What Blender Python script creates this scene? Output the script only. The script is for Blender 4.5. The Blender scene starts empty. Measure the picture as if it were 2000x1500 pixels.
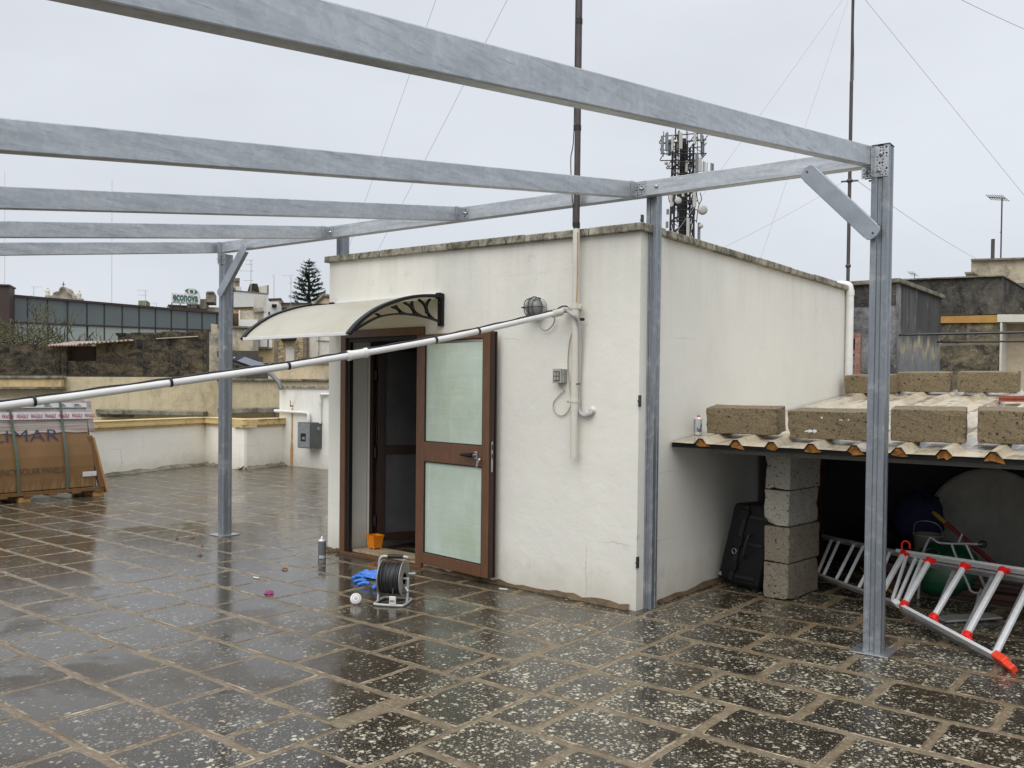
import bpy, bmesh, math, random
import numpy as np
random.seed(7)
S = bpy.context.scene
COL = S.collection
V = lambda *a: np.array(a, float)
# ------------------------------------------------------------------ camera model (metres, eye 1.6 m above the terrace)
F, YAW, PITCH, ROLL, CY = 1733.84, .6717, .0184, .0111, 47.245
_c, _s = math.cos, math.sin
FWD = V(-_s(YAW)*_c(PITCH), _c(YAW)*_c(PITCH), -_s(PITCH))
_r = V(_c(YAW), _s(YAW), 0); _u = np.cross(_r, FWD)
RT = _c(ROLL)*_r + _s(ROLL)*_u
UP = -_s(ROLL)*_r + _c(ROLL)*_u
EYE = V(0, 0, 1.6)
def ray(x, y): return FWD + RT*(x-1000)/F - UP*(y-750-CY)/F
def G(x, y, z=0.): d = ray(x, y); return EYE + d*(z-1.6)/d[2]            # sight line meets a level plane
def Yp(x, y, Y): d = ray(x, y); return EYE + d*Y/d[1]
def Xp(x, y, X): d = ray(x, y); return EYE + d*X/d[0]
def PL(x, y, p0, n): d = ray(x, y); return EYE + d*(np.dot(p0-EYE, n)/np.dot(d, n))
def VH(x, y, b): d = ray(x, y); return 1.6 + d[2]*math.hypot(b[0], b[1])/math.hypot(d[0], d[1])
def P(x, y, dist): return EYE + ray(x, y)*dist

# ------------------------------------------------------------------ mesh builder
def nrm(v): v = np.asarray(v, float); l = np.linalg.norm(v); return v/l if l > 1e-12 else v
class MB:
    def __init__(s): s.v = []; s.f = []; s.m = []; s.sm = []; s.k = [(0, 0)]
    def mark(s): s.k.append((len(s.v), len(s.f))); return s
    def add(s, vs, fs, m=0, smooth=False):
        o = len(s.v); s.v += [tuple(map(float, q)) for q in vs]
        for q in fs: s.f.append([i+o for i in q]); s.m.append(m); s.sm.append(smooth)
        return s
    def hexa(s, b, t, m=0):
        return s.add(list(b)+list(t), [(3,2,1,0),(4,5,6,7),(0,1,5,4),(1,2,6,5),(2,3,7,6),(3,0,4,7)], m)
    def box(s, c, size, m=0, rz=0, R=None):
        sx, sy, sz = [q/2 for q in size]
        if R is None:
            a, b = math.cos(rz), math.sin(rz); R = np.array([[a,-b,0],[b,a,0],[0,0,1]])
        L = [V(-sx,-sy,-sz),V(sx,-sy,-sz),V(sx,sy,-sz),V(-sx,sy,-sz),V(-sx,-sy,sz),V(sx,-sy,sz),V(sx,sy,sz),V(-sx,sy,sz)]
        L = [np.asarray(c, float)+R@q for q in L]; return s.hexa(L[:4], L[4:], m)
    def prism(s, poly, vec, m=0):
        poly = [np.asarray(q, float) for q in poly]; n = len(poly); vec = np.asarray(vec, float)
        vs = poly+[q+vec for q in poly]
        return s.add(vs, [tuple(range(n))[::-1], tuple(range(n, 2*n))]+[(i,(i+1)%n,(i+1)%n+n,i+n) for i in range(n)], m)
    def bar(s, a, b, w, h, up=(0,0,1), m=0):
        a = np.asarray(a, float); b = np.asarray(b, float); d = nrm(b-a); up = np.asarray(up, float)
        x = nrm(np.cross(d, up)); z = np.cross(x, d)
        k = lambda p: [p-x*w/2-z*h/2, p+x*w/2-z*h/2, p+x*w/2+z*h/2, p-x*w/2+z*h/2]
        return s.hexa(k(a), k(b), m)
    def tube(s, pts, r, n=8, m=0, smooth=True, closed=False):
        pts = [np.asarray(p, float) for p in pts]; k = len(pts); rs = r if hasattr(r, '__len__') else [r]*k
        ring = []; px = None
        for i, p in enumerate(pts):
            a = pts[(i-1) % k] if (i > 0 or closed) else pts[i]; b = pts[(i+1) % k] if (i < k-1 or closed) else pts[i]
            d = nrm(b-a)
            if px is None: px = nrm(np.cross(d, V(0,0,1) if abs(d[2]) < .9 else V(1,0,0)))
            px = nrm(px-d*np.dot(px, d)); py = np.cross(d, px)
            ring.append([p+rs[i]*(math.cos(2*math.pi*j/n)*px+math.sin(2*math.pi*j/n)*py) for j in range(n)])
        vs = [q for rr in ring for q in rr]; fs = []
        for i in range(k if closed else k-1):
            o, o2 = i*n, ((i+1) % k)*n
            for j in range(n): fs.append((o+j, o+(j+1)%n, o2+(j+1)%n, o2+j))
        s.add(vs, fs, m, smooth)
        if not closed:
            s.add(ring[0], [tuple(range(n))[::-1]], m); s.add(ring[-1], [tuple(range(n))], m)
        return s
    def lathe(s, prof, c, n=20, m=0, ax=(0,0,1), smooth=True):
        ax = nrm(ax); x = nrm(np.cross(ax, V(1,0,0) if abs(ax[0]) < .9 else V(0,1,0))); y = np.cross(ax, x); c = np.asarray(c, float)
        vs = []
        for r, z in prof: vs += [c+ax*z+max(r, 1e-4)*(math.cos(2*math.pi*j/n)*x+math.sin(2*math.pi*j/n)*y) for j in range(n)]
        fs = [(i*n+j, i*n+(j+1)%n, (i+1)*n+(j+1)%n, (i+1)*n+j) for i in range(len(prof)-1) for j in range(n)]
        return s.add(vs, fs, m, smooth)
    def ball(s, c, r, m=0, n=10, sc=(1,1,1)):
        c = np.asarray(c, float); sc = np.asarray(sc, float); vs = []
        for i in range(n//2+1):
            t = math.pi*i/(n//2)
            vs += [c+sc*r*V(math.sin(t)*math.cos(2*math.pi*j/n), math.sin(t)*math.sin(2*math.pi*j/n), math.cos(t)) for j in range(n)]
        return s.add(vs, [(i*n+j,(i+1)*n+j,(i+1)*n+(j+1)%n,i*n+(j+1)%n) for i in range(n//2) for j in range(n)], m, True)
    def text(s, body, o, ux, uy, size, m=0, bold=0., align='LEFT', push=0., fit=None):
        cu = bpy.data.curves.new('lettering', 'FONT'); cu.body = body; cu.size = 1.; cu.align_x = align; cu.offset = bold; cu.resolution_u = 3
        ob = bpy.data.objects.new('lettering', cu); COL.objects.link(ob)
        dg = bpy.context.evaluated_depsgraph_get(); dg.update()
        me = bpy.data.meshes.new_from_object(ob.evaluated_get(dg)); o = np.asarray(o, float); ux = np.asarray(ux, float); uy = np.asarray(uy, float)
        nn = nrm(np.cross(ux, uy))*push
        if fit: xs = [v.co.x for v in me.vertices]; ux = ux*(fit/(max(xs)-min(xs))/size)
        s.add([o+nn+ux*v.co.x*size+uy*v.co.y*size for v in me.vertices], [tuple(p.vertices) for p in me.polygons], m)
        bpy.data.objects.remove(ob); bpy.data.meshes.remove(me); bpy.data.curves.remove(cu); return s
    def each(s, name, mats, parent, bevel=0.):                  # one object for every marked piece
        out = []; k = [q for i, q in enumerate(s.k) if i == 0 or q != s.k[i-1]]+[(len(s.v), len(s.f))]
        for (v0, f0), (v1, f1) in zip(k, k[1:]):
            if f1 > f0:
                m = MB(); m.v = s.v[v0:v1]; m.f = [[i-v0 for i in q] for q in s.f[f0:f1]]; m.m = s.m[f0:f1]; m.sm = s.sm[f0:f1]; out.append(m.build(name, mats, parent, bevel))
        return out
    def build(s, name, mats, parent=None, bevel=0., loc=None, seg=2):
        if not isinstance(mats, (list, tuple)): mats = [mats]
        vs = np.array(s.v)
        if parent is not None: org = ORG[parent.name]
        elif loc is not None: org = np.asarray(loc, float)
        else: org = V((vs[:,0].min()+vs[:,0].max())/2, (vs[:,1].min()+vs[:,1].max())/2, vs[:,2].min())
        me = bpy.data.meshes.new(name); me.from_pydata([tuple(q) for q in vs-org], [], s.f)
        for q in mats: me.materials.append(q)
        me.polygons.foreach_set('material_index', s.m); me.polygons.foreach_set('use_smooth', s.sm)
        bm = bmesh.new(); bm.from_mesh(me); bmesh.ops.recalc_face_normals(bm, faces=bm.faces); bm.to_mesh(me); bm.free()
        me.update()
        ob = bpy.data.objects.new(name, me); COL.objects.link(ob)
        if parent is not None: ob.parent = parent
        else: ob.location = org
        ORG[ob.name] = org
        if bevel:
            b = ob.modifiers.new('bevel', 'BEVEL'); b.width = bevel; b.segments = seg; b.limit_method = 'ANGLE'; b.angle_limit = math.radians(40)
        return ob
ORG = {}
def tag(o, label, cat, group=None):
    o['label'] = label; o['category'] = cat; o['kind'] = 'thing'
    if group: o['group'] = group
    return o
def thing(name, label, cat, loc=(0,0,0), group=None):
    o = bpy.data.objects.new(name, None); COL.objects.link(o); o.location = loc; o.empty_display_size = .1
    ORG[o.name] = V(*loc); return tag(o, label, cat, group)
def kind(o, k='structure'): o['kind'] = k; return o
def dup(o, off, label=None):
    c = o.copy(); COL.objects.link(c); c.location = tuple(np.array(o.location)+np.array(off)); ORG[c.name] = ORG[o.name]+np.array(off)
    if label: c['label'] = label
    for ch in o.children:
        d = ch.copy(); COL.objects.link(d); d.parent = c
        for g in ch.children: e = g.copy(); COL.objects.link(e); e.parent = d
    return c
def smoothpath(pts, n=8):
    pts = [np.asarray(p, float) for p in pts]; q = [pts[0]*2-pts[1]]+pts+[pts[-1]*2-pts[-2]]; o = []
    for i in range(1, len(q)-2):
        for k in range(n):
            t = k/n; a, b, c, d = q[i-1], q[i], q[i+1], q[i+2]
            o.append(.5*((2*b)+(c-a)*t+(2*a-5*b+4*c-d)*t*t+(3*b-a-3*c+d)*t**3))
    return o+[pts[-1]]

# ------------------------------------------------------------------ materials
class NT:
    def __init__(s, name):
        s.mat = bpy.data.materials.new(name); s.mat.use_nodes = True; s.t = s.mat.node_tree; s.b = s.t.nodes['Principled BSDF']; s.n = s.t.nodes
        s.co = s.n.new('ShaderNodeTexCoord').outputs['Object']
    def link(s, a, b): s.t.links.new(a, b)
    def node(s, t, **k):
        n = s.n.new(t)
        for a, b in k.items(): setattr(n, a, b)
        return n
    def inp(s, sock, v):
        if isinstance(v, (int, float)): sock.default_value = v
        elif isinstance(v, (tuple, list)): sock.default_value = tuple(v)+((1,) if len(v) == 3 and len(sock.default_value) == 4 else ())
        else: s.link(v, sock)
    def map(s, scale=(1,1,1), loc=(0,0,0), src=None):
        m = s.node('ShaderNodeMapping'); m.inputs['Scale'].default_value = scale; m.inputs['Location'].default_value = loc
        s.link(src or s.co, m.inputs['Vector']); return m.outputs[0]
    def noise(s, sc, det=4, rough=.6, vec=None, dist=0.):
        n = s.node('ShaderNodeTexNoise'); n.inputs['Scale'].default_value = sc; n.inputs['Detail'].default_value = det; n.inputs['Roughness'].default_value = rough; n.inputs['Distortion'].default_value = dist
        s.link(vec or s.co, n.inputs['Vector']); return n.outputs['Fac']
    def vor(s, sc, vec=None, feat='F1', out='Distance', rnd=1.):
        n = s.node('ShaderNodeTexVoronoi', feature=feat); n.inputs['Scale'].default_value = sc; n.inputs['Randomness'].default_value = rnd
        s.link(vec or s.co, n.inputs['Vector']); return n.outputs[out]
    def ramp(s, f, *st):
        n = s.node('ShaderNodeValToRGB'); e = n.color_ramp.elements
        while len(e) < len(st): e.new(.5)
        for q, (p, c) in zip(e, st):
            q.position = p; q.color = (c, c, c, 1) if isinstance(c, (int, float)) else tuple(c)+(1,)
        s.link(f, n.inputs[0]); return n.outputs[0]
    def mix(s, f, a, b, mode='MIX'):
        n = s.node('ShaderNodeMix', data_type='RGBA', blend_type=mode); s.inp(n.inputs[0], f); s.inp(n.inputs[6], a); s.inp(n.inputs[7], b); return n.outputs[2]
    def math(s, op, a, b=0., c=None):
        n = s.node('ShaderNodeMath', operation=op); s.inp(n.inputs[0], a); s.inp(n.inputs[1], b)
        if c is not None: s.inp(n.inputs[2], c)
        return n.outputs[0]
    def sep(s, src=None):
        n = s.node('ShaderNodeSeparateXYZ'); s.link(src or s.co, n.inputs[0]); return n.outputs
    def bump(s, h, strength=.3, dist=.01, prev=None):
        n = s.node('ShaderNodeBump'); s.inp(n.inputs['Strength'], strength); n.inputs['Distance'].default_value = dist; s.link(h, n.inputs['Height'])
        if prev is not None: s.link(prev, n.inputs['Normal'])
        return n.outputs[0]
    def set(s, **k):
        nm = dict(col='Base Color', rough='Roughness', metal='Metallic', nor='Normal', spec='Specular IOR Level', trans='Transmission Weight', ior='IOR', coat='Coat Weight', crough='Coat Roughness', alpha='Alpha', emit='Emission Color', estr='Emission Strength', sub='Subsurface Weight')
        for a, v in k.items(): s.inp(s.b.inputs[nm[a]], v)
        return s.mat

def plain(name, c, rough=.6, metal=0., c2=None, sc=12., bmp=0., bsc=60., spec=.5, stretch=None):
    m = NT(name); vec = m.map(stretch) if stretch else None
    c2 = c2 or tuple(q*.7 for q in c)
    col = m.mix(m.ramp(m.noise(sc, 5, .65, vec), (.3, 0.), (.72, 1.)), c, c2)
    k = dict(col=col, rough=rough, metal=metal, spec=spec)
    if bmp: k['nor'] = m.bump(m.noise(bsc, 4), bmp, .01)
    return m.set(**k)

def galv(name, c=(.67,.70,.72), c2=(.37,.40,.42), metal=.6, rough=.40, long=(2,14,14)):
    m = NT(name); oi = m.node('ShaderNodeObjectInfo'); sh = m.node('ShaderNodeVectorMath', operation='ADD'); cv = m.node('ShaderNodeCombineXYZ')
    for q in range(3): m.link(m.math('MULTIPLY', oi.outputs['Random'], 17.3+9*q), cv.inputs[q])
    m.link(m.co, sh.inputs[0]); m.link(cv.outputs[0], sh.inputs[1]); m.co = sh.outputs[0]
    n1 = m.noise(1.3, 7, .74, m.map(long)); n2 = m.noise(24, 5, .75); spk = m.sep(m.vor(42, out='Color'))[0]
    col = m.mix(m.ramp(n1, (.30, 0.), (.68, 1.)), c, c2)
    col = m.mix(m.math('MULTIPLY', oi.outputs['Random'], .30), col, (.36,.385,.42))
    wr = m.math('MULTIPLY', m.ramp(m.noise(4.5, 6, .75), (.50, 0.), (.66, 1.)), m.ramp(n2, (.42, .2), (.66, 1.)))    # white rust bloom
    col = m.mix(m.math('MULTIPLY', wr, .65), col, (.66,.68,.68))
    col = m.mix(m.math('MULTIPLY', spk, .18), col, (.18,.20,.22))
    col = m.mix(m.ramp(m.noise(1.9, 7, .8, m.map(tuple(q*2.2 if q > 5 else q*.9 for q in long))), (.56, 0.), (.70, .75)), col, (.14,.15,.165))
    sc = m.ramp(m.noise(1., 3, .6, m.map(tuple(q*9 if q > 5 else q*1.2 for q in long))), (.66, 0.), (.70, .5)); col = m.mix(sc, col, (.60,.62,.63))
    r = m.math('ADD', m.math('MULTIPLY', n2, .34), rough-.17)
    return m.set(col=col, rough=r, metal=metal, nor=m.bump(n2, .16, .004, m.bump(m.noise(2.2, 3, .5), .05, .03)))

M = {}
M['galv'] = galv('galvanised_steel')
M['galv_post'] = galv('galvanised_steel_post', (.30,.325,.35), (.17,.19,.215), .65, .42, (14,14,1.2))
M['galv_plate'] = plain('zinc_plate', (.55,.57,.58), .35, .8, (.36,.38,.40), 30, .1, 80)
M['steel_dark'] = plain('dark_bolt_steel', (.10,.10,.11), .4, .8)
M['hole'] = plain('black_recess', (.01,.01,.01), .9)

def stucco(name, base, dirt=(.40,.385,.33), streak=.42, top=2.85, wet=.0, stain=.35):
    m = NT(name); xyz = m.sep()
    big = m.noise(.9, 5, .6); fine = m.noise(34, 5, .7)
    col = m.mix(m.ramp(big, (.35, 0.), (.75, .8)), base, tuple(q*.86 for q in base))
    st = m.noise(1., 6, .72, m.map((6, 6, .6)))
    zt = m.math('MULTIPLY', m.math('SUBTRACT', xyz[2], top-.75), 1/.75)
    k = m.math('MULTIPLY', m.ramp(st, (.42, 0.), (.80, 1.)), m.ramp(zt, (0., .0), (1., 1.)))
    col = m.mix(m.math('MULTIPLY', k, streak), col, dirt)
    patch = m.ramp(m.noise(2.3, 6, .7, None, .6), (.56, 0.), (.75, 1.))
    col = m.mix(m.math('MULTIPLY', patch, stain*.55), col, tuple(q*.72 for q in base))
    lo = m.ramp(m.math('ADD', m.math('MULTIPLY', m.noise(5, 5, .7), .45), xyz[2]), (.26, 1.), (.52, 0.))
    col = m.mix(m.math('MULTIPLY', lo, .4), col, (.42,.37,.28))
    dr = m.noise(1., 4, .7, m.map((26, 26, .5))); dz_ = m.ramp(m.noise(1.4, 3, .6), (.45, 0.), (.62, 1.)); col = m.mix(m.math('MULTIPLY', m.math('MULTIPLY', m.ramp(dr, (.60, 0.), (.68, 1.)), dz_), .30), col, (.50,.47,.40))
    sm = m.math('MULTIPLY', m.ramp(m.noise(6.5, 5, .7), (.62, 0.), (.72, 1.)), m.ramp(m.noise(.8, 2), (.5, 0.), (.6, .5))); col = m.mix(sm, col, (.40,.38,.35))
    # hairline cracks that follow the block courses
    bt = m.node('ShaderNodeTexBrick'); bt.inputs['Scale'].default_value = 1; bt.inputs['Brick Width'].default_value = .9; bt.inputs['Row Height'].default_value = .52; bt.inputs['Mortar Size'].default_value = .004; bt.inputs['Mortar Smooth'].default_value = .2
    rz = m.node('ShaderNodeCombineXYZ'); wob = m.math('MULTIPLY', m.noise(3.2, 5, .75), .09)
    m.link(m.math('ADD', m.math('ADD', xyz[0], xyz[1]), wob), rz.inputs[0]); m.link(m.math('ADD', xyz[2], wob), rz.inputs[1]); m.link(rz.outputs[0], bt.inputs['Vector'])
    cr = m.math('MULTIPLY', bt.outputs['Fac'], m.ramp(m.noise(1.1, 3, .6), (.54, 0.), (.66, .45)))
    col = m.mix(cr, col, (.36,.34,.30))
    b = m.bump(m.noise(7, 5, .65), .22, .02); b = m.bump(fine, .12, .006, b); b = m.bump(cr, -.3, .006, b)
    return m.set(col=col, rough=m.math('ADD', m.math('MULTIPLY', big, .25), .48-wet), nor=b, spec=.35)
M['stucco'] = stucco('white_stucco', (.79,.775,.70))
M['parapet'] = stucco('parapet_plaster', (.90,.865,.775), streak=.12, top=1.0, stain=.25)
M['whitewall'] = stucco('annex_plaster', (.80,.79,.735), streak=.4, top=1.6)

def weathered(name, base, dark, amt=.5, sc=3., stretch=(1,1,1), spots=None, bsc=30, blocks=None, streak=0.):
    m = NT(name); v = m.map(stretch)
    a = m.noise(sc, 7, .72, v, .5); b = m.noise(sc*5.3, 6, .75)
    f = m.ramp(m.math('ADD', m.math('MULTIPLY', a, .65), m.math('MULTIPLY', b, .35)), (max(.02, .62-amt*.35), 0.), (min(.98, .74-amt*.2), 1.))
    if streak: f = m.math('MAXIMUM', f, m.math('MULTIPLY', m.ramp(m.noise(1., 6, .75, m.map((5, 5, .35))), (.5, 0.), (.66, 1.)), streak))
    col = m.mix(f, base, dark)
    bn = None
    if spots:
        col = m.mix(m.math('MULTIPLY', m.ramp(m.noise(sc*9, 4, .8), (.6, 0.), (.68, 1.)), .8), col, spots)
    if blocks:
        xyz = m.sep(); bt = m.node('ShaderNodeTexBrick'); bt.inputs['Scale'].default_value = 1; bt.inputs['Brick Width'].default_value = blocks[0]; bt.inputs['Row Height'].default_value = blocks[1]; bt.inputs['Mortar Size'].default_value = blocks[2]
        rz = m.node('ShaderNodeCombineXYZ'); wob = m.math('MULTIPLY', m.noise(2.5, 4, .7), .12)
        m.link(m.math('ADD', m.math('ADD', xyz[0], xyz[1]), wob), rz.inputs[0]); m.link(m.math('ADD', xyz[2], wob), rz.inputs[1]); m.link(rz.outputs[0], bt.inputs['Vector'])
        col = m.mix(m.math('MULTIPLY', bt.outputs['Fac'], .55), col, blocks[3]); bn = m.bump(bt.outputs['Fac'], -.5, .02)
    return m.set(col=col, rough=.8, nor=m.bump(m.noise(bsc, 6, .75), .45, .02, bn), spec=.25)
M['coping'] = weathered('weathered_coping_stone', (.50,.465,.37), (.075,.07,.05), .72, 7., (1.4,1.4,.8), None, 45)
M['yellow_coping'] = weathered('ochre_coping', (.64,.49,.235), (.12,.10,.065), .30, 3., (1,1,1.6), None, 40, None, .2)
M['beige_wall'] = weathered('beige_plaster', (.56,.48,.32), (.30,.26,.17), .42, .9, (1,1,.6), None, 14, None, .45)
M['beige_wall2'] = weathered('pale_beige_plaster', (.55,.47,.34), (.28,.24,.17), .4, 1.2, (1,1,.5), None, 14, None, .3)
M['ochre_wall'] = weathered('ochre_plaster', (.60,.46,.24), (.28,.22,.12), .4, 1.5, (1,1,.5), None, 14, None, .3)
M['dark_stone'] = weathered('blackened_tuff', (.16,.125,.075), (.014,.013,.012), .90, 2.6, (1,1,1.5), (.30,.25,.16), 12, (1.3,.5,.035,(.045,.040,.034)))
M['slab_edge'] = weathered('mossy_slab_edge', (.30,.28,.21), (.06,.055,.04), .6, 2.5, (1,1,.5), None, 20)
M['cream_wall'] = weathered('cream_plaster', (.66,.63,.55), (.45,.42,.36), .35, .9, (1,1,.6), None, 10, None, .1)
M['white_far'] = weathered('white_plaster', (.72,.71,.68), (.52,.50,.46), .3, .6, (1,1,.6), None, 10, None, 0.)
M['stone_far'] = weathered('pale_stone', (.44,.40,.31), (.16,.14,.10), .5, .9, (1,1,1), None, 6)
def rubble():
    m = NT('rubble_masonry'); wv = m.node('ShaderNodeVectorMath', operation='ADD'); nz = m.node('ShaderNodeTexNoise'); nz.inputs['Scale'].default_value = 3.; m.link(m.co, nz.inputs['Vector']); sc = m.node('ShaderNodeVectorMath', operation='SCALE'); sc.inputs['Scale'].default_value = .25; m.link(nz.outputs['Color'], sc.inputs[0]); m.link(m.map((1,1,1.5)), wv.inputs[0]); m.link(sc.outputs[0], wv.inputs[1])
    e = m.vor(3.0, wv.outputs[0], 'DISTANCE_TO_EDGE'); c = m.sep(m.vor(3.0, wv.outputs[0], 'F1', 'Color'))
    col = m.mix(c[0], (.62,.51,.33), (.46,.38,.25)); gap = m.math('MULTIPLY', m.ramp(e, (.03, 1.), (.10, 0.)), m.ramp(m.noise(1.6, 4, .7), (.38, .25), (.55, 1.)))
    col = m.mix(gap, col, (.085,.065,.045)); col = m.mix(m.ramp(m.noise(5, 5, .75), (.58, 0.), (.68, .8)), col, (.13,.10,.07))
    return m.set(col=col, rough=.85, nor=m.bump(gap, -.6, .03), spec=.2)
M['rubble'] = rubble()
M['brick_pier'] = weathered('grey_brown_pier', (.27,.23,.18), (.12,.10,.08), .5, 2.4, (1,1,2), None, 10)
M['dark_concrete'] = weathered('blackened_concrete', (.17,.155,.125), (.022,.022,.021), .86, 1.9, (1,1,.8), (.30,.27,.21), 14, None, .3)
def streaked():
    m = NT('streaked_concrete'); z = m.sep()[2]; a = m.noise(1., 6, .75, m.map((4.5,4.5,.5))); b = m.noise(3.5, 6, .75); h = m.math('ADD', z, m.math('MULTIPLY', m.math('SUBTRACT', a, .5), 1.1))
    low = m.mix(m.ramp(b, (.35, 0.), (.68, 1.)), (.255,.26,.26), (.14,.145,.145)); up = m.mix(m.ramp(a, (.40, 0.), (.66, 1.)), (.055,.053,.05), (.13,.13,.125)); up = m.mix(m.ramp(m.noise(1., 5, .7, m.map((8,8,.8))), (.60, 0.), (.67, .8)), up, (.50,.49,.45))
    col = m.mix(m.ramp(m.math('SUBTRACT', h, 2.0), (.28, 0.), (.5, 1.)), low, up)
    bd = m.math('MULTIPLY', m.ramp(m.math('ABSOLUTE', m.math('SUBTRACT', h, 2.28)), (.03, 1.), (.16, 0.)), m.ramp(b, (.42, 0.), (.58, .9))); col = m.mix(bd, col, (.50,.42,.26))
    return m.set(col=col, rough=.8, nor=m.bump(b, .4, .02), spec=.25)
M['grey_concrete'] = streaked()
M['peeling'] = weathered('peeling_grey_plaster', (.30,.30,.31), (.04,.037,.034), .62, 2.2, (1,1,.8), (.45,.33,.18), 20)
M['tuff_blocks'] = weathered('stained_tuff_blocks', (.30,.25,.155), (.04,.037,.032), .8, 2.4, (1,1,2.2), (.50,.44,.31), 18, (1.6,.5,.02,(.26,.22,.15)))
M['beige_top'] = weathered('stained_beige_parapet', (.50,.44,.32), (.13,.12,.10), .48, 1.4, (1,1,.8), None, 12)
M['orange_band'] = plain('faded_orange_paint', (.50,.28,.07), .7, 0, (.36,.19,.05), 4)
M['black_step'] = plain('dark_slate', (.045,.040,.034), .7, 0, (.085,.075,.062), 5, .3, 20)

def blockmat(name, c, c2, wet=0.):
    m = NT(name); oi = m.node('ShaderNodeObjectInfo'); off = m.node('ShaderNodeVectorMath', operation='ADD'); sc = m.node('ShaderNodeVectorMath', operation='SCALE'); 
    rv = m.node('ShaderNodeCombineXYZ'); m.link(oi.outputs['Random'], rv.inputs[0]); m.link(oi.outputs['Random'], rv.inputs[1]); m.link(rv.outputs[0], sc.inputs[0]); sc.inputs['Scale'].default_value = 37
    m.link(m.co, off.inputs[0]); m.link(sc.outputs[0], off.inputs[1]); v = off.outputs[0]
    g = m.noise(75, 4, .8, v); b = m.noise(6, 4, .6, v); h = m.vor(60, v)
    col = m.mix(m.ramp(g, (.3, 0.), (.7, 1.)), c2, c); col = m.mix(m.ramp(b, (.45, 0.), (.7, .5)), col, tuple(q*.6 for q in c))
    col = m.mix(m.ramp(m.noise(48, 3, .6, v), (.33, 1.), (.42, 0.)), col, (.03,.025,.02))
    return m.set(col=col, rough=.82-wet, nor=m.bump(m.math('ADD', g, m.math('MULTIPLY', h, .5)), .65, .010), spec=.3)
M['block'] = blockmat('wet_cement_block', (.275,.215,.130), (.14,.108,.063), .12)
M['block_dry'] = blockmat('dry_cement_block', (.47,.445,.38), (.29,.275,.23))
M['block_damp'] = blockmat('damp_cement_block', (.30,.262,.20), (.17,.145,.11), .05)

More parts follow.
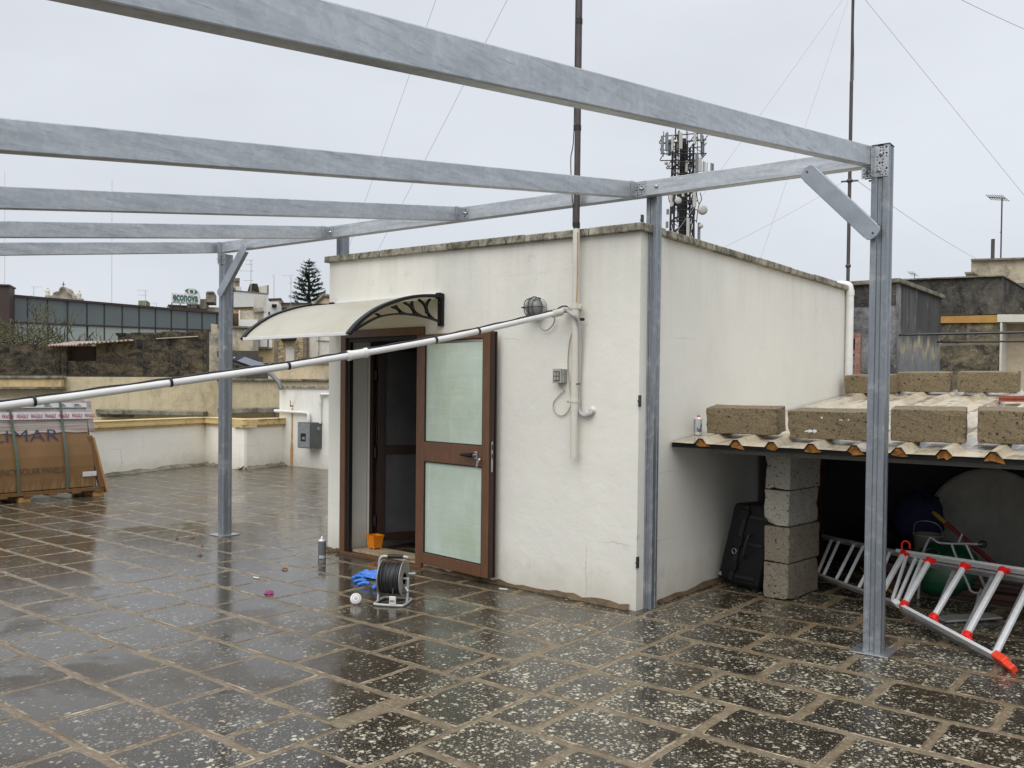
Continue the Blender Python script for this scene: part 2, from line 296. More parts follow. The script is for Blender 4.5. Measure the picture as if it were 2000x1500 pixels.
def floor_tile():
    m = NT('wet_terrazzo_tile'); at = m.node('ShaderNodeAttribute', attribute_name='tile_rnd'); arc = m.sep(at.outputs['Color'])
    xyz = m.sep()
    zn = m.node('ShaderNodeMapRange'); m.link(xyz[0], zn.inputs[0]); zn.inputs[1].default_value = -4.4; zn.inputs[2].default_value = -3.0; zone = zn.outputs[0]   # cleaner stone towards +x
    base = m.mix(m.ramp(m.noise(2.2, 5, .65), (.35, 0.), (.7, 1.)), (.013,.011,.010), (.030,.022,.014))
    base = m.mix(m.math('MULTIPLY', arc[1], .55), base, (.042,.037,.031)); base = m.mix(m.math('MULTIPLY', m.math('SUBTRACT', 1., zone), .75), base, m.mix(m.noise(3.1, 6, .7), (.050,.040,.027), (.085,.072,.052)))
    base = m.mix(m.ramp(m.noise(120, 3, .7), (.50, 0.), (.75, .6)), base, (.085,.078,.062))
    def chips(sc, thr, keep, colA, colB, inp, amt):
        n = m.node('ShaderNodeTexVoronoi', feature='F1'); n.inputs['Scale'].default_value = sc
        wob = m.node('ShaderNodeVectorMath', operation='ADD'); nz = m.node('ShaderNodeTexNoise'); nz.inputs['Scale'].default_value = sc*1.6; nz.inputs['Detail'].default_value = 3; m.link(m.co, nz.inputs['Vector'])
        s2 = m.node('ShaderNodeVectorMath', operation='SCALE'); s2.inputs['Scale'].default_value = .85/sc; m.link(nz.outputs['Color'], s2.inputs[0]); m.link(m.co, wob.inputs[0]); m.link(s2.outputs[0], wob.inputs[1]); m.link(wob.outputs[0], n.inputs['Vector'])
        c = m.sep(n.outputs['Color'])
        size = m.math('MULTIPLY', m.math('ADD', .25, m.math('MULTIPLY', c[0], .75)), thr)
        k = m.ramp(m.math('SUBTRACT', size, n.outputs['Distance']), (0., 0.), (.12, 1.))
        k = m.math('MULTIPLY', k, m.math('LESS_THAN', c[1], keep)); k = m.math('MULTIPLY', k, amt)
        return m.mix(k, inp, m.mix(c[2], colA, colB)), k
    clump = m.ramp(m.noise(5, 3, .6), (.38, .30), (.64, 1.3))
    dens = m.math('MULTIPLY', m.math('ADD', m.math('MULTIPLY', zone, .40), m.math('ADD', .10, m.math('MULTIPLY', arc[0], .40))), clump)
    A1 = m.math('ADD', m.math('MULTIPLY', zone, .60), m.math('ADD', .34, m.math('MULTIPLY', arc[1], .16)))
    col, k1 = chips(150, .64, m.math('MULTIPLY', dens, 1.2), (.26,.23,.15), (.10,.09,.07), base, A1)
    col, k2 = chips(66, .68, m.math('MULTIPLY', dens, .72), (.50,.45,.33), (.24,.22,.165), col, A1)
    col, k3 = chips(38, .66, m.math('MULTIPLY', dens, .36), (.60,.545,.41), (.42,.385,.29), col, A1)
    film = m.ramp(m.noise(1.1, 6, .7), (.48, 0.), (.68, .7)); col = m.mix(film, col, (.036,.025,.011))
    edge = m.ramp(m.noise(3.2, 6, .75), (.60, 0.), (.72, .5)); col = m.mix(edge, col, (.13,.105,.07))
    pn = m.noise(.75, 5, .62, None, .4)
    d = m.node('ShaderNodeVectorMath', operation='DISTANCE'); m.link(m.co, d.inputs[0]); d.inputs[1].default_value = (-7.2, 4.4, 0)
    pud = m.ramp(m.math('ADD', pn, m.math('MULTIPLY', m.math('SUBTRACT', 3.4, d.outputs['Value']), .045)), (.43, 0.), (.53, 1.))
    rough = m.mix(pud, m.math('ADD', .03, m.math('MULTIPLY', m.noise(18, 4, .7), .16)), (.03,.03,.03))
    bs = m.math('SUBTRACT', 1., m.math('MULTIPLY', pud, .86))
    h = m.math('ADD', m.noise(34, 7, .82), m.math('MULTIPLY', m.math('ADD', k2, k3), .3))
    b = m.bump(h, m.math('MULTIPLY', m.math('MULTIPLY', bs, m.math('SUBTRACT', .54, m.math('MULTIPLY', zone, .36))), 1.), .006)
    b = m.bump(m.noise(6, 4, .65), m.math('MULTIPLY', bs, .16), .03, b)
    return m.set(col=col, rough=rough, nor=b, ior=1.42, spec=.5)
M['tile'] = floor_tile()
def floor_mortar():
    m = NT('wet_mortar_joint')
    n = m.noise(7, 6, .75); e = m.noise(38, 5, .75)
    col = m.mix(m.ramp(n, (.3, 0.), (.7, 1.)), (.115,.083,.046), (.26,.205,.138)); col = m.mix(m.ramp(e, (.52, 0.), (.72, .75)), col, (.40,.325,.225))
    pn = m.noise(.75, 5, .62, None, .4)
    r = m.mix(m.ramp(pn, (.5, 0.), (.6, 1.)), (.28,.28,.28), (.07,.07,.07))
    return m.set(col=col, rough=r, nor=m.bump(m.math('ADD', n, e), .55, .012), ior=1.40)
M['mortar'] = floor_mortar()
def floor_edge():
    m = NT('pale_cement_edge'); n = m.noise(4.5, 6, .8); e = m.noise(30, 4, .7)
    col = m.mix(m.ramp(n, (.47, 0.), (.66, 1.)), (.11,.08,.045), (.50,.41,.285)); return m.set(col=col, rough=.3, nor=m.bump(e, .4, .01), ior=1.345)
M['tile_edge'] = floor_edge()
# more materials
def wood_pvc(name, c, c2):
    m = NT(name); n = m.noise(5, 5, .7, m.map((9, 9, 1.2)), .8); g = m.noise(60, 3, .6, m.map((4, 4, .3)))
    col = m.mix(m.ramp(n, (.3, 0.), (.75, 1.)), c, c2)
    return m.set(col=col, rough=m.math('ADD', .3, m.math('MULTIPLY', g, .15)), nor=m.bump(g, .06, .004), spec=.5)
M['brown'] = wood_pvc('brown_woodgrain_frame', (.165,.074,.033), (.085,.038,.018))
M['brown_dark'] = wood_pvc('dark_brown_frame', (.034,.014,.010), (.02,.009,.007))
M['rubber'] = plain('black_rubber', (.012,.012,.013), .55)
M['black_plastic'] = plain('black_plastic', (.007,.007,.008), .5, 0, (.013,.013,.014), 30, .05, 120, .25)
M['black_bracket'] = plain('black_nylon_bracket', (.006,.006,.007), .4, 0, (.010,.010,.011), 25, 0, 60, .25)
def frosted():
    m = NT('frosted_glass'); n = m.noise(2.2, 4, .6, m.map((1,1,.8)), .6); s = m.noise(1, 5, .75, m.map((1.5,1.5,55))); v = m.noise(1, 4, .7, m.map((22, 22, .8)))
    col = m.mix(m.ramp(n, (.32, 0.), (.70, 1.)), (.52,.61,.53), (.40,.49,.36)); col = m.mix(m.ramp(m.noise(4.5, 3, .6), (.52, 0.), (.75, .45)), col, (.60,.66,.61))
    col = m.mix(m.math('MULTIPLY', m.ramp(s, (.45, 0.), (.7, 1.)), .35), col, (.62,.68,.63)); col = m.mix(m.math('MULTIPLY', m.ramp(v, (.58, 0.), (.66, 1.)), .35), col, (.66,.71,.67))
    return m.set(col=col, rough=m.math('ADD', .05, m.math('MULTIPLY', n, .12)), spec=.7, nor=m.bump(n, .05, .01))
M['frosted'] = frosted()
M['dark_glass'] = plain('dark_glass', (.05,.05,.053), .25, 0, (.075,.075,.078), 3)
def grey_glass(name, c, c2):
    m = NT(name); n = m.noise(.5, 3, .6); return m.set(col=m.mix(n, c, c2), rough=.08, spec=.6, metal=.0)
M['office_glass'] = grey_glass('tinted_office_glass', (.09,.115,.117), (.12,.147,.148))
M['office_glass_low'] = grey_glass('pale_office_glass', (.27,.32,.305), (.34,.385,.36))
M['mullion'] = plain('brown_mullion', (.045,.028,.024), .5)
M['rust_panel'] = plain('brown_cladding', (.060,.034,.028), .6, 0, (.040,.024,.022), 3, 0, 60, .5, (5,5,.3))
M['pvc'] = plain('white_pvc', (.78,.77,.75), .33, 0, (.66,.65,.62), 6)
M['pvc_old'] = plain('aged_pvc', (.70,.67,.59), .45, 0, (.60,.56,.47), 4)
M['conduit_grey'] = plain('grey_conduit', (.45,.45,.44), .45, 0, (.36,.36,.35), 14)
M['cable_black'] = plain('black_cable', (.018,.018,.019), .45, 0, (.03,.03,.03), 20)
M['cable_beige'] = plain('beige_cable', (.50,.45,.36), .5)
M['cable_grey'] = plain('grey_cable', (.42,.42,.40), .5)
M['mast'] = plain('dark_mast_steel', (.095,.080,.072), .55, .3, (.055,.048,.045), 8, .1, 40)
M['rust'] = plain('rusty_steel', (.22,.085,.03), .8, .1, (.10,.045,.025), 14, .3, 60)
M['rust_stain'] = plain('rust_stain', (.44,.20,.045), .7, 0, (.52,.36,.16), 16)
M['alu'] = plain('brushed_aluminium', (.82,.825,.83), .36, .25, (.68,.69,.70), 9, .05, 90, .5, (1,1,12))
M['alu_dull'] = plain('dull_aluminium', (.46,.46,.465), .42, .5, (.27,.27,.275), 12)
M['red_plastic'] = plain('red_plastic', (.86,.020,.016), .4, 0, (.62,.015,.012), 12)
M['orange_red'] = plain('orange_red_plastic', (.80,.07,.022), .45, 0, (.66,.05,.018), 12)
M['white_metal'] = plain('white_metal', (.80,.80,.79), .35, 0, (.70,.70,.69), 9)
def polycarb():
    m = NT('opal_polycarbonate'); n = m.noise(3.2, 4, .6, m.map((1,.8,1)), .8)
    m.set(col=m.mix(m.ramp(n, (.5, 0.), (.72, .5)), (.74,.72,.62), (.60,.56,.44)), rough=.22, spec=.5)
    tr = m.node('ShaderNodeBsdfTranslucent'); tr.inputs['Color'].default_value = (.74,.69,.52,1); ms = m.node('ShaderNodeMixShader'); ms.inputs[0].default_value = .42
    m.link(m.b.outputs[0], ms.inputs[1]); m.link(tr.outputs[0], ms.inputs[2]); m.link(ms.outputs[0], m.n['Material Output'].inputs[0]); return m.mat
M['polycarb'] = polycarb()
M['ground'] = plain('street_asphalt', (.07,.07,.07), .8, 0, (.045,.045,.045), 1)
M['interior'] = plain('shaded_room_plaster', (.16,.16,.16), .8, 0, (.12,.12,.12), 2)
M['marble'] = weathered('worn_sill_stone', (.42,.33,.21), (.17,.13,.08), .45, 7, (1,1,1), (.5,.42,.3), 60)

# ------------------------------------------------------------------ terrace floor
def floor():
    rng = random.Random(3)
    vs, fs, mi, at = [], [], [], []
    def tile(x0, x1, y0, y1):
        if x1-x0 < .05 or y1-y0 < .05: return
        c = (rng.random(), rng.random(), rng.random(), 1); j = .006
        x0 += rng.uniform(-j, j); x1 += rng.uniform(-j, j); y0 += rng.uniform(-j, j); y1 += rng.uniform(-j, j)
        pts = []; sk = rng.uniform(-.008, .008); n = 9
        for (ax, ay, bx, by) in ((x0,y0,x1,y0),(x1,y0,x1,y1),(x1,y1,x0,y1),(x0,y1,x0,y0)):
            for k in range(n):
                t = k/n; q = .004 if 0 < k else .010
                px = ax+(bx-ax)*t; py = ay+(by-ay)*t
                if k == 0: px += (.005 if ax == x0 else -.005); py += (.005 if ay == y0 else -.005)
                pts.append((px+rng.uniform(-q, q)*.7+sk*(py-y0), py+rng.uniform(-q, q)*.7))
        o = len(vs); m = len(pts); zt = rng.uniform(-.0006, .0012)
        vs.extend((x, y, zt) for x, y in pts); cx = (x0+x1)/2; cy = (y0+y1)/2
        ew = rng.uniform(.006, .012); vs.extend((x+(1 if x > cx else -1)*min(1., abs(x-cx)/((x1-x0)/2)*1.02 if abs(x-cx) > (x1-x0)*.47 else 0)*ew, y+(1 if y > cy else -1)*(1. if abs(y-cy) > (y1-y0)*.46 else 0)*ew, -.0022) for x, y in pts)
        fs.append(tuple(range(o, o+m))); mi.append(0); at.append(c)
        for k in range(m): fs.append((o+k, o+m+k, o+m+(k+1) % m, o+(k+1) % m)); mi.append(2); at.append(c)
    XL, XS, XR = -18.2, -3.20, -2.77
    # left zone, rows run along x
    k0 = int((1.90+2.4)/.45)
    for k in range(-9, 24):
        y0 = 1.91+k*.45; sh = {0:-4.32,1:-4.10,2:-3.87,3:-3.60}.get(k, -4.32+.22*k+rng.uniform(-.05,.05)); far = y0 > 6.3
        if far: sh += rng.uniform(-.25, .25)
        x = sh-math.ceil((sh-XL)/.585)*.585
        while x < XS-.06: tile(max(x, XL), min(x+.540, XS-.04), y0, y0+.400); x += .585
    y = 3.15-.60*10
    while y < 12: tile(XS+.0, XR-.045, y, y+.55+rng.uniform(-.02,.02)); y += .60
    offs = {0:-2.47,1:-2.765,2:-2.57,3:-2.865}
    for k in range(-14, 20):
        y0 = 3.82+k*.478; sh = offs.get(k, -2.77+(.30 if k % 2 else 0)+rng.uniform(-.12,.12)); x = sh-.595*2
        while x < 4.5:
            a = max(x, XR); tile(a, x+.540, y0, y0+.420); x += .595
    o = len(vs); vs.extend([(-18.4,-6,-.0028),(5,-6,-.0028),(5,14,-.0028),(-18.4,14,-.0028)]); fs.append((o,o+1,o+2,o+3)); mi.append(1); at.append((0,0,0,1))
    me = bpy.data.meshes.new('terrace_floor'); me.from_pydata(vs, [], fs); me.materials.append(M['tile']); me.materials.append(M['mortar']); me.materials.append(M['tile_edge'])
    me.polygons.foreach_set('material_index', mi)
    ca = me.color_attributes.new('tile_rnd', 'FLOAT_COLOR', 'CORNER'); buf = []
    for p in me.polygons: buf += list(at[p.index])*p.loop_total
    ca.data.foreach_set('color', buf)
    ob = bpy.data.objects.new('terrace_floor', me); COL.objects.link(ob); kind(ob)
floor()
mb = MB(); mb.box((-6.7, 4, -5.5), (23.2, 19.8, 10.98)); o = mb.build('terrace_building', M['beige_wall2']); tag(o, 'plain block of the building that carries the tiled roof terrace', 'building')
mb = MB(); mb.add([(-600,-300,-11),(600,-300,-11),(600,900,-11),(-600,900,-11)], [(0,1,2,3)]); kind(mb.build('street_ground', M['ground']))

# ------------------------------------------------------------------ stair house (shed)
A = G(640, 1075); B = G(1243, 1194); TT = nrm(B-A); NN = V(TT[1], -TT[0], 0)
LW = np.linalg.norm(B-A); HL, HR = 2.915, 2.838; CT = .058
def W(s, o, z): return A+TT*s+NN*o+V(0,0,z)                 # along the front wall, out of it, up
def WS(x, y, o=0.): p = PL(x, y, A+NN*o, NN); return np.dot(p-A, TT), p[2]
def wbox(mb, s0, s1, o0, o1, z0, z1, m=0):
    return mb.hexa([W(s0,o1,z0),W(s1,o1,z0),W(s1,o0,z0),W(s0,o0,z0)], [W(s0,o1,z1),W(s1,o1,z1),W(s1,o0,z1),W(s0,o0,z1)], m)
shed = thing('roof_stair_house', 'white stuccoed stair house with mossy stone coping and open doorway', 'building', tuple(A+TT*LW/2))
YB = 10.24; TH = .28
D0, D1, DZ = .25, 1.345, 2.12                               # doorway in the wall
BK = (YB-5.71)
def hz(s): return HL+(HR-HL)*s/LW-CT
mb = MB()
def wallpiece(s0, s1, z0, z1=None, o0=-TH, o1=0.):
    t0 = hz(s0) if z1 is None else z1; t1 = hz(s1) if z1 is None else z1
    mb.hexa([W(s0,o1,z0),W(s1,o1,z0),W(s1,o0,z0),W(s0,o0,z0)], [W(s0,o1,t0),W(s1,o1,t1),W(s1,o0,t1),W(s0,o0,t0)])
wallpiece(0, D0, 0); wallpiece(D1, LW-.004, 0); wallpiece(D0, D1, DZ)
mb.build('front_wall', M['stucco'], shed)
# notch for the post is a real gap: the side wall starts behind it
mb = MB(); x1 = B[0]; 
def side(px, th, z1, y0): 
    b = [V(px-th,y0,0),V(px,y0,0),V(px,YB,0),V(px-th,YB,0)]; mb.hexa(b, [q+V(0,0,z1) for q in b])
side(x1, .28, HR-CT, 5.94); mb.build('side_wall', M['stucco'], shed)
mb = MB(); b = [V(x1-.28,5.94,0),V(x1-.06,5.94,0),V(x1-.06,5.80,0),V(x1-.28,5.80,0)]; b = b[::-1]; mb.hexa(b, [q+V(0,0,HR-CT) for q in b]); mb.build('post_chase', M['dark_concrete'], shed)
mb = MB(); b = [V(A[0],A[1]+.29,0),V(A[0]+.28,A[1]+.29,0),V(A[0]+.28,YB,0),V(A[0],YB,0)]; mb.hexa(b, [q+V(0,0,HL-CT) for q in b]); mb.build('side_wall', M['stucco'], shed)
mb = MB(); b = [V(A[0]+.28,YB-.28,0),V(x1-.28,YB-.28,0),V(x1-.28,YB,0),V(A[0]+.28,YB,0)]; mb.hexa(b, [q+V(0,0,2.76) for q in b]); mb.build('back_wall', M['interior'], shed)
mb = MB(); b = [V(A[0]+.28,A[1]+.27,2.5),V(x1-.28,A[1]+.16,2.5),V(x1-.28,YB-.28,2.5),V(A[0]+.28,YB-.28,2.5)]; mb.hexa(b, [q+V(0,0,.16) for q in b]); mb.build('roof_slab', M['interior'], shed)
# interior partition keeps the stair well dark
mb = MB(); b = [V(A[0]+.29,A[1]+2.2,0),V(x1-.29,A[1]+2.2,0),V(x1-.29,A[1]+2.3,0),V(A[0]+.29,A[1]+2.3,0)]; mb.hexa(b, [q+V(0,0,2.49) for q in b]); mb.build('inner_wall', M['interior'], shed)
# coping stones, front and side runs; the stones have slightly different heights and lengths
rng = random.Random(5); mb = MB(); s = -.04
while s < LW-.02:
    e = min(s+rng.uniform(.62, .95), LW+.035)
    if LW-e < .2: e = LW+.035
    h = rng.uniform(-.006, .006); z0, z1 = hz(max(s,0)), hz(e)
    mb.hexa([W(s+.003,.045,z0),W(e-.003,.045,z1),W(e-.003,-.30,z1),W(s+.003,-.30,z0)], [W(s+.006,.042,z0+CT+h),W(e-.006,.042,z1+CT+h),W(e-.006,-.30,z1+CT+h),W(s+.006,-.30,z0+CT+h)]); s = e
mb.build('front_coping', M['coping'], shed, .008)
mb = MB(); y = 5.99
while y < YB+.02:
    e = min(y+rng.uniform(.6, .95), YB+.04); h = rng.uniform(-.006, .006); z0 = HR-CT
    b = [V(x1-.30,y+.003,z0),V(x1+.045,y+.003,z0),V(x1+.045,e-.003,z0),V(x1-.30,e-.003,z0)]; mb.hexa(b, [q+V(0,0,CT+h) for q in b]); y = e
    if YB+.04-e < .15: break
mb.build('side_coping', M['coping'], shed, .008)
mb = MB(); b = [V(A[0]-.04,A[1]+.29,HL-CT),V(A[0]+.3,A[1]+.29,HL-CT),V(A[0]+.3,YB,HL-CT),V(A[0]-.04,YB,HL-CT)]; mb.hexa(b, [q+V(0,0,CT-.004) for q in b]); mb.build('side_coping', M['coping'], shed, .006)
# earth-brown mortar fillet along the foot of the walls
mb = MB()
def fillet(p0, p1, out, seed):
    r = random.Random(seed); n = 26; a = []; b = []; c = []
    for i in range(n+1):
        p = p0+(p1-p0)*i/n; hh = .034+r.uniform(-.012,.014); a.append(p+V(0,0,hh)+out*.004); b.append(p+out*(.03+r.uniform(-.012,.02))+V(0,0,.0035)); c.append(p+V(0,0,-.003)-out*.02)
    k = len(a); vs = a+b; mb.mark().add(vs, [(i, i+1, k+i+1, k+i) for i in range(k-1)])
fillet(W(D1,0,0), W(LW-.06,0,0), NN, 1); fillet(W(0,0,0), W(D0-.05,0,0), NN, 2); fillet(V(x1,5.95,0), V(x1,YB-.3,0), V(1,0,0), 3)
mb.each('foot_fillet', weathered('damp_mortar_fillet', (.15,.105,.06), (.06,.043,.026), .5, 6, (1,1,1), (.26,.20,.13), 40), shed)
# splashed plaster drips just above the fillet
# doorway: outer frame
mb = MB(); fw = .075
wbox(mb, D0-.03, D0-.03+fw, -.02, .035, .0, DZ+.055); wbox(mb, D0-.03+fw+.001, D1+.02, -.02, .035, DZ-.02, DZ+.055)
wbox(mb, D1-.055, D1+.02, -.02, .033, .0, DZ-.021)
fr = mb.build('door_frame', M['brown'], shed, .004)
mb = MB(); wbox(mb, D0+.046, D0+.085, -.03, .012, .03, DZ-.02); wbox(mb, D0+.086, D1-.06, -.03, .012, DZ-.06, DZ-.022); wbox(mb, D0+.046, D1-.056, -.035, .02, .0, .028); mb.build('seal', M['rubber'], fr)
mb = MB(); wbox(mb, D0+.02, D1-.02, -.035, .045, -.004, .026)
# threshold
mb = MB(); wbox(mb, D0+.04, D1-.056, -.30, -.04, .0, .05); mb.build('door_sill', M['marble'], shed, .006)
mb = MB(); wbox(mb, D0-.028, D1+.018, .0, .037, .0, .03); mb.build('threshold', M['brown'], fr, .003)
# inner frame and inner leaf with dark glass, open into the room
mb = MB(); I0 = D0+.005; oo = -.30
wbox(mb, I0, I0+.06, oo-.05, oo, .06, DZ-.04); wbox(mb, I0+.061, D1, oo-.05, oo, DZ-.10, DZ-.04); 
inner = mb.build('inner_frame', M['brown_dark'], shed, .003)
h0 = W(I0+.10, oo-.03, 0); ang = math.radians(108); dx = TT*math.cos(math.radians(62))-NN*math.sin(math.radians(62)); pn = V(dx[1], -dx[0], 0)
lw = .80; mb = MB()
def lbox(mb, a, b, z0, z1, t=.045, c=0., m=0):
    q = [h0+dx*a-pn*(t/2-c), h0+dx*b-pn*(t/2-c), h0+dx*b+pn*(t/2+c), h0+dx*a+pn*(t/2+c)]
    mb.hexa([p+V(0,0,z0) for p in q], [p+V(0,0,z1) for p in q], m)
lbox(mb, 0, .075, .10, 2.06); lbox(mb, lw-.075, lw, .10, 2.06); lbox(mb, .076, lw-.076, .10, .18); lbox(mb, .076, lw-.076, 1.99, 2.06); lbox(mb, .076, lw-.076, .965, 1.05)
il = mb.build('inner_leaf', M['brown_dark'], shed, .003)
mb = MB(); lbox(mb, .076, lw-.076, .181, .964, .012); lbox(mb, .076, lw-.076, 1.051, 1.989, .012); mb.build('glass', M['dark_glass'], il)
mb = MB()
for z in (.30, .98, 1.75): mb.mark().tube([h0-dx*.02+pn*.0+V(0,0,z-.05), h0-dx*.02+V(0,0,z+.05)], .016, 8)
mb.each('hinge', M['rubber'], il)
# outer door leaf, swung back against the wall
hb = PL(814, 1096.5, A+NN*.03, NN); fb = P(952, 1133, 7.30); fb[2] = hb[2]; ld = nrm(fb-hb); LL = np.linalg.norm(fb-hb); lnn = V(ld[1], -ld[0], 0)
leaf = thing('door_leaf', 'brown framed door leaf with two frosted panes, swung open against the white wall', 'door', tuple(hb))
ZB, ZT = .06, 2.10; RL = (1.045, 1.13)
def dbox(mb, a, b, z0, z1, o0=0., o1=-.055, m=0):
    q = [hb+ld*a+lnn*o0, hb+ld*b+lnn*o0, hb+ld*b+lnn*o1, hb+ld*a+lnn*o1]
    mb.hexa([V(p[0],p[1],z0) for p in q], [V(p[0],p[1],z1) for p in q], m)
def dz(px, py): p = PL(px, py, hb, lnn); return np.dot(p-hb, ld), p[2]
m0 = dz(900, 868)[1]; m1 = dz(900, 908)[1]; m0, m1 = max(m0, m1), min(m0, m1)
sw = .085
mb = MB(); dbox(mb, 0, sw, ZB, ZT); dbox(mb, LL-sw, LL, ZB, ZT); dbox(mb, sw+.0005, LL-sw-.0005, ZB, ZB+.10); dbox(mb, sw+.0005, LL-sw-.0005, ZT-CT, ZT); dbox(mb, sw+.0005, LL-sw-.0005, m1, m0)
mb.build('frame', M['brown'], leaf, .004)
mb = MB(); dbox(mb, LL+.0005, LL+.012, ZB+.012, ZT-.012, -.006, -.05); dbox(mb, LL-.02, LL+.02, ZB+.004, ZT-.004, -.0555, -.068); mb.build('edge_gasket', M['brown_dark'], leaf, .002)
mb = MB(); dbox(mb, sw, LL-sw, m0+.001, ZT-.086, -.018, -.03); mb.build('pane', M['frosted'], leaf)
mb = MB(); dbox(mb, sw, LL-sw, ZB+.101, m1-.001, -.018, -.03); mb.build('pane', M['frosted'], leaf)
mb = MB()
for z0, z1 in ((m0, ZT-CT), (ZB+.10, m1)):
    for a0, a1 in ((sw, sw+.007), (LL-sw-.007, LL-sw)): dbox(mb, a0, a1, z0+.001, z1-.001, -.004, -.017)
    dbox(mb, sw+.008, LL-sw-.008, z0+.001, z0+.008, -.004, -.017); dbox(mb, sw+.008, LL-sw-.008, z1-.008, z1-.001, -.004, -.017)
mb.build('glazing_bead', M['rubber'], leaf)
ha, hzv = dz(931, 889); mb = MB()
dbox(mb, ha-.016, ha+.016, hzv-.032, hzv+.032, .014, .0005); mb.tube([hb*V(1,1,0)+ld*ha+lnn*.01+V(0,0,hzv), hb*V(1,1,0)+ld*ha+lnn*.05+V(0,0,hzv)], .010, 8)
mb.build('handle_plate', M['galv_plate'], leaf, .003)
mb = MB(); p = hb*V(1,1,0)+lnn*.05; mb.tube([p+ld*ha+V(0,0,hzv), p+ld*(ha-.03)+V(0,0,hzv), p+ld*(ha-.16)+V(0,0,hzv-.004)+lnn*-.012], [.019,.021,.010], 8); mb.build('handle', M['black_plastic'], leaf)
mb = MB(); p = hb*V(1,1,0)+lnn*.012; k0 = p+ld*(ha+.05)+V(0,0,hzv-.035)
mb.lathe([(.0,-.012),(.013,-.012),(.013,.012),(0,.013)], k0, 12, 0, lnn); mb.bar(k0+lnn*.012, k0+lnn*.03, .004, .02); mb.bar(k0+lnn*.022+V(0,0,-.008), k0+lnn*.022+V(0,0,-.062)-ld*.012, .014, .004, lnn); mb.tube([k0+lnn*.022+V(math.cos(a)*.012*ld[0], math.cos(a)*.012*ld[1], math.sin(a)*.012-.015) for a in np.linspace(0, 6.28, 13)[:-1]], .0018, 5, 0, True, True)
mb.build('key', M['galv_plate'], leaf)
mb = MB(); dbox(mb, LL+.0125, LL+.0155, hzv-.13, hzv+.12, -.016, -.032); lk = mb.build('lock_plate', M['galv_plate'], leaf, .001)
mb = MB(); dbox(mb, LL+.0157, LL+.0165, hzv+.05, hzv+.095, -.02, -.029); dbox(mb, LL+.0157, LL+.0165, hzv-.02, hzv+.02, -.02, -.029); mb.build('bolt_slot', M['hole'], lk)

# ------------------------------------------------------------------ steel pergola
p1 = G(1717, 1279); p2 = G(431, 1046); pc = G(1266, 1190); PN = nrm(V(-(p2[1]-p1[1]), p2[0]-p1[0], 0)); PN = PN if PN[1] < 0 else -PN
PT = nrm(V(*(p1-p2)[:2], 0)); FO = lambda x: p2+PT*((x-p2[0])/PT[0])     # front line of the posts
perg = thing('steel_pergola', 'galvanised steel pergola frame with sloping rafters over the wet terrace', 'pergola', (-5, 5.7, 0))
def post(x, z0, z1, w=.105, d=.105, off=0., plate=True, nm='post'):
    o = FO(x)-PN*off; mb = MB(); n = PN
    prof = [(0,0),(w*.34,0),(w*.40,.012),(w*.60,.012),(w*.66,0),(w,0),(w,d*.3),(w-.006,d*.36),(w-.006,d*.64),(w,d*.7),(w,d),(0,d),(0,d*.7),(.006,d*.64),(.006,d*.36),(0,d*.3)]
    b = [o+PT*(u-w/2)-n*v for u, v in prof]; mb.prism([V(q[0],q[1],z0) for q in b], (0,0,z1-z0))
    ob = mb.build(nm, M['galv_post'], perg, .003)
    if plate:
        mb = MB(); q = .115; mb.hexa([o-n*(d/2)+PT*a*q+n*bb*q+V(0,0,.0015) for a, bb in ((-1,1),(1,1),(1,-1),(-1,-1))], [o-n*(d/2)+PT*a*q+n*bb*q+V(0,0,.011) for a, bb in ((-1,1),(1,1),(1,-1),(-1,-1))])
        mb.build('base_plate', M['galv_plate'], perg, .002)
    return o
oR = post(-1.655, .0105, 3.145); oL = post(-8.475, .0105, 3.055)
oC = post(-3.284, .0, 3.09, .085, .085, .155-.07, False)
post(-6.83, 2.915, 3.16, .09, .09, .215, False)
mb = MB(); o = FO(-1.655); mb.hexa([o+PT*a-PN*b+V(0,0,3.1455) for a, b in ((-.055,-.002),(.055,-.002),(.055,.107),(-.055,.107))], [o+PT*a-PN*b+V(0,0,3.149) for a, b in ((-.055,-.002),(.055,-.002),(.055,.107),(-.055,.107))]); mb.build('post_cap', M['rubber'], perg)
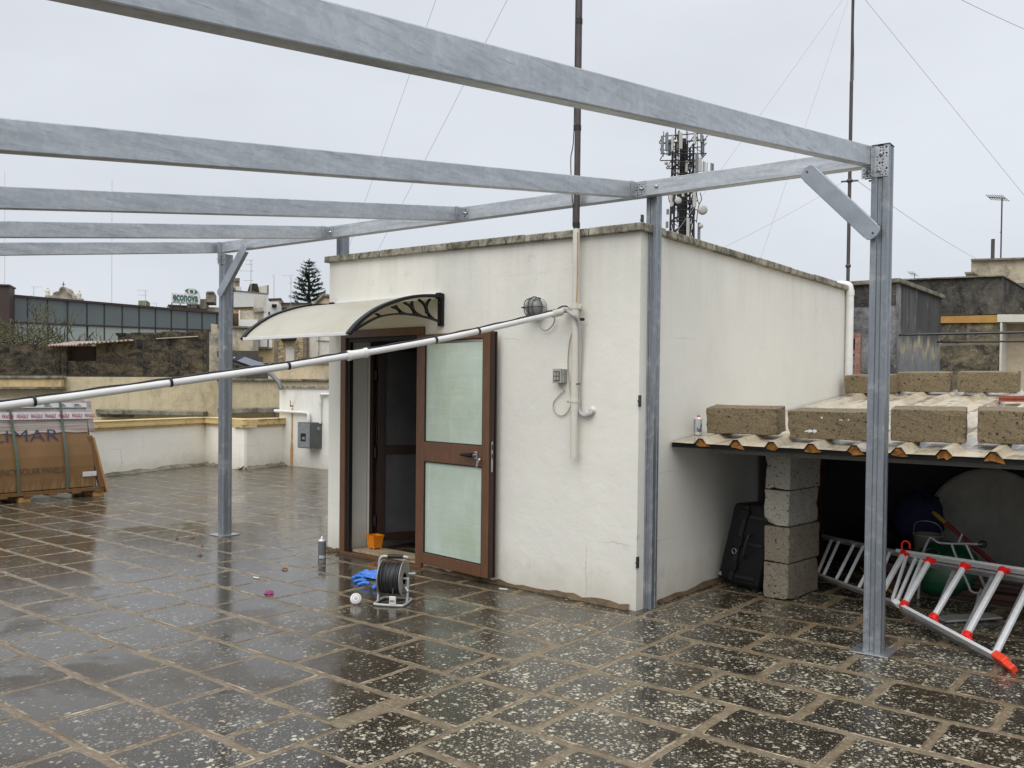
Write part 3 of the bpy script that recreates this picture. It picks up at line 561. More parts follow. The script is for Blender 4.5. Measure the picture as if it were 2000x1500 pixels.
# header along the posts, slightly rising to the left
def hd(x, z): q = FO(x); return V(q[0], q[1], z)
xa, xb = -8.60, -1.71; za, zb = 3.19, 3.135
hh = .112; mb = MB()
def hdr(x0, x1, z0, z1, dep=.08, f=0.):
    b = [hd(x0,z0-hh)+PN*f, hd(x1,z1-hh)+PN*f, hd(x1,z1-hh)-PN*dep, hd(x0,z0-hh)-PN*dep]; mb.hexa(b, [q+V(0,0,hh) for q in b])
hdr(xa, xb, za, zb); mb.build('header_beam', M['galv'], perg, .004)
jd = nrm(V(-.004, -1, -.139)); jh = .118
M['galv_rafter'] = galv('galvanised_steel_rafter', long=(14,2,14))
JX = (-1.72, -3.40, -5.085, -6.79, -8.565)
def htop(x): return za+(zb-za)*(x-xa)/(xb-xa)
for i, x in enumerate(JX):
    q = hd(x, htop(x)+.003)+PN*.004; w = .06; mb = MB(); L = 8.2
    side_ = V(1,0,0); upv = nrm(np.cross(side_, jd)); upv = upv if upv[2] > 0 else -upv
    c0 = q-upv*jh*.0+V(0,0,-jh/2)
    e = c0+jd*L
    rec = lambda p: [p-side_*w/2-V(0,0,jh/2), p+side_*w/2-V(0,0,jh/2), p+side_*w/2+V(0,0,jh/2), p-side_*w/2+V(0,0,jh/2)]
    mb.add(rec(c0)+rec(e), [(3,2,1,0),(4,5,6,7),(0,1,5,4),(1,2,6,5),(2,3,7,6),(3,0,4,7)]); mb.build('rafter', M['galv_rafter'], perg, .005)
    # perforated angle bracket on the +x side
    if i < 4:
        a = hd(x+w/2, htop(x)); mb = MB(); z0, z1 = htop(x)-.113, htop(x)-.003
        if i == 0: z0 -= .075
        q = [a+PT*.002+PN*.0045, a+PT*.085+PN*.0045, a+PT*.085+PN*.0015, a+PT*.002+PN*.0015]
        mb.hexa([V(p[0],p[1],z0) for p in q], [V(p[0],p[1],z1) for p in q])
        if i == 0:
            q = [a+PT*-.075+PN*.0045, a+PT*.0+PN*.0045, a+PT*.0+PN*.0015, a+PT*-.075+PN*.0015]; mb.hexa([V(p[0],p[1],z0) for p in q], [V(p[0],p[1],z0+.07) for p in q])
        q = [a+V(.0005,0,0)+PN*.0046, a+V(.0035,0,0)+PN*.0046, a+V(.0035,0,0)+PN*.075, a+V(.0005,0,0)+PN*.075]; mb.hexa([V(p[0],p[1],z0+.0) for p in q], [V(p[0],p[1],z1) for p in q])
        br = mb.build('angle_bracket', M['galv_plate'], perg, .001)
        mb = MB(); rr = random.Random(i)
        for u in (.016, .034, .052, .07):
            for zz in np.arange(z0+.012, z1-.006, .0185):
                if rr.random() < .8: mb.lathe([(.0,0),(.0042 if rr.random() < .75 else .0065, 0)], a+PT*(u+rr.uniform(-.004,.004))+PN*.0049+V(0,0,zz-a[2]), 8, 0, PN)
        if i == 0:
            for u in (-.06,-.04,-.02):
                for zz in (z0+.012, z0+.03, z0+.052): mb.lathe([(.0,0),(.0045,0)], a+PT*u+PN*.0049+V(0,0,zz-a[2]), 8, 0, PN)
        mb.build('punched_hole', M['hole'], br)
        mb = MB(); bp = [(.05,-.06)] if i else [(.04,-.05),(.03,-.15),(-.045,-.155)]
        for u, zz in bp:
            c = a+PT*u+V(0,0,zz); mb.mark().lathe([(.0,.005),(.013,.005),(.013,.011),(.009,.012),(.009,.022),(0,.022)], c, 6, 0, PN); mb.tube([c+PN*.02, c+PN*.034], .005, 6)
        mb.each('bolt', M['galv_plate'], br)
# bolts on the header beside the corner post and at the posts
mb = MB(); c = hd(-3.20, htop(-3.2)-.055); mb.lathe([(0,0),(.014,0),(.013,.008),(.006,.013),(0,.013)], c, 10, 0, PN); mb.build('bolt', M['galv_plate'], perg)
mb = MB(); c = FO(-1.655)+PT*-.053-PN*.03; mb.mark().tube([c+V(0,0,2.955), c+PT*-.045+V(0,0,2.955)], .006, 6); mb.mark().tube([c-PN*.03+V(0,0,2.945), c-PN*.03+PT*-.03+V(0,0,2.945)], .006, 6); mb.each('bolt', M['steel_dark'], perg)
# left post saddle brackets
mb = MB(); o = oL
for a0, a1 in ((-.06,-.006),(.004,.058)):
    q = [o+PT*a0+PN*.005, o+PT*a1+PN*.005, o+PT*a1+PN*.001, o+PT*a0+PN*.001]; mb.hexa([V(p[0],p[1],2.945) for p in q], [V(p[0],p[1],3.07) for p in q])
q = [o+PT*-.006+PN*.001, o+PT*-.002+PN*.001, o+PT*-.002+PN*.05, o+PT*-.006+PN*.05]; mb.hexa([V(p[0],p[1],2.95) for p in q], [V(p[0],p[1],3.185) for p in q])
br = mb.build('angle_bracket', M['galv_plate'], perg, .001)
mb = MB()
for u, zz in ((-.045,3.02),(-.03,2.99),(.03,3.03),(.045,3.0),(.03,2.97)): mb.lathe([(.0,0),(.006,0)], o+PT*u+PN*.0056+V(0,0,zz), 8, 0, PN)
mb.build('punched_hole', M['hole'], br)
mb = MB(); mb.mark().tube([o+PT*-.075+PN*.012+V(0,0,3.01), o+PT*-.01+PN*.012+V(0,0,3.005)], .006, 6); mb.mark().tube([o+PT*.03+PN*.012+V(0,0,3.0), o+PT*.075+PN*.012+V(0,0,3.0)], .006, 6); mb.each('bolt', M['galv_plate'], br)
# knee braces: rounded channel straps on the front faces
def brace(pa, pb, w, side):
    a = PL(pa[0], pa[1], FO(0)+PN*.044, PN); b = PL(pb[0], pb[1], FO(0)+PN*.044, PN); d = nrm(b-a); u = np.cross(PN, d); r = w/2; pts = []
    for k in range(13):
        t = math.pi*k/12; pts.append(b+u*r*math.cos(t)*1.0+d*r*.55*math.sin(t))
    for k in range(13):
        t = math.pi*k/12; pts.append(a-u*r*math.cos(t)-d*r*.55*math.sin(t))
    mb = MB(); mb.prism([p+PN*.0 for p in pts], PN*.005)
    for sgn in (1, -1):
        q0 = a+u*r*sgn*.985+d*.02; q1 = b+u*r*sgn*.985-d*.02; mb.bar(q0-PN*.018, q1-PN*.018, .006, .044, PN)
    ob = mb.build('knee_brace', M['galv_brace'], perg, .002)
    mb = MB()
    for c in (a, b): mb.mark().lathe([(0,.0055),(.007,.0055),(.006,.0105),(0,.011)], c, 8, 0, PN)
    mb.each('bolt', M['steel_dark'] if side else M['galv_plate'], ob)
M['galv_brace'] = plain('smooth_zinc_strap', (.42,.45,.485), .36, .6, (.24,.26,.29), 3.2, .05, 60)
M['galv_plate2'] = M['galv_plate']
brace((1705, 455), (1577, 336), .105, 1); brace((429, 573), (477, 483), .10, 0)
# wall clamps that hold the corner post to the stair house
for yy in (783, 1095, 435):
    q = FO(-3.284)-PN*.06+PT*-.045; z = VH(1251, yy, q); mb = MB(); mb.box((B[0]+.006, q[1]-.075, z), (.012, .03, .085)); mb.tube([V(B[0]+.01,q[1]-.09,z), V(B[0]+.01,q[1]-.102,z)], .008, 8); mb.build('wall_clamp', M['steel_dark'], perg, .002)
# ------------------------------------------------------------------ door canopy
aw = thing('door_canopy', 'curved opal door canopy with two black scrolled brackets above the doorway', 'canopy', tuple(W(.8, 0, 2.2)))
sR = WS(864, 600)[0]; sL = WS(655, 592)[0]-.0
def bp(px, py, s=None):                                       # pixel on the bracket's own plane -> (out, up)
    p = PL(px, py, W(sR, 0, 0), TT); return np.dot(p-A, NN), p[2]
# scale the left bracket from the right one: same profile
outer = [bp(*q) for q in ((862,579),(840,577.5),(815,578.5),(790,583),(765,590.5),(742,600),(722,612),(704,626),(692,638),(681,652))]
inner = [bp(*q) for q in ((859,629),(840,623),(815,618),(790,616.5),(768,618),(745,622.5),(724,629),(706,638),(692,647))]
zz_p = lambda *q: [(560+x/5, 380+y/5) for x, y in q]
inner = [bp(*q) for q in zz_p((1485,1238),(1400,1208),(1290,1184),(1180,1168),(1080,1166),(980,1176),(880,1200),(760,1262),(650,1330))]
struts = [zz_p((1400,1020),(1370,1065),(1364,1115),(1385,1170),(1440,1222)), zz_p((1290,1025),(1338,1068),(1362,1120),(1366,1160)), zz_p((1222,1042),(1226,1095),(1255,1150),(1320,1188)), zz_p((1150,1055),(1200,1085),(1235,1130),(1248,1178)), zz_p((1062,1085),(1090,1125),(1140,1158),(1200,1170)), zz_p((1030,1098),(1085,1120),(1105,1140),(1112,1166)), zz_p((872,1165),(900,1178),(908,1196))]
outer = [(max(o,.0), z) for o, z in outer]
zoff = bp(862,579)[1]
def bracket(s):
    mb = MB()
    def band(pts, w, t):
        pts = smoothpath([V(o, z, 0) for o, z in pts], 5); L = []
        for i, p in enumerate(pts):
            d = nrm(pts[min(i+1,len(pts)-1)]-pts[max(i-1,0)]); n = V(-d[1], d[0], 0); L.append((p+n*t/2, p-n*t/2))
        for i in range(len(L)-1):
            q = [L[i][0], L[i+1][0], L[i+1][1], L[i][1]]
            mb.hexa([W(s-w/2, a[0], a[1]) for a in q], [W(s+w/2, a[0], a[1]) for a in q])
    band(outer, .05, .026); band(inner, .034, .015)
    for st in struts: band([bp(*q) for q in st], .030, .012)
    z0 = bp(861,637)[1]; z1 = bp(868,574)[1]
    return mb, z0, z1
for s in (sR, sL):
    mb, z0, z1 = bracket(s); br = mb.build('bracket', M['black_bracket'], aw)
    mb = MB(); wbox(mb, s-.028, s+.028, .0012, .034, z0, z1); wbox(mb, s-.03, s+.03, .0345, .06, z1-.05, z1+.004)
    wp = mb.build('wall_plate', M['black_bracket'], br, .006)
    mb = MB()
    for zz in (z0+.03, z1-.08): mb.mark().lathe([(0,.0345),(.009,.0345),(.008,.040),(0,.041)], W(s, 0, zz), 8, 0, NN)
    mb.each('screw', M['steel_dark'], wp)
so = smoothpath([V(o, z, 0) for o, z in outer], 6); mb = MB(); t = .0035; n = len(so); up = -.004
vs = []
for s in (sL+.002, sR-.002):
    for p in so: vs.append(W(s, p[0], p[1]+up))
for s in (sL+.002, sR-.002):
    for p in so: vs.append(W(s, p[0], p[1]+up-t))
fs = [(i, i+1, n+i+1, n+i) for i in range(n-1)]+[(2*n+i, 3*n+i, 3*n+i+1, 2*n+i+1) for i in range(n-1)]+[(n-1, 2*n+n-1, 3*n+n-1, 2*n-1), (0, n, 3*n, 2*n)]
mb.add(vs, fs, 0, True); mb.build('sheet', M['polycarb'], aw)
mb = MB(); o, z = outer[-1]; wbox(mb, sL+.026, sR-.026, o-.008, o+.012, z-.012, z+.016); mb.build('front_strip', M['white_metal'], aw, .003)
mb = MB(); wbox(mb, sL+.03, sR-.031, .002, .03, outer[0][1]+.014, outer[0][1]+.032); mb.build('wall_strip', M['white_metal'], aw, .003)

# ------------------------------------------------------------------ masts, pipes and wires
def wall_pt(px, py, o): s, z = WS(px, py, o); return W(s, o, z)
sM = WS(1124, 670, .06)[0]; mo = .065
def mz(py): return VH(1124, py, W(sM, mo, 0))
mast = thing('antenna_mast', 'dark guyed mast rising from a cream pipe on the front wall beside the cage lamp', 'mast', tuple(W(sM, mo, 1.05)))
zs = mz(447); mb = MB(); mb.tube([W(sM, mo, zs-.03), W(sM, mo, 7.9)], .0235, 12); pole = mb.build('pole', M['mast'], mast)
mb = MB(); mb.tube([W(sM, mo, mz(895)), W(sM, mo, mz(890)), W(sM, mo, zs)], [.026,.0275,.0275], 14); mb.tube([W(sM, mo, mz(802)), W(sM, mo, mz(745))], .0285, 14); mb.build('pipe_sleeve', M['pvc_old'], mast)
mb = MB()
for py in (600, 783):
    z = mz(py); mb.tube([W(sM, mo, z-.012), W(sM, mo, z+.012)], .033, 12); wbox(mb, sM-.012, sM+.012, .0, mo-.02, z-.014, z+.014); wbox(mb, sM-.062, sM-.03, mo-.012, mo+.012, z-.016, z+.016); mb.tube([W(sM-.05, mo, z), W(sM-.05, mo+.03, z)], .006, 6)
    if py == 600: wbox(mb, sM+.03, sM+.055, mo-.01, mo+.01, z-.014, z+.02); mb.tube([W(sM+.045,mo,z),W(sM+.075,mo+.005,z+.004)], .006, 6)
mb.build('clamp', M['pvc_old'], mast, .002)
mb = MB()
for py in (440, 250, 42): mb.tube([W(sM, mo, mz(py)-.02), W(sM, mo, mz(py)+.02)], .0265, 12)
mb.build('tape_band', M['rubber'], pole)
mb = MB(); mb.tube(smoothpath([W(sM-.026, mo+.012, mz(y)) for y in (442, 400)]+[W(sM-.03, mo+.02, mz(y)) for y in (385,)]+[W(sM-.055, mo+.01, mz(310)), W(sM-.026, mo+.015, mz(262)), W(sM-.024, mo+.012, mz(60)), W(sM-.024, mo+.012, 7.0)], 6), .004, 5); mb.build('aerial_cable', M['cable_black'], mast)
mb = MB(); mb.lathe([(.027,0),(.06,0),(.06,.015),(.027,.015)], W(sM, mo, mz(-285)), 10); mb.lathe([(.027,0),(.06,0),(.06,.015),(.027,.015)], W(sM, mo, 7.75), 10); mb.build('guy_collar', M['mast'], mast)
# rust run on the pipe
mb = MB(); mb.tube([W(sM+.024, mo+.02, mz(590)), W(sM+.026, mo+.015, mz(540)), W(sM+.024, mo+.018, mz(455))], .0035, 5); mb.build('rust_stain', M['rust_stain'], mast)
anchor = Yp(572, 793, 11.60)
def wire(name, a, b, sag, r, lab, grp=None, mat='cable_grey', cat='wire'):
    a = np.asarray(a, float); b = np.asarray(b, float); mb = MB()
    mb.tube([a+(b-a)*t-V(0,0,sag*4*t*(1-t)) for t in np.linspace(0, 1, 13)], r*(.6 if r < .01 else 1.), 5); o = mb.build(name, M[mat]); return tag(o, lab, cat, grp)
wire('guy_wire', W(sM, mo, 7.75), anchor+V(0,-.01,.0), .03, .0032, 'taut upper guy wire from the front wall mast to the white annex wall', 'mast guy wires')
wire('guy_wire', W(sM, mo, mz(-285)), anchor+V(.02,-.01,.01), .10, .0032, 'slacker lower guy wire from the front wall mast to the annex wall', 'mast guy wires')
# mast behind the stair house
Y2 = YB+.35; m2 = Yp(1656, 552, Y2); b2 = V(m2[0], Y2, 0)
def m2z(y): return VH(1656, y, b2)
mast2 = thing('antenna_mast', 'slim dark guyed mast standing behind the far corner of the stair house', 'mast', (b2[0], b2[1], 2.2))
mb = MB(); mb.tube([V(b2[0],Y2,2.2), V(b2[0],Y2,m2z(160))], .020, 10); mb.tube([V(b2[0],Y2,m2z(160)), V(b2[0],Y2,7.6)], .016, 10); mb.build('pole', M['mast'], mast2)
mb = MB(); mb.lathe([(.02,0),(.034,0),(.034,.03),(.02,.03)], V(b2[0],Y2,m2z(356)), 10); mb.bar(V(b2[0]-.09,Y2-.03,m2z(354)), V(b2[0]+.09,Y2+.03,m2z(354)), .025, .016); mb.lathe([(.02,0),(.03,0),(.03,.03),(.02,.03)], V(b2[0],Y2,m2z(522)), 10); mb.lathe([(.016,0),(.05,0),(.05,.02),(.016,.02)], V(b2[0],Y2,m2z(-30)), 10); mb.build('guy_collar', M['steel_dark'], mast2)
mb = MB(); mb.tube([V(b2[0]+.024+.006*math.sin(z*5), Y2-.02, z) for z in np.arange(m2z(160), 7.4, .1)], .004, 5)
mb.build('aerial_cable', M['cable_black'], mast2)
t0 = V(b2[0], Y2, m2z(-28)); c0 = V(b2[0], Y2, m2z(354))
wire('guy_wire', t0, Yp(1302, 458, 8.2)-V(0,0,.12), .0, .003, 'guy wire slanting from the slim mast past the cell tower to the roof', 'slim mast guy wires')
wire('guy_wire', t0, Yp(1477, 508, 8.8)-V(0,0,.12), .0, .003, 'steepest guy wire running down from the slim mast behind the side coping', 'slim mast guy wires')
wire('guy_wire', c0-V(.08,0,0), Yp(1378, 478, 7.3)-V(0,0,.10), .03, .003, 'low flat guy wire from the slim mast collar leftward to the stair house coping', 'slim mast guy wires')
wire('guy_wire', c0+V(.08,0,0), Yp(1912, 508, 19.5), .05, .0045, 'low guy wire from the slim mast collar to the beige roof on the right', 'slim mast guy wires')
wire('guy_wire', t0, Yp(2060, 455, 15.), .0, .0036, 'high guy wire from the slim mast sloping out past the yagi aerial', 'slim mast guy wires')
wire('overhead_cable', Yp(1800, -40, 12.), Yp(2080, 90, 14.), .03, .004, 'dark overhead cable crossing the top right corner of the sky', None, 'cable_black', 'cable')

# rain pipe at the far corner of the stair house
mb = MB(); x = B[0]+.05; pp = thing('rain_pipe', 'white rain pipe with elbow at the far end of the side wall', 'pipe', (x, YB-.12, 1.2)); y = YB-.06
ztp = Xp(1660, 560, x)[2]; mb.tube(smoothpath([V(x-.45,y+.0,ztp+.035), V(x-.1,y,ztp+.03), V(x-.02,y,ztp+.015), V(x,y,ztp-.04)], 5)+[V(x,y,1.665)], .042, 12); mb.build('pipe', M['pvc'], pp)
mb = MB(); mb.tube([V(x,y,ztp-.10), V(x,y,ztp-.04)], .047, 12); mb.tube([V(x-.14,y,ztp+.031), V(x-.08,y,ztp+.028)], .047, 12); mb.build('elbow', M['pvc'], pp)

# conduit spanning the terrace with a black cable tied on top
cpts = [(-330,842,3.8),(-40,799,4.40),(160,772,4.78),(333,748,5.1),(480,727,5.37),(563,715,5.54),(640,702,5.70),(697,692,5.83),(800,674,6.07),(900,654.5,6.32),(1000,632,6.58),(1085,612,6.80)]
span = thing('conduit_span', 'long white plastic conduit with a black cable tied along it, spanning from the wall', 'conduit', tuple(P(563,715,5.54)))
c3 = [P(*q) for q in cpts]; c3.insert(0, c3[0]+(c3[0]-c3[1])*5.); cp = smoothpath(c3, 6); mb = MB(); mb.tube(cp, .0215, 12); mb.build('conduit', M['pvc'], span)
mb = MB(); mb.tube([p+V(0,0,.0265)+V(.0,.0,.003*math.sin(i*1.7)) for i, p in enumerate(cp)]+smoothpath([P(1085,606,6.80), P(1100,598,6.84), P(1115,601,6.88)], 4), .0062, 6); mb.build('black_cable', M['cable_black'], span)
for px, py in ((52,790),(333,748.5),(563,715),(848,664.5),(934,647)):
    i = min(range(len(cp)-1), key=lambda i: np.linalg.norm(nrm(cp[i]-EYE)-nrm(ray(px,py)))); d = nrm(cp[i+1]-cp[i]); mb = MB()
    mb.tube([cp[i]-d*.007+V(0,0,.004), cp[i]+d*.007+V(0,0,.004)], .0285, 10); mb.build('cable_tie', M['rubber'], span)
i = min(range(len(cp)-1), key=lambda i: np.linalg.norm(nrm(cp[i]-EYE)-nrm(ray(697,692)))); d = nrm(cp[i+1]-cp[i]); mb = MB()
mb.tube([cp[i]-d*.07, cp[i]-d*.045], .034, 12); mb.tube([cp[i]-d*.045, cp[i]+d*.05], .030, 12); mb.tube([cp[i]+d*.05, cp[i]+d*.075], .034, 12); mb.build('coupling', M['pvc'], span)
e = cp[-1]; d = nrm(cp[-1]-cp[-2]); mb = MB(); mb.tube([e-d*.03, e+d*.06], .029, 12); mb.build('coupling', M['pvc_old'], span)
fx = thing('flexible_conduit', 'grey flexible conduit curving down beside the cream pipe to a socket in the wall', 'conduit', tuple(W(sM, .03, 1.4)))
e2 = e+d*.06
pts = [e2, e2+d*.05, wall_pt(1118,614,.12), wall_pt(1129,626,.08), wall_pt(1133,650,.05), wall_pt(1133,690,.035), wall_pt(1131,740,.03), wall_pt(1130,780,.03), wall_pt(1131,802,.03), wall_pt(1141,812,.03), wall_pt(1152,809,.03), wall_pt(1158,802,.012)]
mb = MB(); sp = smoothpath(pts, 9); mb.tube(sp, [.0175 if i % 2 else .0145 for i in range(len(sp))], 10); mb.build('hose', M['conduit_grey'], fx)
mb = MB(); q = wall_pt(1158,802,.0); mb.lathe([(.03,0),(.03,.012),(.018,.022),(0,.022)], q, 10, 0, NN); mb.build('wall_socket', M['pvc_old'], fx)
mb = MB(); z = mz(624); mb.tube([W(sM+.03,mo-.01,z), W(sM+.07,mo-.015,z)], .012, 8); z = mz(750); mb.tube([W(sM-.03, mo+.01, z), W(sM+.06, mo+.01, z)], .005, 6); mb.build('cable_tie', M['rubber'], fx)

# caged bulkhead lamp
q = wall_pt(1053, 602, 0.); lamp = thing('bulkhead_lamp', 'round caged bulkhead lamp with grey glass on the front wall', 'wall lamp', tuple(q))
mb = MB(); mb.lathe([(0,.0012),(.083,.0012),(.085,.02),(.08,.04),(.07,.044)], q, 26, 0, NN); mb.build('housing', M['conduit_grey'], lamp)
M['lamp_glass'] = plain('dusty_ribbed_glass', (.30,.30,.28), .18, 0, (.18,.18,.165), 14, .1, 60)
mb = MB(); mb.lathe([(.068,.042),(.072,.075),(.062,.105),(.036,.122),(0,.126)], q, 26, 0, NN); mb.build('glass', M['lamp_glass'], lamp)
mb = MB(); cz = V(0,0,1)
for o in (-.04, .0, .04):
    r = math.sqrt(.084**2-o*o); mb.tube(smoothpath([q+TT*o+cz*r+NN*.03, q+TT*o+cz*r+NN*.075, q+TT*o+cz*r*.6+NN*.13, q+TT*o+NN*.14, q+TT*o-cz*r*.6+NN*.13, q+TT*o-cz*r+NN*.075, q+TT*o-cz*r+NN*.03], 4), .0042, 6)
mb.tube(smoothpath([q+TT*.096+NN*.05, q+TT*.092+NN*.10, q+TT*.07+NN*.132, q+NN*.142, q-TT*.07+NN*.132, q-TT*.092+NN*.10, q-TT*.096+NN*.05], 4), .0042, 6)
mb.tube([q+NN*.065+TT*.083*math.cos(a)+cz*.083*math.sin(a) for a in np.linspace(0, 2*math.pi, 25)[:-1]], .0042, 6, 0, True, True)
mb.build('cage', M['steel_dark'], lamp)
mb = MB(); mb.tube(smoothpath([q-cz*.08+NN*.03, wall_pt(1057,640,.035), wall_pt(1068,645,.03), wall_pt(1080,634,.03), wall_pt(1083,620,.04), wall_pt(1075,606,.05)], 8), .006, 6); mb.build('lead', M['cable_grey'], lamp)

# small outdoor socket box with looped cable
s0, z0 = WS(1098, 734, .0); sb = thing('socket_box', 'small grey outdoor switch box below the cage lamp with a looped cable', 'switch box', tuple(W(s0, 0, z0)))
M['sw_grey'] = plain('grey_box_plastic', (.44,.43,.39), .45); M['sw_dark'] = plain('smoked_window', (.13,.12,.09), .3)
mb = MB(); wbox(mb, s0-.04, s0+.05, .001, .05, z0-.055, z0+.052); wbox(mb, s0-.043, s0+.04, .0505, .068, z0-.058, z0+.055); body = mb.build('body', M['sw_grey'], sb, .004)
mb = MB(); wbox(mb, s0-.03, s0+.028, .0685, .072, z0-.043, z0+.035); mb.build('window', M['sw_dark'], body, .002)
mb = MB()
for a in (-.014, .012):
    for b in (-.022, .012): wbox(mb, s0+a-.008, s0+a+.008, .0722, .075, z0+b-.012, z0+b+.012)
mb.build('rocker', M['sw_grey'], body)
mb = MB(); mb.tube([W(s0,.03,z0-.055), W(s0,.03,z0-.08)], .012, 8); mb.tube(smoothpath([W(s0,.03,z0-.08), wall_pt(1102,762,.02), wall_pt(1094,770,.015), wall_pt(1081,787,.012), wall_pt(1084,805,.012), wall_pt(1098,812,.012), wall_pt(1110,802,.015), wall_pt(1116,786,.05), wall_pt(1113,760,.03), wall_pt(1109,715,.012), wall_pt(1112,670,.012), wall_pt(1117,650,.012)], 8), .0042, 6); mb.build('lead', M['cable_beige'], sb)

# ------------------------------------------------------------------ lean-to shelter of the side wall
K = .094; YF = 6.11; Z0 = 1.225
def rz(y): return Z0+(y-YF)*K
def RF(px, py, lift=0.):
    d = ray(px, py); t = (Z0-YF*K+lift-1.6)/(d[2]-K*d[1]); return EYE+d*t
XR0, XR1 = B[0]+.012, 1.2; YBK = 10.6; YBW = 9.0
sh = thing('ribbed_roof', 'cream ribbed metal sandwich roof sheet sloping over the dark storage shelter', 'roof', (-1.2, 6.2, 1.15))
M['sheet'] = weathered('cream_roof_sheet', (.60,.55,.45), (.30,.24,.16), .35, 2.2, (2.4,.35,1), (.70,.68,.62), 30); 
def wet_roof():
    m = NT('wet_cream_roof_sheet'); n = m.noise(2.2, 6, .7, m.map((5,.6,1))); b = m.noise(2.4, 4, .6, m.map((1.6,.9,1)))
    col = m.mix(m.ramp(n, (.42, 0.), (.78, 1.)), (.56,.49,.37), (.33,.265,.175)); col = m.mix(m.ramp(m.noise(9, 5, .75), (.52, 0.), (.68, .7)), col, (.25,.20,.13)); col = m.mix(m.ramp(b, (.54, 0.), (.64, .7)), col, (.30,.29,.27)); col = m.mix(m.ramp(m.noise(3, 5, .7), (.64, 0.), (.74, .8)), col, (.22,.10,.035))
    return m.set(col=col, rough=m.ramp(b, (.45, .42), (.58, .05)), nor=m.bump(n, .03, .01))
M['sheet_wet'] = wet_roof(); M['foam'] = plain('old_yellow_foam', (.40,.165,.025), .9, 0, (.07,.03,.01), 26, .9, 60); M['soffit'] = plain('grey_sheet_soffit', (.20,.19,.165), .6)
ribs = [-3.045,-2.765,-2.49,-2.205,-1.915,-1.63,-1.355,-1.075,-.80,-.52,-.24,.04,.32,.60,.88]
prof = [(XR0, 0.)]
for r in ribs: prof += [(r-.050, 0.), (r-.018, .040), (r+.018, .040), (r+.050, 0.)]
prof.append((XR1, 0.)); n = len(prof); mb = MB(); NY = 9; vs = []; rr = random.Random(2)
ys = np.linspace(YF, YBK, NY)
for y in ys:
    for x, z in prof: vs.append((x, y+(rr.uniform(-.012,.012) if y == YF else 0), rz(y)+z+rr.uniform(-.0015,.0015)))
mb.add(vs, [(j*n+i, j*n+i+1, (j+1)*n+i+1, (j+1)*n+i) for j in range(NY-1) for i in range(n-1)])
shs = mb.build('top_sheet', M['sheet_wet'], sh)
mb = MB()
for i in range(n-1):
    (x0, za_), (x1_, zb_) = prof[i], prof[i+1]; q = V(0,0,-.002)
    if za_ == zb_ == 0.: continue
for r in ribs:
    mb.mark(); poly = [V(r-.046,YF+.02,Z0-.004), V(r-.016,YF+.012+rr.uniform(-.01,.01),Z0+.031), V(r+.016,YF+.012+rr.uniform(-.01,.01),Z0+.031), V(r+.050,YF+.02,Z0-.004), V(r+.035+rr.uniform(-.03,.045),YF+.014,Z0-.012-rr.uniform(0,.026)), V(r+rr.uniform(-.012,.012),YF+.014,Z0-.012-rr.uniform(0,.02)), V(r-.03-rr.uniform(-.02,.025),YF+.014,Z0-.010-rr.uniform(0,.014))]
    mb.prism(poly, (0,.06,.004))
mb.each('foam_core', M['foam'], sh)
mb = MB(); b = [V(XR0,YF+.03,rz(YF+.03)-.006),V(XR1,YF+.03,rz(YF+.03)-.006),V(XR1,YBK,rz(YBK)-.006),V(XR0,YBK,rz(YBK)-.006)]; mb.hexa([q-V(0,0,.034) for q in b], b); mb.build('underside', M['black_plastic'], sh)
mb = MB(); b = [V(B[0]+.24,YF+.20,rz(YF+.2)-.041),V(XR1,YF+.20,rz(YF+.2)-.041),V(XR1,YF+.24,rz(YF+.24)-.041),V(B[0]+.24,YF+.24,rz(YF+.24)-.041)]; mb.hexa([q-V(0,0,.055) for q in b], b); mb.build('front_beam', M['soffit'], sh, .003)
mb = MB(); b = [V(XR0,YBW,0),V(XR1+.2,YBW,0),V(XR1+.2,YBW+.15,0),V(XR0,YBW+.15,0)]; mb.hexa(b, [q+V(0,0,rz(YBW)-.045) for q in b]); tag(mb.build('shelter_back_wall', plain('shade_toned_shelter_wall', (.035,.035,.037), .85, 0, (.02,.02,.021), 2)), 'back wall closing the low storage shelter, coloured near black for its shade', 'wall')  # near-black base colour stands in for the deep shade under the roof
mb = MB(); b = [V(XR1,6.4,0),V(XR1+.2,6.4,0),V(XR1+.2,YBW-.01,0),V(XR1,YBW-.01,0)]; mb.hexa(b, [q+V(0,0,1.14) for q in b]); tag(mb.build('shelter_side_wall', M['stucco']), 'low white side wall under the right end of the ribbed roof', 'wall')
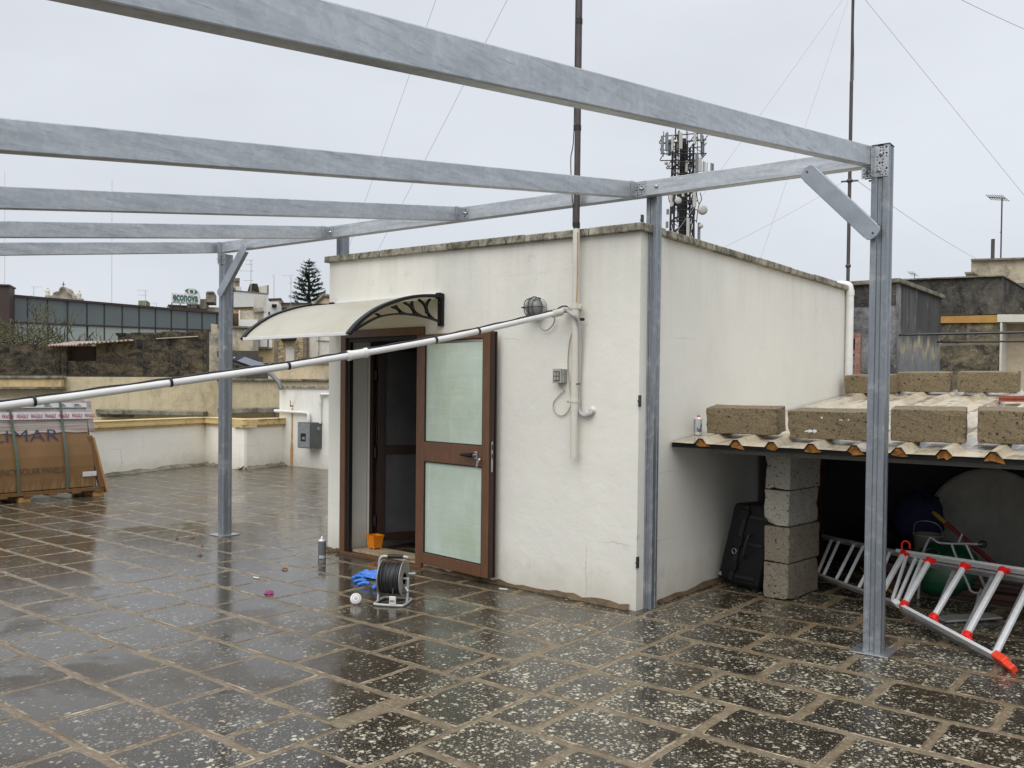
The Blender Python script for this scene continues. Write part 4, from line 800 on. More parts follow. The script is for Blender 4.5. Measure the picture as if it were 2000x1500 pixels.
# pillar of four stacked blocks
def cblock(name, c, size, rz_, mat, lab, grp, chip=None, seed=0):
    mb = MB(); r = random.Random(seed); sx, sy, sz = size; nx, ny, nz = max(2, int(sx/.05)), max(2, int(sy/.05)), max(2, int(sz/.05))
    bm = bmesh.new(); bmesh.ops.create_cube(bm, size=1.); 
    bmesh.ops.subdivide_edges(bm, edges=bm.edges, cuts=5, use_grid_fill=True)
    a, b = math.cos(rz_), math.sin(rz_)
    for v in bm.verts:
        k = [abs(abs(q)-.5) < 1e-5 for q in v.co]; j = .003 if sum(k) < 2 else (.0045 if r.random() < .85 else .010)
        p = [v.co.x*sx, v.co.y*sy, v.co.z*sz]
        p = [p[i]-(math.copysign(r.uniform(0, j*1.6), v.co[i]) if k[i] else 0) if not (i == 2 and k[2] and v.co.z < 0 and sum(k) < 2) else p[i] for i in range(3)]
        if chip:
            d = np.linalg.norm(np.array([v.co.x*sx, v.co.y*sy, v.co.z*sz])-np.array(chip[0])); 
            if d < chip[1]: p[2] += (chip[1]-d)*.7*(-1 if chip[0][2] > 0 else 1); p[1] += (chip[1]-d)*.5
        v.co = p
    me = bpy.data.meshes.new(name); bm.to_mesh(me); bm.free(); me.materials.append(mat)
    ob = bpy.data.objects.new(name, me); COL.objects.link(ob); ob.location = tuple(c); ob.rotation_euler = (0, 0, rz_); ORG[ob.name] = np.array(c, float)
    bv = ob.modifiers.new('bevel', 'BEVEL'); bv.width = .004; bv.segments = 1; bv.limit_method = 'ANGLE'; bv.angle_limit = math.radians(50)
    return tag(ob, lab, 'block', grp) if grp else tag(ob, lab, 'block')
pa = G(1489, 1166); pb_ = G(1539, 1175); ang = math.atan2(pb_[1]-pa[1], pb_[0]-pa[0]); bw = np.linalg.norm(pb_-pa)
ux = V(math.cos(ang), math.sin(ang), 0); uy = V(-ux[1], ux[0], 0); bl = .54; bh = (rz(6.9)-.046-.08)/4
zt = rz(YF+.2)-.041-.055; bh = (zt-.004)/4
for i, (mt, lb) in enumerate((('block_damp','lowest damp brown block of the pillar under the ribbed roof'),('block_damp','half damp block with a wet stain, second from the floor in the pillar'),('block_dry','pale chipped block with a broken lower corner, second from the top of the pillar'),('block_dry','topmost pale dry block of the pillar, touching the roof beam'))):
    c = pa+ux*(bw/2)+uy*(bl/2)+V(0,0,bh*(i+.5)+.001)+ux*(-.008 if i == 2 else .004*(i % 2)) 
    cblock('cement_block', c, (bw, bl, bh-.004), ang+(.01 if i == 2 else -.006*(i % 2)), M[mt], lb, 'cement blocks stacked as a pillar', (V(-bw/2,-bl/2,-bh/2),.07) if i == 2 else None, i)
# blocks weighing down the roof sheet (they stand on the ribs)
def roofblock(pl, pr, depth, h, lab, seed, lift=.038, bk=False, grp='cement blocks weighing down the ribbed roof'):
    a = RF(*pl, lift); b = RF(*pr, lift); b[2] = a[2] if bk else b[2]; an = math.atan2(b[1]-a[1], b[0]-a[0]); L = np.linalg.norm((b-a)[:2]); u = V(math.cos(an), math.sin(an), 0); v = V(-u[1], u[0], 0)
    c = a+u*L/2+v*depth/2; c[2] = rz(c[1])+lift+h/2+.001
    o = cblock('cement_block', c, (L, depth, h), an, M['block'], lab, grp, None, seed); o.rotation_euler = (math.atan(K), 0, an); return o
roofblock((1378,848),(1518,851), .27, .205, 'leftmost front block on the ribbed roof, beside the spray can', 11)
rb2 = roofblock((1537,855),(1694,864), .25, .205, 'front block on the ribbed roof with white paint splashes on its face', 12)
roofblock((1738,864),(1887,867), .26, .225, 'front block on the ribbed roof just right of the near steel post', 13)
roofblock((1908,869),(2062,872), .26, .225, 'front roof block beyond the gap at the far end of the front row', 14)
roofblock((1648,768),(1738,770), .22, .20, 'dark rear block on the ribbed roof, tight against the white side wall', 15, bk=True)
roofblock((1750,766),(1857,766), .22, .21, 'middle block of the rear row on the ribbed roof, right of the post', 16, bk=True)
roofblock((1868,767),(1987,768), .22, .215, 'right block of the rear row on the ribbed roof, above the red tile', 17, bk=True)
# paint splashes belong to the second block
mb = MB(); R2 = rb2.rotation_euler.to_matrix(); c2 = np.array(rb2.location); L2 = max(v.co.x for v in rb2.data.vertices)*2
for (u, w, su, sw_) in ((-.12,-.045,.035,.011),(-.085,-.042,.02,.014),(-.03,.055,.01,.009),(.11,.042,.02,.004),(.165,.045,.008,.006),(-.15,-.048,.02,.005)):
    rr2 = random.Random(int(u*1000)); pts = []
    for k in range(10): t = 2*math.pi*k/10; f = rr2.uniform(.6, 1.1); pts.append((u+su*f*math.cos(t), -.1275, w+sw_*f*math.sin(t)))
    w_ = [c2+np.array(R2) @ np.array(p) for p in pts]; mb.add(w_, [tuple(range(10))])
ps = mb.build('paint_splash', M['white_metal'], None); ps.parent = rb2
from mathutils import Matrix
ps.location = (0,0,0); ORG_ps = ORG[ps.name]
Ri = np.array(R2).T
for v in ps.data.vertices: v.co = tuple(Ri @ (np.array(v.co)+ORG_ps-c2))
# spray can on the roof edge
def spraycan(loc, h, r, lab, body, cap, base, red=False):
    t = thing('spray_can', lab, 'spray can', tuple(loc)); o = V(*loc)
    mb = MB(); mb.lathe([(0,.001),(r*.94,.001),(r,.006),(r,h*.16)], o, 20); b = mb.build('base_band', base, t)
    mb = MB(); mb.lathe([(r,h*.16),(r,h*.76),(r*.98,h*.775)], o, 20); mb.build('label_wrap', body, t)
    mb = MB(); mb.lathe([(r*.98,h*.775),(r*1.02,h*.78),(r*1.02,h*.80),(r*.8,h*.845),(r*.42,h*.875),(r*.42,h*.89)], o, 20); mb.build('dome', M['alu'], t)
    mb = MB(); mb.lathe([(r*.36,h*.885),(r*.36,h*.955),(r*.2,h*.96),(r*.2,h*.995),(0,h)], o, 12); mb.build('nozzle', cap, t); return t
def canlabel(name, a, b):
    m = NT(name); xyz = m.sep(); n = m.noise(1, 2, .5, m.map((30,30,14))); return m.set(col=m.mix(m.ramp(n, (.5, 0.), (.53, 1.)), a, b), rough=.3)
M['can_silver'] = canlabel('printed_silver_can', (.52,.53,.56), (.14,.16,.24)); M['can_grey'] = plain('grey_can_lacquer', (.115,.12,.13), .32, 0, (.14,.145,.155), 10); M['can_blue'] = canlabel('printed_can_base', (.16,.20,.26), (.50,.53,.56))
q = RF(1364, 850, .001); spraycan(q, .165, .029, 'silver printed spray can with red nozzle on the edge of the ribbed roof', M['can_silver'], M['red_plastic'], M['alu'])
# terracotta tile piece on the roof
M['terracotta'] = plain('terracotta', (.34,.085,.045), .6, 0, (.20,.05,.03), 12, .2, 60)
q = RF(1950, 785, .036); tl = MB(); t = thing('roof_tile', 'red terracotta tile lying on the ribbed roof between the two block rows', 'tile', tuple(q)); qx = V(1,-.02,0); 
tl.box(q+qx*.2+V(0,.09,.02), (.40,.17,.032)); tl.build('slab', M['terracotta'], t, .004)
tl = MB(); tl.box(q+qx*.2+V(0,.01,.045), (.40,.03,.03)); tl.box(q+qx*.2+V(0,.168,.045), (.40,.03,.03)); tl.box(q+qx*.022+V(0,.09,.047), (.035,.12,.022)); tl.build('rim', M['terracotta'], t, .004)
# ------------------------------------------------------------------ things in the shelter
# ladder: two aluminium sections lying on their side
lad = thing('aluminium_ladder', 'folded aluminium ladder with red plastic joints lying on its side in front of the shelter', 'ladder', tuple(G(1900, 1290)))
def interp(tab, x):
    xs = [t[0] for t in tab]; return [np.interp(x, xs, [t[k] for t in tab]) for k in range(1, len(tab[0]))]
low = [(1597,1121,.12),(1640,1137,.125),(1700,1159,.135),(1762,1182,.14),(1822,1208,.115),(1887,1243,.085),(1950,1284,.05),(1972,1298,.038)]
upp = [(1605,1046,.36),(1640,1054,.37),(1700,1068,.385),(1762,1080,.40),(1815,1095,.41),(1883,1106,.42),(1960,1114,.43),(2040,1124,.44),(2120,1134,.45)]
def LP(x): y, z = interp(low, x); return G(x, y, z)
def UPt(x): y, z = interp(upp, x); return G(x, y, z)
def rail(tab, x0, x1, off, nm, w=.050, t=.022, m='alu'):
    xs = [x0]+[q[0] for q in tab if x0 < q[0] < x1]+[x1]; pts = [G(x, interp(tab, x)[0], interp(tab, x)[1])+off for x in np.linspace(x0, x1, 5)]
    mb = MB(); d = nrm(pts[-1]-pts[0]); mid = len(pts)//2
    mb.bar(pts[0], pts[-1], t, w, nrm(np.cross(d, rung_dir)), 0); return mb.build(nm, M[m], lad, .003)
rung_dir = nrm(UPt(1883)-LP(1822)); pl_n = nrm(np.cross(nrm(LP(1972)-LP(1762)), rung_dir))
if pl_n[1] < 0: pl_n = -pl_n
back = pl_n*.075
rail(low, 1745, 1965, V(0,0,0), 'stile'); rail(upp, 1752, 2110, V(0,0,0), 'stile')
rail(low, 1597, 1760, back*.2, 'stile', m='alu_dull'); rail(upp, 1606, 1765, back*.2, 'stile', m='alu_dull')
rail(low, 1752, 1945, back, 'stile', m='alu_dull'); rail(upp, 1765, 2060, back, 'stile', m='alu_dull')
def rung(a, b, w=.030, m='alu', red=True, off=V(0,0,0)):
    pa_, pb2 = LP(a)+off, UPt(b)+off; mb = MB(); d = nrm(pb2-pa_)
    u = nrm(np.cross(d, pl_n)); k = [(-1,-.45),(-.45,-1),(.45,-1),(1,-.45),(1,.45),(.45,1),(-.45,1),(-1,.45)]
    pr = [pa_+u*w*.5*p+pl_n*w*.5*q for p, q in k]; mb.prism(pr, pb2-pa_); rg = mb.build('rung', M[m], lad)
    if red:
        for e, s in ((pa_, 1), (pb2, -1)):
            mb = MB(); c = e+d*s*.004; w2 = w*1.42; pr = [c+u*w2*.5*p+pl_n*w2*.5*q-d*s*.018 for p, q in k]; mb.prism(pr, d*s*.046)
            ax = nrm(LP(1887)-LP(1822)) if s == 1 else nrm(UPt(1883)-UPt(1815)); mb.bar(c+ax*.006-d*s*.004, c+ax*.052-d*s*.010, .022, .024, pl_n); mb.build('joint', M['red_plastic'], rg, .003)
for a, b in ((1765,1815),(1822,1883),(1887,1958)): rung(a, b, .038)
rung(1718, 1765, .038, red=True)
rung(1943, 2022, .036, red=False)
for a, b in ((1809,1853),(1866,1928),(1925,1998)): rung(a, b, .028, 'alu_dull', False, back)
for a, b in ((1592,1622),(1604,1636),(1628,1665),(1646,1683),(1672,1712),(1700,1735),(1738,1768),(1746,1785),(1759,1797)): rung(a, b, .024, 'alu', False, back*.3)
e = LP(1965); dL = nrm(LP(1972)-LP(1887)); mb = MB(); mb.bar(e-dL*.10, e+dL*.01, .05, .062, nrm(np.cross(dL, rung_dir))); mb.bar(e-dL*.005-V(0,0,.008), e+dL*.075-V(0,0,.014), .042, .05, nrm(np.cross(dL, rung_dir))); mb.build('foot', M['orange_red'], lad, .008)
q = UPt(1764)+rung_dir*.03; mb = MB(); mb.tube(smoothpath([q-V(.02,0,0), q+V(-.022,0,.05), q+V(.0,0,.075), q+V(.03,0,.06), q+V(.035,0,.02)], 5), .007, 8); mb.build('latch_ring', M['red_plastic'], lad)
q = LP(1752); mb = MB(); mb.bar(q-dL*.03, q+dL*.03, .04, .045, nrm(np.cross(dL, rung_dir))); mb.build('end_cap', M['white_metal'], lad, .006)
# rugged case
ca, cb = G(1397, 1140), G(1478, 1160); cu = nrm(cb-ca); cw = np.linalg.norm(cb-ca); cn = V(-cu[1], cu[0], 0)
ct = thing('rugged_case', 'black rugged wheeled equipment case leaning upright beside the block pillar', 'case', tuple(ca+cu*cw/2))
tilt = cu*.17+cn*.02; chh = VH(1425, 980, ca+cu*cw*.4)-.03; dep = .28
def cq(u, n_, z): return ca+cu*u+cn*n_+V(0,0,.03)+tilt*(z/chh)+V(0,0,z)
def cbox(mb, u0, u1, n0, n1, z0, z1, m=0): mb.hexa([cq(u0,n0,z0),cq(u1,n0,z0),cq(u1,n1,z0),cq(u0,n1,z0)], [cq(u0,n0,z1),cq(u1,n0,z1),cq(u1,n1,z1),cq(u0,n1,z1)], m)
mb = MB(); cbox(mb, 0, cw*.34, .01, dep, .02, chh-.01); shell = mb.build('lid', M['black_plastic'], ct, .025)
mb = MB(); cbox(mb, cw*.36, cw, 0, dep, 0, chh); mb.build('shell', M['black_plastic'], ct, .03)
mb = MB(); cbox(mb, cw*.30, cw*.40, -.01, dep+.005, .03, chh-.02); 
for z in (.06, chh*.5, chh-.12): cbox(mb, cw*.44, cw*.9, -.012, .0, z, z+.03)
mb.build('rim', M['rubber'], ct, .006)
mb = MB()
for z in (.12, chh*.48, chh*.82): mb.mark(); cbox(mb, cw*.24, cw*.46, -.03, -.008, z, z+.075)
mb.each('latch', M['black_plastic'], ct, .005)
mb = MB(); z = chh*.36; mb.tube(smoothpath([cq(cw*.6,-.01,z), cq(cw*.6,-.045,z+.02), cq(cw*.6,-.045,z+.17), cq(cw*.6,-.01,z+.19)], 5), .011, 8); mb.build('handle', M['rubber'], ct)
mb = MB(); mb.tube([cq(cw*.35,-.03,chh*.42)+V(0,-.012,0)+cu*.022*math.cos(a)+V(0,0,.022*math.sin(a)) for a in np.linspace(0, 6.28, 15)[:-1]], .003, 6, 0, True, True); mb.box(cq(cw*.08,-.001,chh*.1), (.022,.004,.03)); mb.build('hasp', M['galv_plate'], ct)
mb = MB()
for nn_ in (.03, dep-.06): mb.mark().tube([cq(cw-.05, nn_, -.0), cq(cw-.05, nn_+.035, -.0)], .032, 14)
mb.each('wheel', M['rubber'], ct)
# dark timber board behind the case
a = Xp(1432, 985, B[0]+.28); bd = V(B[0]+.10, 7.9, 0); mb = MB(); mb.box((-3.02, 7.95, .53), (.46,.32,1.02)); 
cab = thing('wooden_cabinet', 'dark reddish wooden cabinet standing in the shade behind the black case', 'cabinet', (-3.02, 7.95, 0))
M['dark_wood'] = plain('dark_red_wood', (.075,.026,.014), .5, 0, (.045,.018,.011), 4, .1, 40, .4, (8,8,.8))
mb = MB(); mb.box((-3.02,7.95,.52),(.46,.32,1.04)); mb.build('carcass', M['dark_wood'], cab, .004)
mb = MB(); mb.box((-3.02,7.785,.55),(.38,.008,.88)); mb.build('door', plain('cabinet_panel', (.03,.018,.014), .6), cab, .003)
mb = MB(); mb.tube([V(-2.87,7.78,.5),V(-2.87,7.765,.5)], .012, 8); mb.build('knob', M['galv_plate'], cab)
# satellite dish leaning on the back wall
dc = Yp(1925, 1085, 8.45); dr = .485; dish = thing('satellite_dish', 'large grey satellite dish leaning face out at the back of the shelter', 'satellite dish', (dc[0], 8.6, 0)); dc[2] = .515
ax = nrm(V(-.02,-1,.22)); mb = MB(); mb.lathe([(0,.075),(dr*.35,.068),(dr*.7,.04),(dr*.94,.008),(dr,0),(dr,.012),(dr*.94,-.004+.022),(dr*.6,.062),(0,.088)], dc-ax*.05, 48, 0, -ax)
M['dish'] = plain('shade_dimmed_dish_paint', (.30,.285,.24), .7, 0, (.20,.19,.16), 5); mb.build('reflector', M['dish'], dish)  # paint colour lowered to carry the dimness of the shelter interior
mb = MB(); mb.lathe([(dr*.985,-.004),(dr*1.012,-.004),(dr*1.012,.014),(dr*.985,.014)], dc-ax*.05, 48, 0, -ax); mb.build('rim', M['alu_dull'], dish)
# red pole leaning across
ra, rb = Yp(1950, 1108, 7.95), Yp(1822, 1000, 8.12); rp = thing('red_pole', 'dark red pole with yellow tip leaning diagonally across the satellite dish', 'pole', tuple(G(1975,1130)))
M['dull_red'] = plain('dull_red_paint', (.30,.022,.028), .45, 0, (.20,.018,.02), 10)
d = nrm(ra-rb); end = rb+d*((rb[2]-.02)/-d[2]) if d[2] < 0 else ra
mb = MB(); mb.tube([rb+d*.14, end], .017, 10); mb.build('shaft', M['dull_red'], rp)
mb = MB(); mb.tube([rb, rb+d*.05, rb+d*.14], [.012,.02,.02], 10); mb.build('tip', plain('dull_yellow', (.40,.27,.05), .5), rp)
# green container and tube frame
gc = G(1812, 1090, .28); gc = Yp(1842, 1100, 7.75); gt = thing('green_container', 'dark green domed plastic container with a round opening, behind the ladder', 'container', (gc[0], gc[1], .0))
M['green'] = plain('green_plastic', (.008,.085,.034), .45, 0, (.006,.06,.025), 8); ax = nrm(V(-.12,-.55,.83)); c = V(gc[0], gc[1], .23)
mb = MB(); mb.lathe([(0,.17),(.06,.172),(.10,.165),(.17,.13),(.24,.06),(.265,0),(.268,-.03),(.24,-.10),(.15,-.2),(0,-.22)], c, 30, 0, ax); mb.build('shell', M['green'], gt)
hx = nrm(V(-.35,-.78,.55)); hc = c+ax*.12+V(-.06,-.12,-.0)
mb = MB(); mb.lathe([(.062,.0),(.075,.0),(.078,.022),(.066,.026),(.06,.02)], hc+V(.03,.02,.0), 20, 0, hx); mb.build('rim', M['green'], gt)
mb = MB(); mb.lathe([(0,.004),(.062,.004)], hc+V(.03,.02,.0)+hx*.008, 20, 0, hx); mb.build('opening', M['hole'], gt)
tf = thing('tubular_frame', 'bent grey tubular steel frame standing among the things behind the ladder', 'frame', tuple(G(1870,1150)))
yy = 7.45; q = lambda x, y, Y=yy: Yp(x, y, Y)
mb = MB(); mb.tube(smoothpath([q(1800,1085), q(1815,1052), q(1822,1052), q(1835,1060), q(1870,1062), q(1885,1062), q(1918,1063)], 5), .011, 8); mb.tube(smoothpath([q(1858,1062), q(1872,1100), q(1890,1140), q(1897,1155), q(1912,1158), q(1917,1150)], 5), .011, 8); mb.tube([q(1886,1062), q(1903,1098), q(1925,1150,7.3)], .011, 8); mb.tube([q(1872,1060), q(1880,1042)], .009, 8)
for x, y in ((1800,1085),(1912,1158),(1925,1150)): p = q(x, y); mb.tube([p, V(p[0]-.02, p[1], .006)], .011, 8)
mb.build('tube', M['alu_dull'], tf)
mb = MB(); mb.lathe([(0,-.01),(.03,-.01),(.03,.01),(0,.01)], q(1919,1063), 14, 0, (0,-1,.1)); mb.build('end_cap', M['rubber'], tf)
# assorted clutter deep in the shade
def clutter(name, lab, cat, c, fn):
    t = thing(name, lab, cat, tuple(c)); fn(t, np.array(c, float)); return t
M['navy'] = plain('navy_cloth', (.010,.014,.05), .9, 0, (.007,.009,.03), 10, .4, 30)
def cloth(t, c):
    r = random.Random(9); mb = MB(); mb.ball(c+V(0,0,.52), .2, 0, 16, (1.1,.8,1.15)); o = mb.build('sack', M['navy'], t); 
    for v in o.data.vertices: v.co = tuple(np.array(v.co)*(1+r.uniform(-.09,.09)))
    mb = MB(); mb.box(c+V(0,0,.14), (.34,.26,.28)); mb.build('crate', M['black_plastic'], t, .01)
clutter('blue_sack', 'dark blue sack on a black crate in the shade left of the satellite dish', 'sack', (Yp(1795,1000,8.35)[0], 8.35, 0), cloth)
def bucket(t, c):
    mb = MB(); mb.lathe([(0,.0),(.095,.0),(.115,.26),(.122,.262),(.122,.275),(.11,.275),(.09,.02),(0,.02)], c+V(0,0,.17), 20); mb.build('pail', M['dish'], t); mb = MB(); mb.tube(smoothpath([c+V(-.12,0,.43), c+V(-.09,-.05,.53), c+V(0,-.07,.56), c+V(.09,-.05,.53), c+V(.12,0,.43)], 5), .004, 6); mb.build('bail', M['alu_dull'], t); mb = MB(); mb.box(c+V(0,0,.084), (.26,.26,.165)); mb.build('stand', M['dark_wood'], t, .004)
clutter('paint_bucket', 'pale paint bucket with a wire bail in the shade behind the green container', 'bucket', (Yp(1812,1045,8.0)[0], 8.02, 0), bucket)
def boards(t, c):
    r = random.Random(4)
    for i in range(5):
        mb = MB(); mb.box(c+V(r.uniform(-.05,.05), r.uniform(-.06,.06), .022+.045*i), (1.5, .12+.02*(i % 2), .04), 0, .03*r.uniform(-1,1)); mb.build('board', M['dark_wood'] if i % 2 else M['brown_dark'], t, .002)
clutter('board_stack', 'low stack of dark wet boards lying behind the ladder', 'boards', (-1.35, 7.75, 0), boards)
def bags(t, c):
    r = random.Random(6)
    for i, (dx_, dz_) in enumerate(((-.2,0),(.12,0),(-.02,.2))):
        mb = MB(); mb.ball(c+V(dx_,0,.14+dz_), .17, 0, 14, (1.15,.8,.8)); o = mb.build('bag', M['black_plastic'], t)
        for v in o.data.vertices: v.co = tuple(np.array(v.co)*V(1,1,1)*(1+r.uniform(-.05,.05)))
clutter('black_bags', 'heap of black bags in the shade behind the far end of the ladder', 'bags', (-2.35, 8.35, 0), bags)
mb = MB(); q0 = G(1840,1230); mb.bar(G(1835,1213)+V(0,0,.012), G(1945,1208)+V(0,0,.02), .14, .018); o = mb.build('white_panel_strip', M['alu_dull'], None, .006); tag(o, 'pale grey metal strip lying flat on the floor under the ladder', 'strip')
mb = MB(); mb.tube([G(1680,1120)+V(0,0,.05), G(1765,1188)+V(0,0,.05)], .013, 8); mb.tube([G(1640,1090)+V(0,0,.09), G(1700,1105)+V(0,0,.09)], .02, 8); tag(mb.build('yellow_pipe', plain('yellow_pipe_plastic', (.42,.25,.03), .5)), 'short yellow plastic pipe lying behind the ladder rungs', 'pipe')

# ------------------------------------------------------------------ small things on the floor by the door
q = G(629, 1091, .0008); spraycan(q, .215, .037, 'dark grey spray can standing on the wet floor left of the doorway', M['can_grey'], M['pvc'], M['can_blue'])
# white cap lying on its side
q = G(695, 1180); cp_ = thing('plastic_lid', 'round white plastic lid lying on its side on the wet tiles', 'lid', tuple(q)); ax = nrm(V(.62,-.62,.45)); c = q+V(0,0,.040)
mb = MB(); mb.lathe([(0,.018),(.034,.018),(.040,.012),(.043,.002),(.043,-.010),(.039,-.010),(.038,.004),(0,.008)], c, 26, 0, ax); body = mb.build('shell', M['pvc'], cp_)
mb = MB(); mb.lathe([(.0,.0185),(.013,.0185),(.014,.0215),(.011,.022),(0,.0205)], c, 20, 0, ax); mb.lathe([(.024,.018),(.027,.0215),(.030,.018)], c, 26, 0, ax); mb.build('ridge', M['conduit_grey'], body)
# cable reel
ra_, rb_ = G(745, 1180), G(800, 1178); rc = G(768, 1178); reel = thing('cable_reel', 'black cable on a metal reel with tubular stand in front of the doorway', 'cable reel', tuple(rc))
axr = nrm(V(.62, -.10, 0)); axr = nrm(V(.80,.42,0)); fwd_ = V(axr[1], -axr[0], 0); c = rc+V(0,0,.19); R1 = .135; hw = .085
mb = MB()
for s in (-1, 1): mb.mark().lathe([(.045,-.002),(.06,-.003),(R1*.95,-.001),(R1,-.004),(R1+.003,0),(R1,.004),(R1*.95,.003),(.06,.002),(.045,.002)], c+axr*s*hw, 36, 0, axr)
mb.each('flange', plain('zinc_reel_disc', (.42,.41,.38), .45, .6, (.28,.27,.25), 9), reel)
mb = MB(); r = random.Random(8)
for k in range(30):
    u = -hw+.012+(2*hw-.024)*((k*.618) % 1.); rad = .088+.030*(k/30); sl = r.uniform(-.02,.02)
    mb.tube([c+axr*(u+sl*math.sin(a))+(fwd_*math.cos(a)+V(0,0,1)*math.sin(a))*rad for a in np.linspace(0, 2*math.pi, 33)[:-1]], .0062, 6, 0, True, True)
mb.lathe([(.08,-hw+.004),(.112,-hw+.012),(.112,hw-.012),(.08,hw-.004)], c, 26, 0, axr); mb.build('cable', M['cable_black'], reel)
M['stand'] = plain('grey_tube_paint', (.50,.50,.49), .35, .3, (.40,.40,.39), 12)
w2 = hw+.028; g = .115; h2 = .0125
mb = MB(); L_ = lambda u, f_, z: rc+axr*u+fwd_*f_+V(0,0,z)
loop = smoothpath([L_(-w2,-g+.03,h2), L_(-w2,g-.03,h2), L_(-w2+.03,g,h2), L_(w2-.03,g,h2), L_(w2,g-.03,h2), L_(w2,-g+.03,h2), L_(w2-.03,-g,h2), L_(-w2+.03,-g,h2), L_(-w2,-g+.03,h2)], 5)
mb.tube(loop, .0105, 8); 
for s in (-1, 1): mb.tube(smoothpath([L_(s*w2,.02,h2), L_(s*w2,.005,.10), L_(s*w2,0,.19)], 4), .0105, 8)
mb.tube(smoothpath([L_(-w2,0,.19), L_(-w2,-.005,.31), L_(-w2+.02,-.01,.345), L_(-w2+.07,-.01,.35), L_(w2-.03,-.01,.352), L_(w2-.005,-.01,.345)], 5), .0105, 8)
mb.tube([L_(-w2-.01,0,.19), L_(w2+.01,0,.19)], .009, 8); mb.build('stand', M['stand'], reel)
mb = MB(); mb.tube([L_(-w2+.065,-.01,.35), L_(w2-.04,-.01,.352)], .0165, 12); mb.build('grip', M['rubber'], reel)
mb = MB(); mb.tube([L_(w2-.004,-.03,.22), L_(w2+.05,-.03,.225)], .011, 10); mb.tube([L_(w2-.012,.02,.13), L_(w2+.012,.03,.10)], .012, 8); mb.build('crank', M['alu_dull'], reel)
mb = MB(); q = L_(.035, g, .045); mb.box(q+fwd_*.006+V(0,0,.005), (.052,.016,.062), 0, math.atan2(axr[1], axr[0])); pg = mb.build('plug', M['pvc'], reel, .006)
mb = MB(); o_ = L_(.035-.018, g+.0148, .028+.018); 
for k, wd in enumerate((.006,.004,.007,.003,.005)): mb.box(o_+axr*(.0075*k+.003), (wd*.8,.001,.016), 0, math.atan2(axr[1], axr[0]))
mb.build('print', M['hole'], pg)
mb = MB(); mb.tube(smoothpath([c+axr*.035+fwd_*.11-V(0,0,.05), c+axr*.037+fwd_*.125-V(0,0,.09), L_(.035,g,.085)], 5), .0062, 8); mb.build('cable_tail', M['cable_black'], reel)
# blue glove / crumpled film
M['blue'] = plain('blue_nitrile', (.045,.22,.72), .35, 0, (.03,.15,.55), 20)
gv = G(722, 1128); r = random.Random(12); mb = MB(); N = 34
def sheetmesh(cx, cy, sx, sy, H, seed, res, rot=0.):
    r = np.random.RandomState(seed); n = res; X, Y = np.meshgrid(np.linspace(-1,1,n), np.linspace(-1,1,n)); Z = np.zeros_like(X)
    for k in range(16):
        a = r.uniform(0, 2*math.pi); f_ = r.uniform(2., 7.5); Z += np.abs(np.sin((X*math.cos(a)+Y*math.sin(a))*f_+r.uniform(0, 6)))**1.6*r.uniform(.3, 1.)/f_*2
    Z = (Z-Z.min())/(Z.max()-Z.min()); Rr = np.sqrt(X**2+Y**2); env = np.clip(1.15-Rr**2*.9, .08, 1); Z = Z*env*H
    ang_ = np.arctan2(Y, X); rim = 1+.16*np.sin(ang_*3+seed)+.12*np.sin(ang_*7+1.3*seed)+.07*np.sin(ang_*13)
    X2, Y2_ = X*rim*sx, Y*rim*sy; ca_, sa_ = math.cos(rot), math.sin(rot)
    vs = [(cx+X2[i,j]*ca_-Y2_[i,j]*sa_, cy+X2[i,j]*sa_+Y2_[i,j]*ca_, .003+Z[i,j]) for i in range(n) for j in range(n)]
    return vs, [(i*n+j, i*n+j+1, (i+1)*n+j+1, (i+1)*n+j) for i in range(n-1) for j in range(n-1)]
gt2 = thing('blue_glove', 'crumpled bright blue nitrile gloves lying on the wet tiles beside the cable reel', 'glove', tuple(gv))
vs, fs = sheetmesh(gv[0]+.03, gv[1]+.03, .145, .085, .085, 5, 40, .25); mb.add(vs, fs, 0, True); mb.build('palm', M['blue'], gt2)
mb = MB()
for k, (x0, y0, x1_, y1_) in enumerate(((712,1128,690,1128),(715,1135,692,1136),(722,1140,700,1142),(735,1142,728,1150),(705,1122,688,1131))):
    a = G(x0, y0, .03); b = G(x1_, y1_, .012); mb.mark().tube(smoothpath([a, (a+b)/2+V(.008*(k % 2),.006,.012), b], 4), [.017]*4+[.014]*4+[.009] if False else .0135, 8)
mb.each('finger', M['blue'], gt2)
# orange flower pot on the sill
q = W(WS(735,1062,-.2)[0]-.02, -.20, .0505); pot = thing('orange_pot', 'small square orange plastic pot standing on the door sill', 'pot', tuple(q)); a_ = math.radians(38); k = lambda h, z: [q+V(h*math.cos(a_+i*math.pi/2), h*math.sin(a_+i*math.pi/2), z) for i in range(4)]
M['orange'] = plain('orange_plastic', (.80,.25,.012), .4, 0, (.72,.21,.01), 10)
mb = MB(); o = k(.066,.012)+k(.088,.135)+k(.081,.135)+k(.062,.03); mb.add(o, [(3,2,1,0)]+[(i,(i+1)%4,4+(i+1)%4,4+i) for i in range(4)]+[(4+i,4+(i+1)%4,8+(i+1)%4,8+i) for i in range(4)]+[(8+i,8+(i+1)%4,12+(i+1)%4,12+i) for i in range(4)]+[(12,13,14,15)])
for p in k(.058, 0.): mb.box(p+V(0,0,.007), (.012,.012,.014), 0, a_)
mb.build('tub', M['orange'], pot, .002)
mb = MB(); t0_, t1_ = k(.0885,.118), k(.092,.1365)
mb.add(t0_+t1_, [(i,(i+1)%4,4+(i+1)%4,4+i) for i in range(4)]); mb.build('rim', M['orange'], pot)
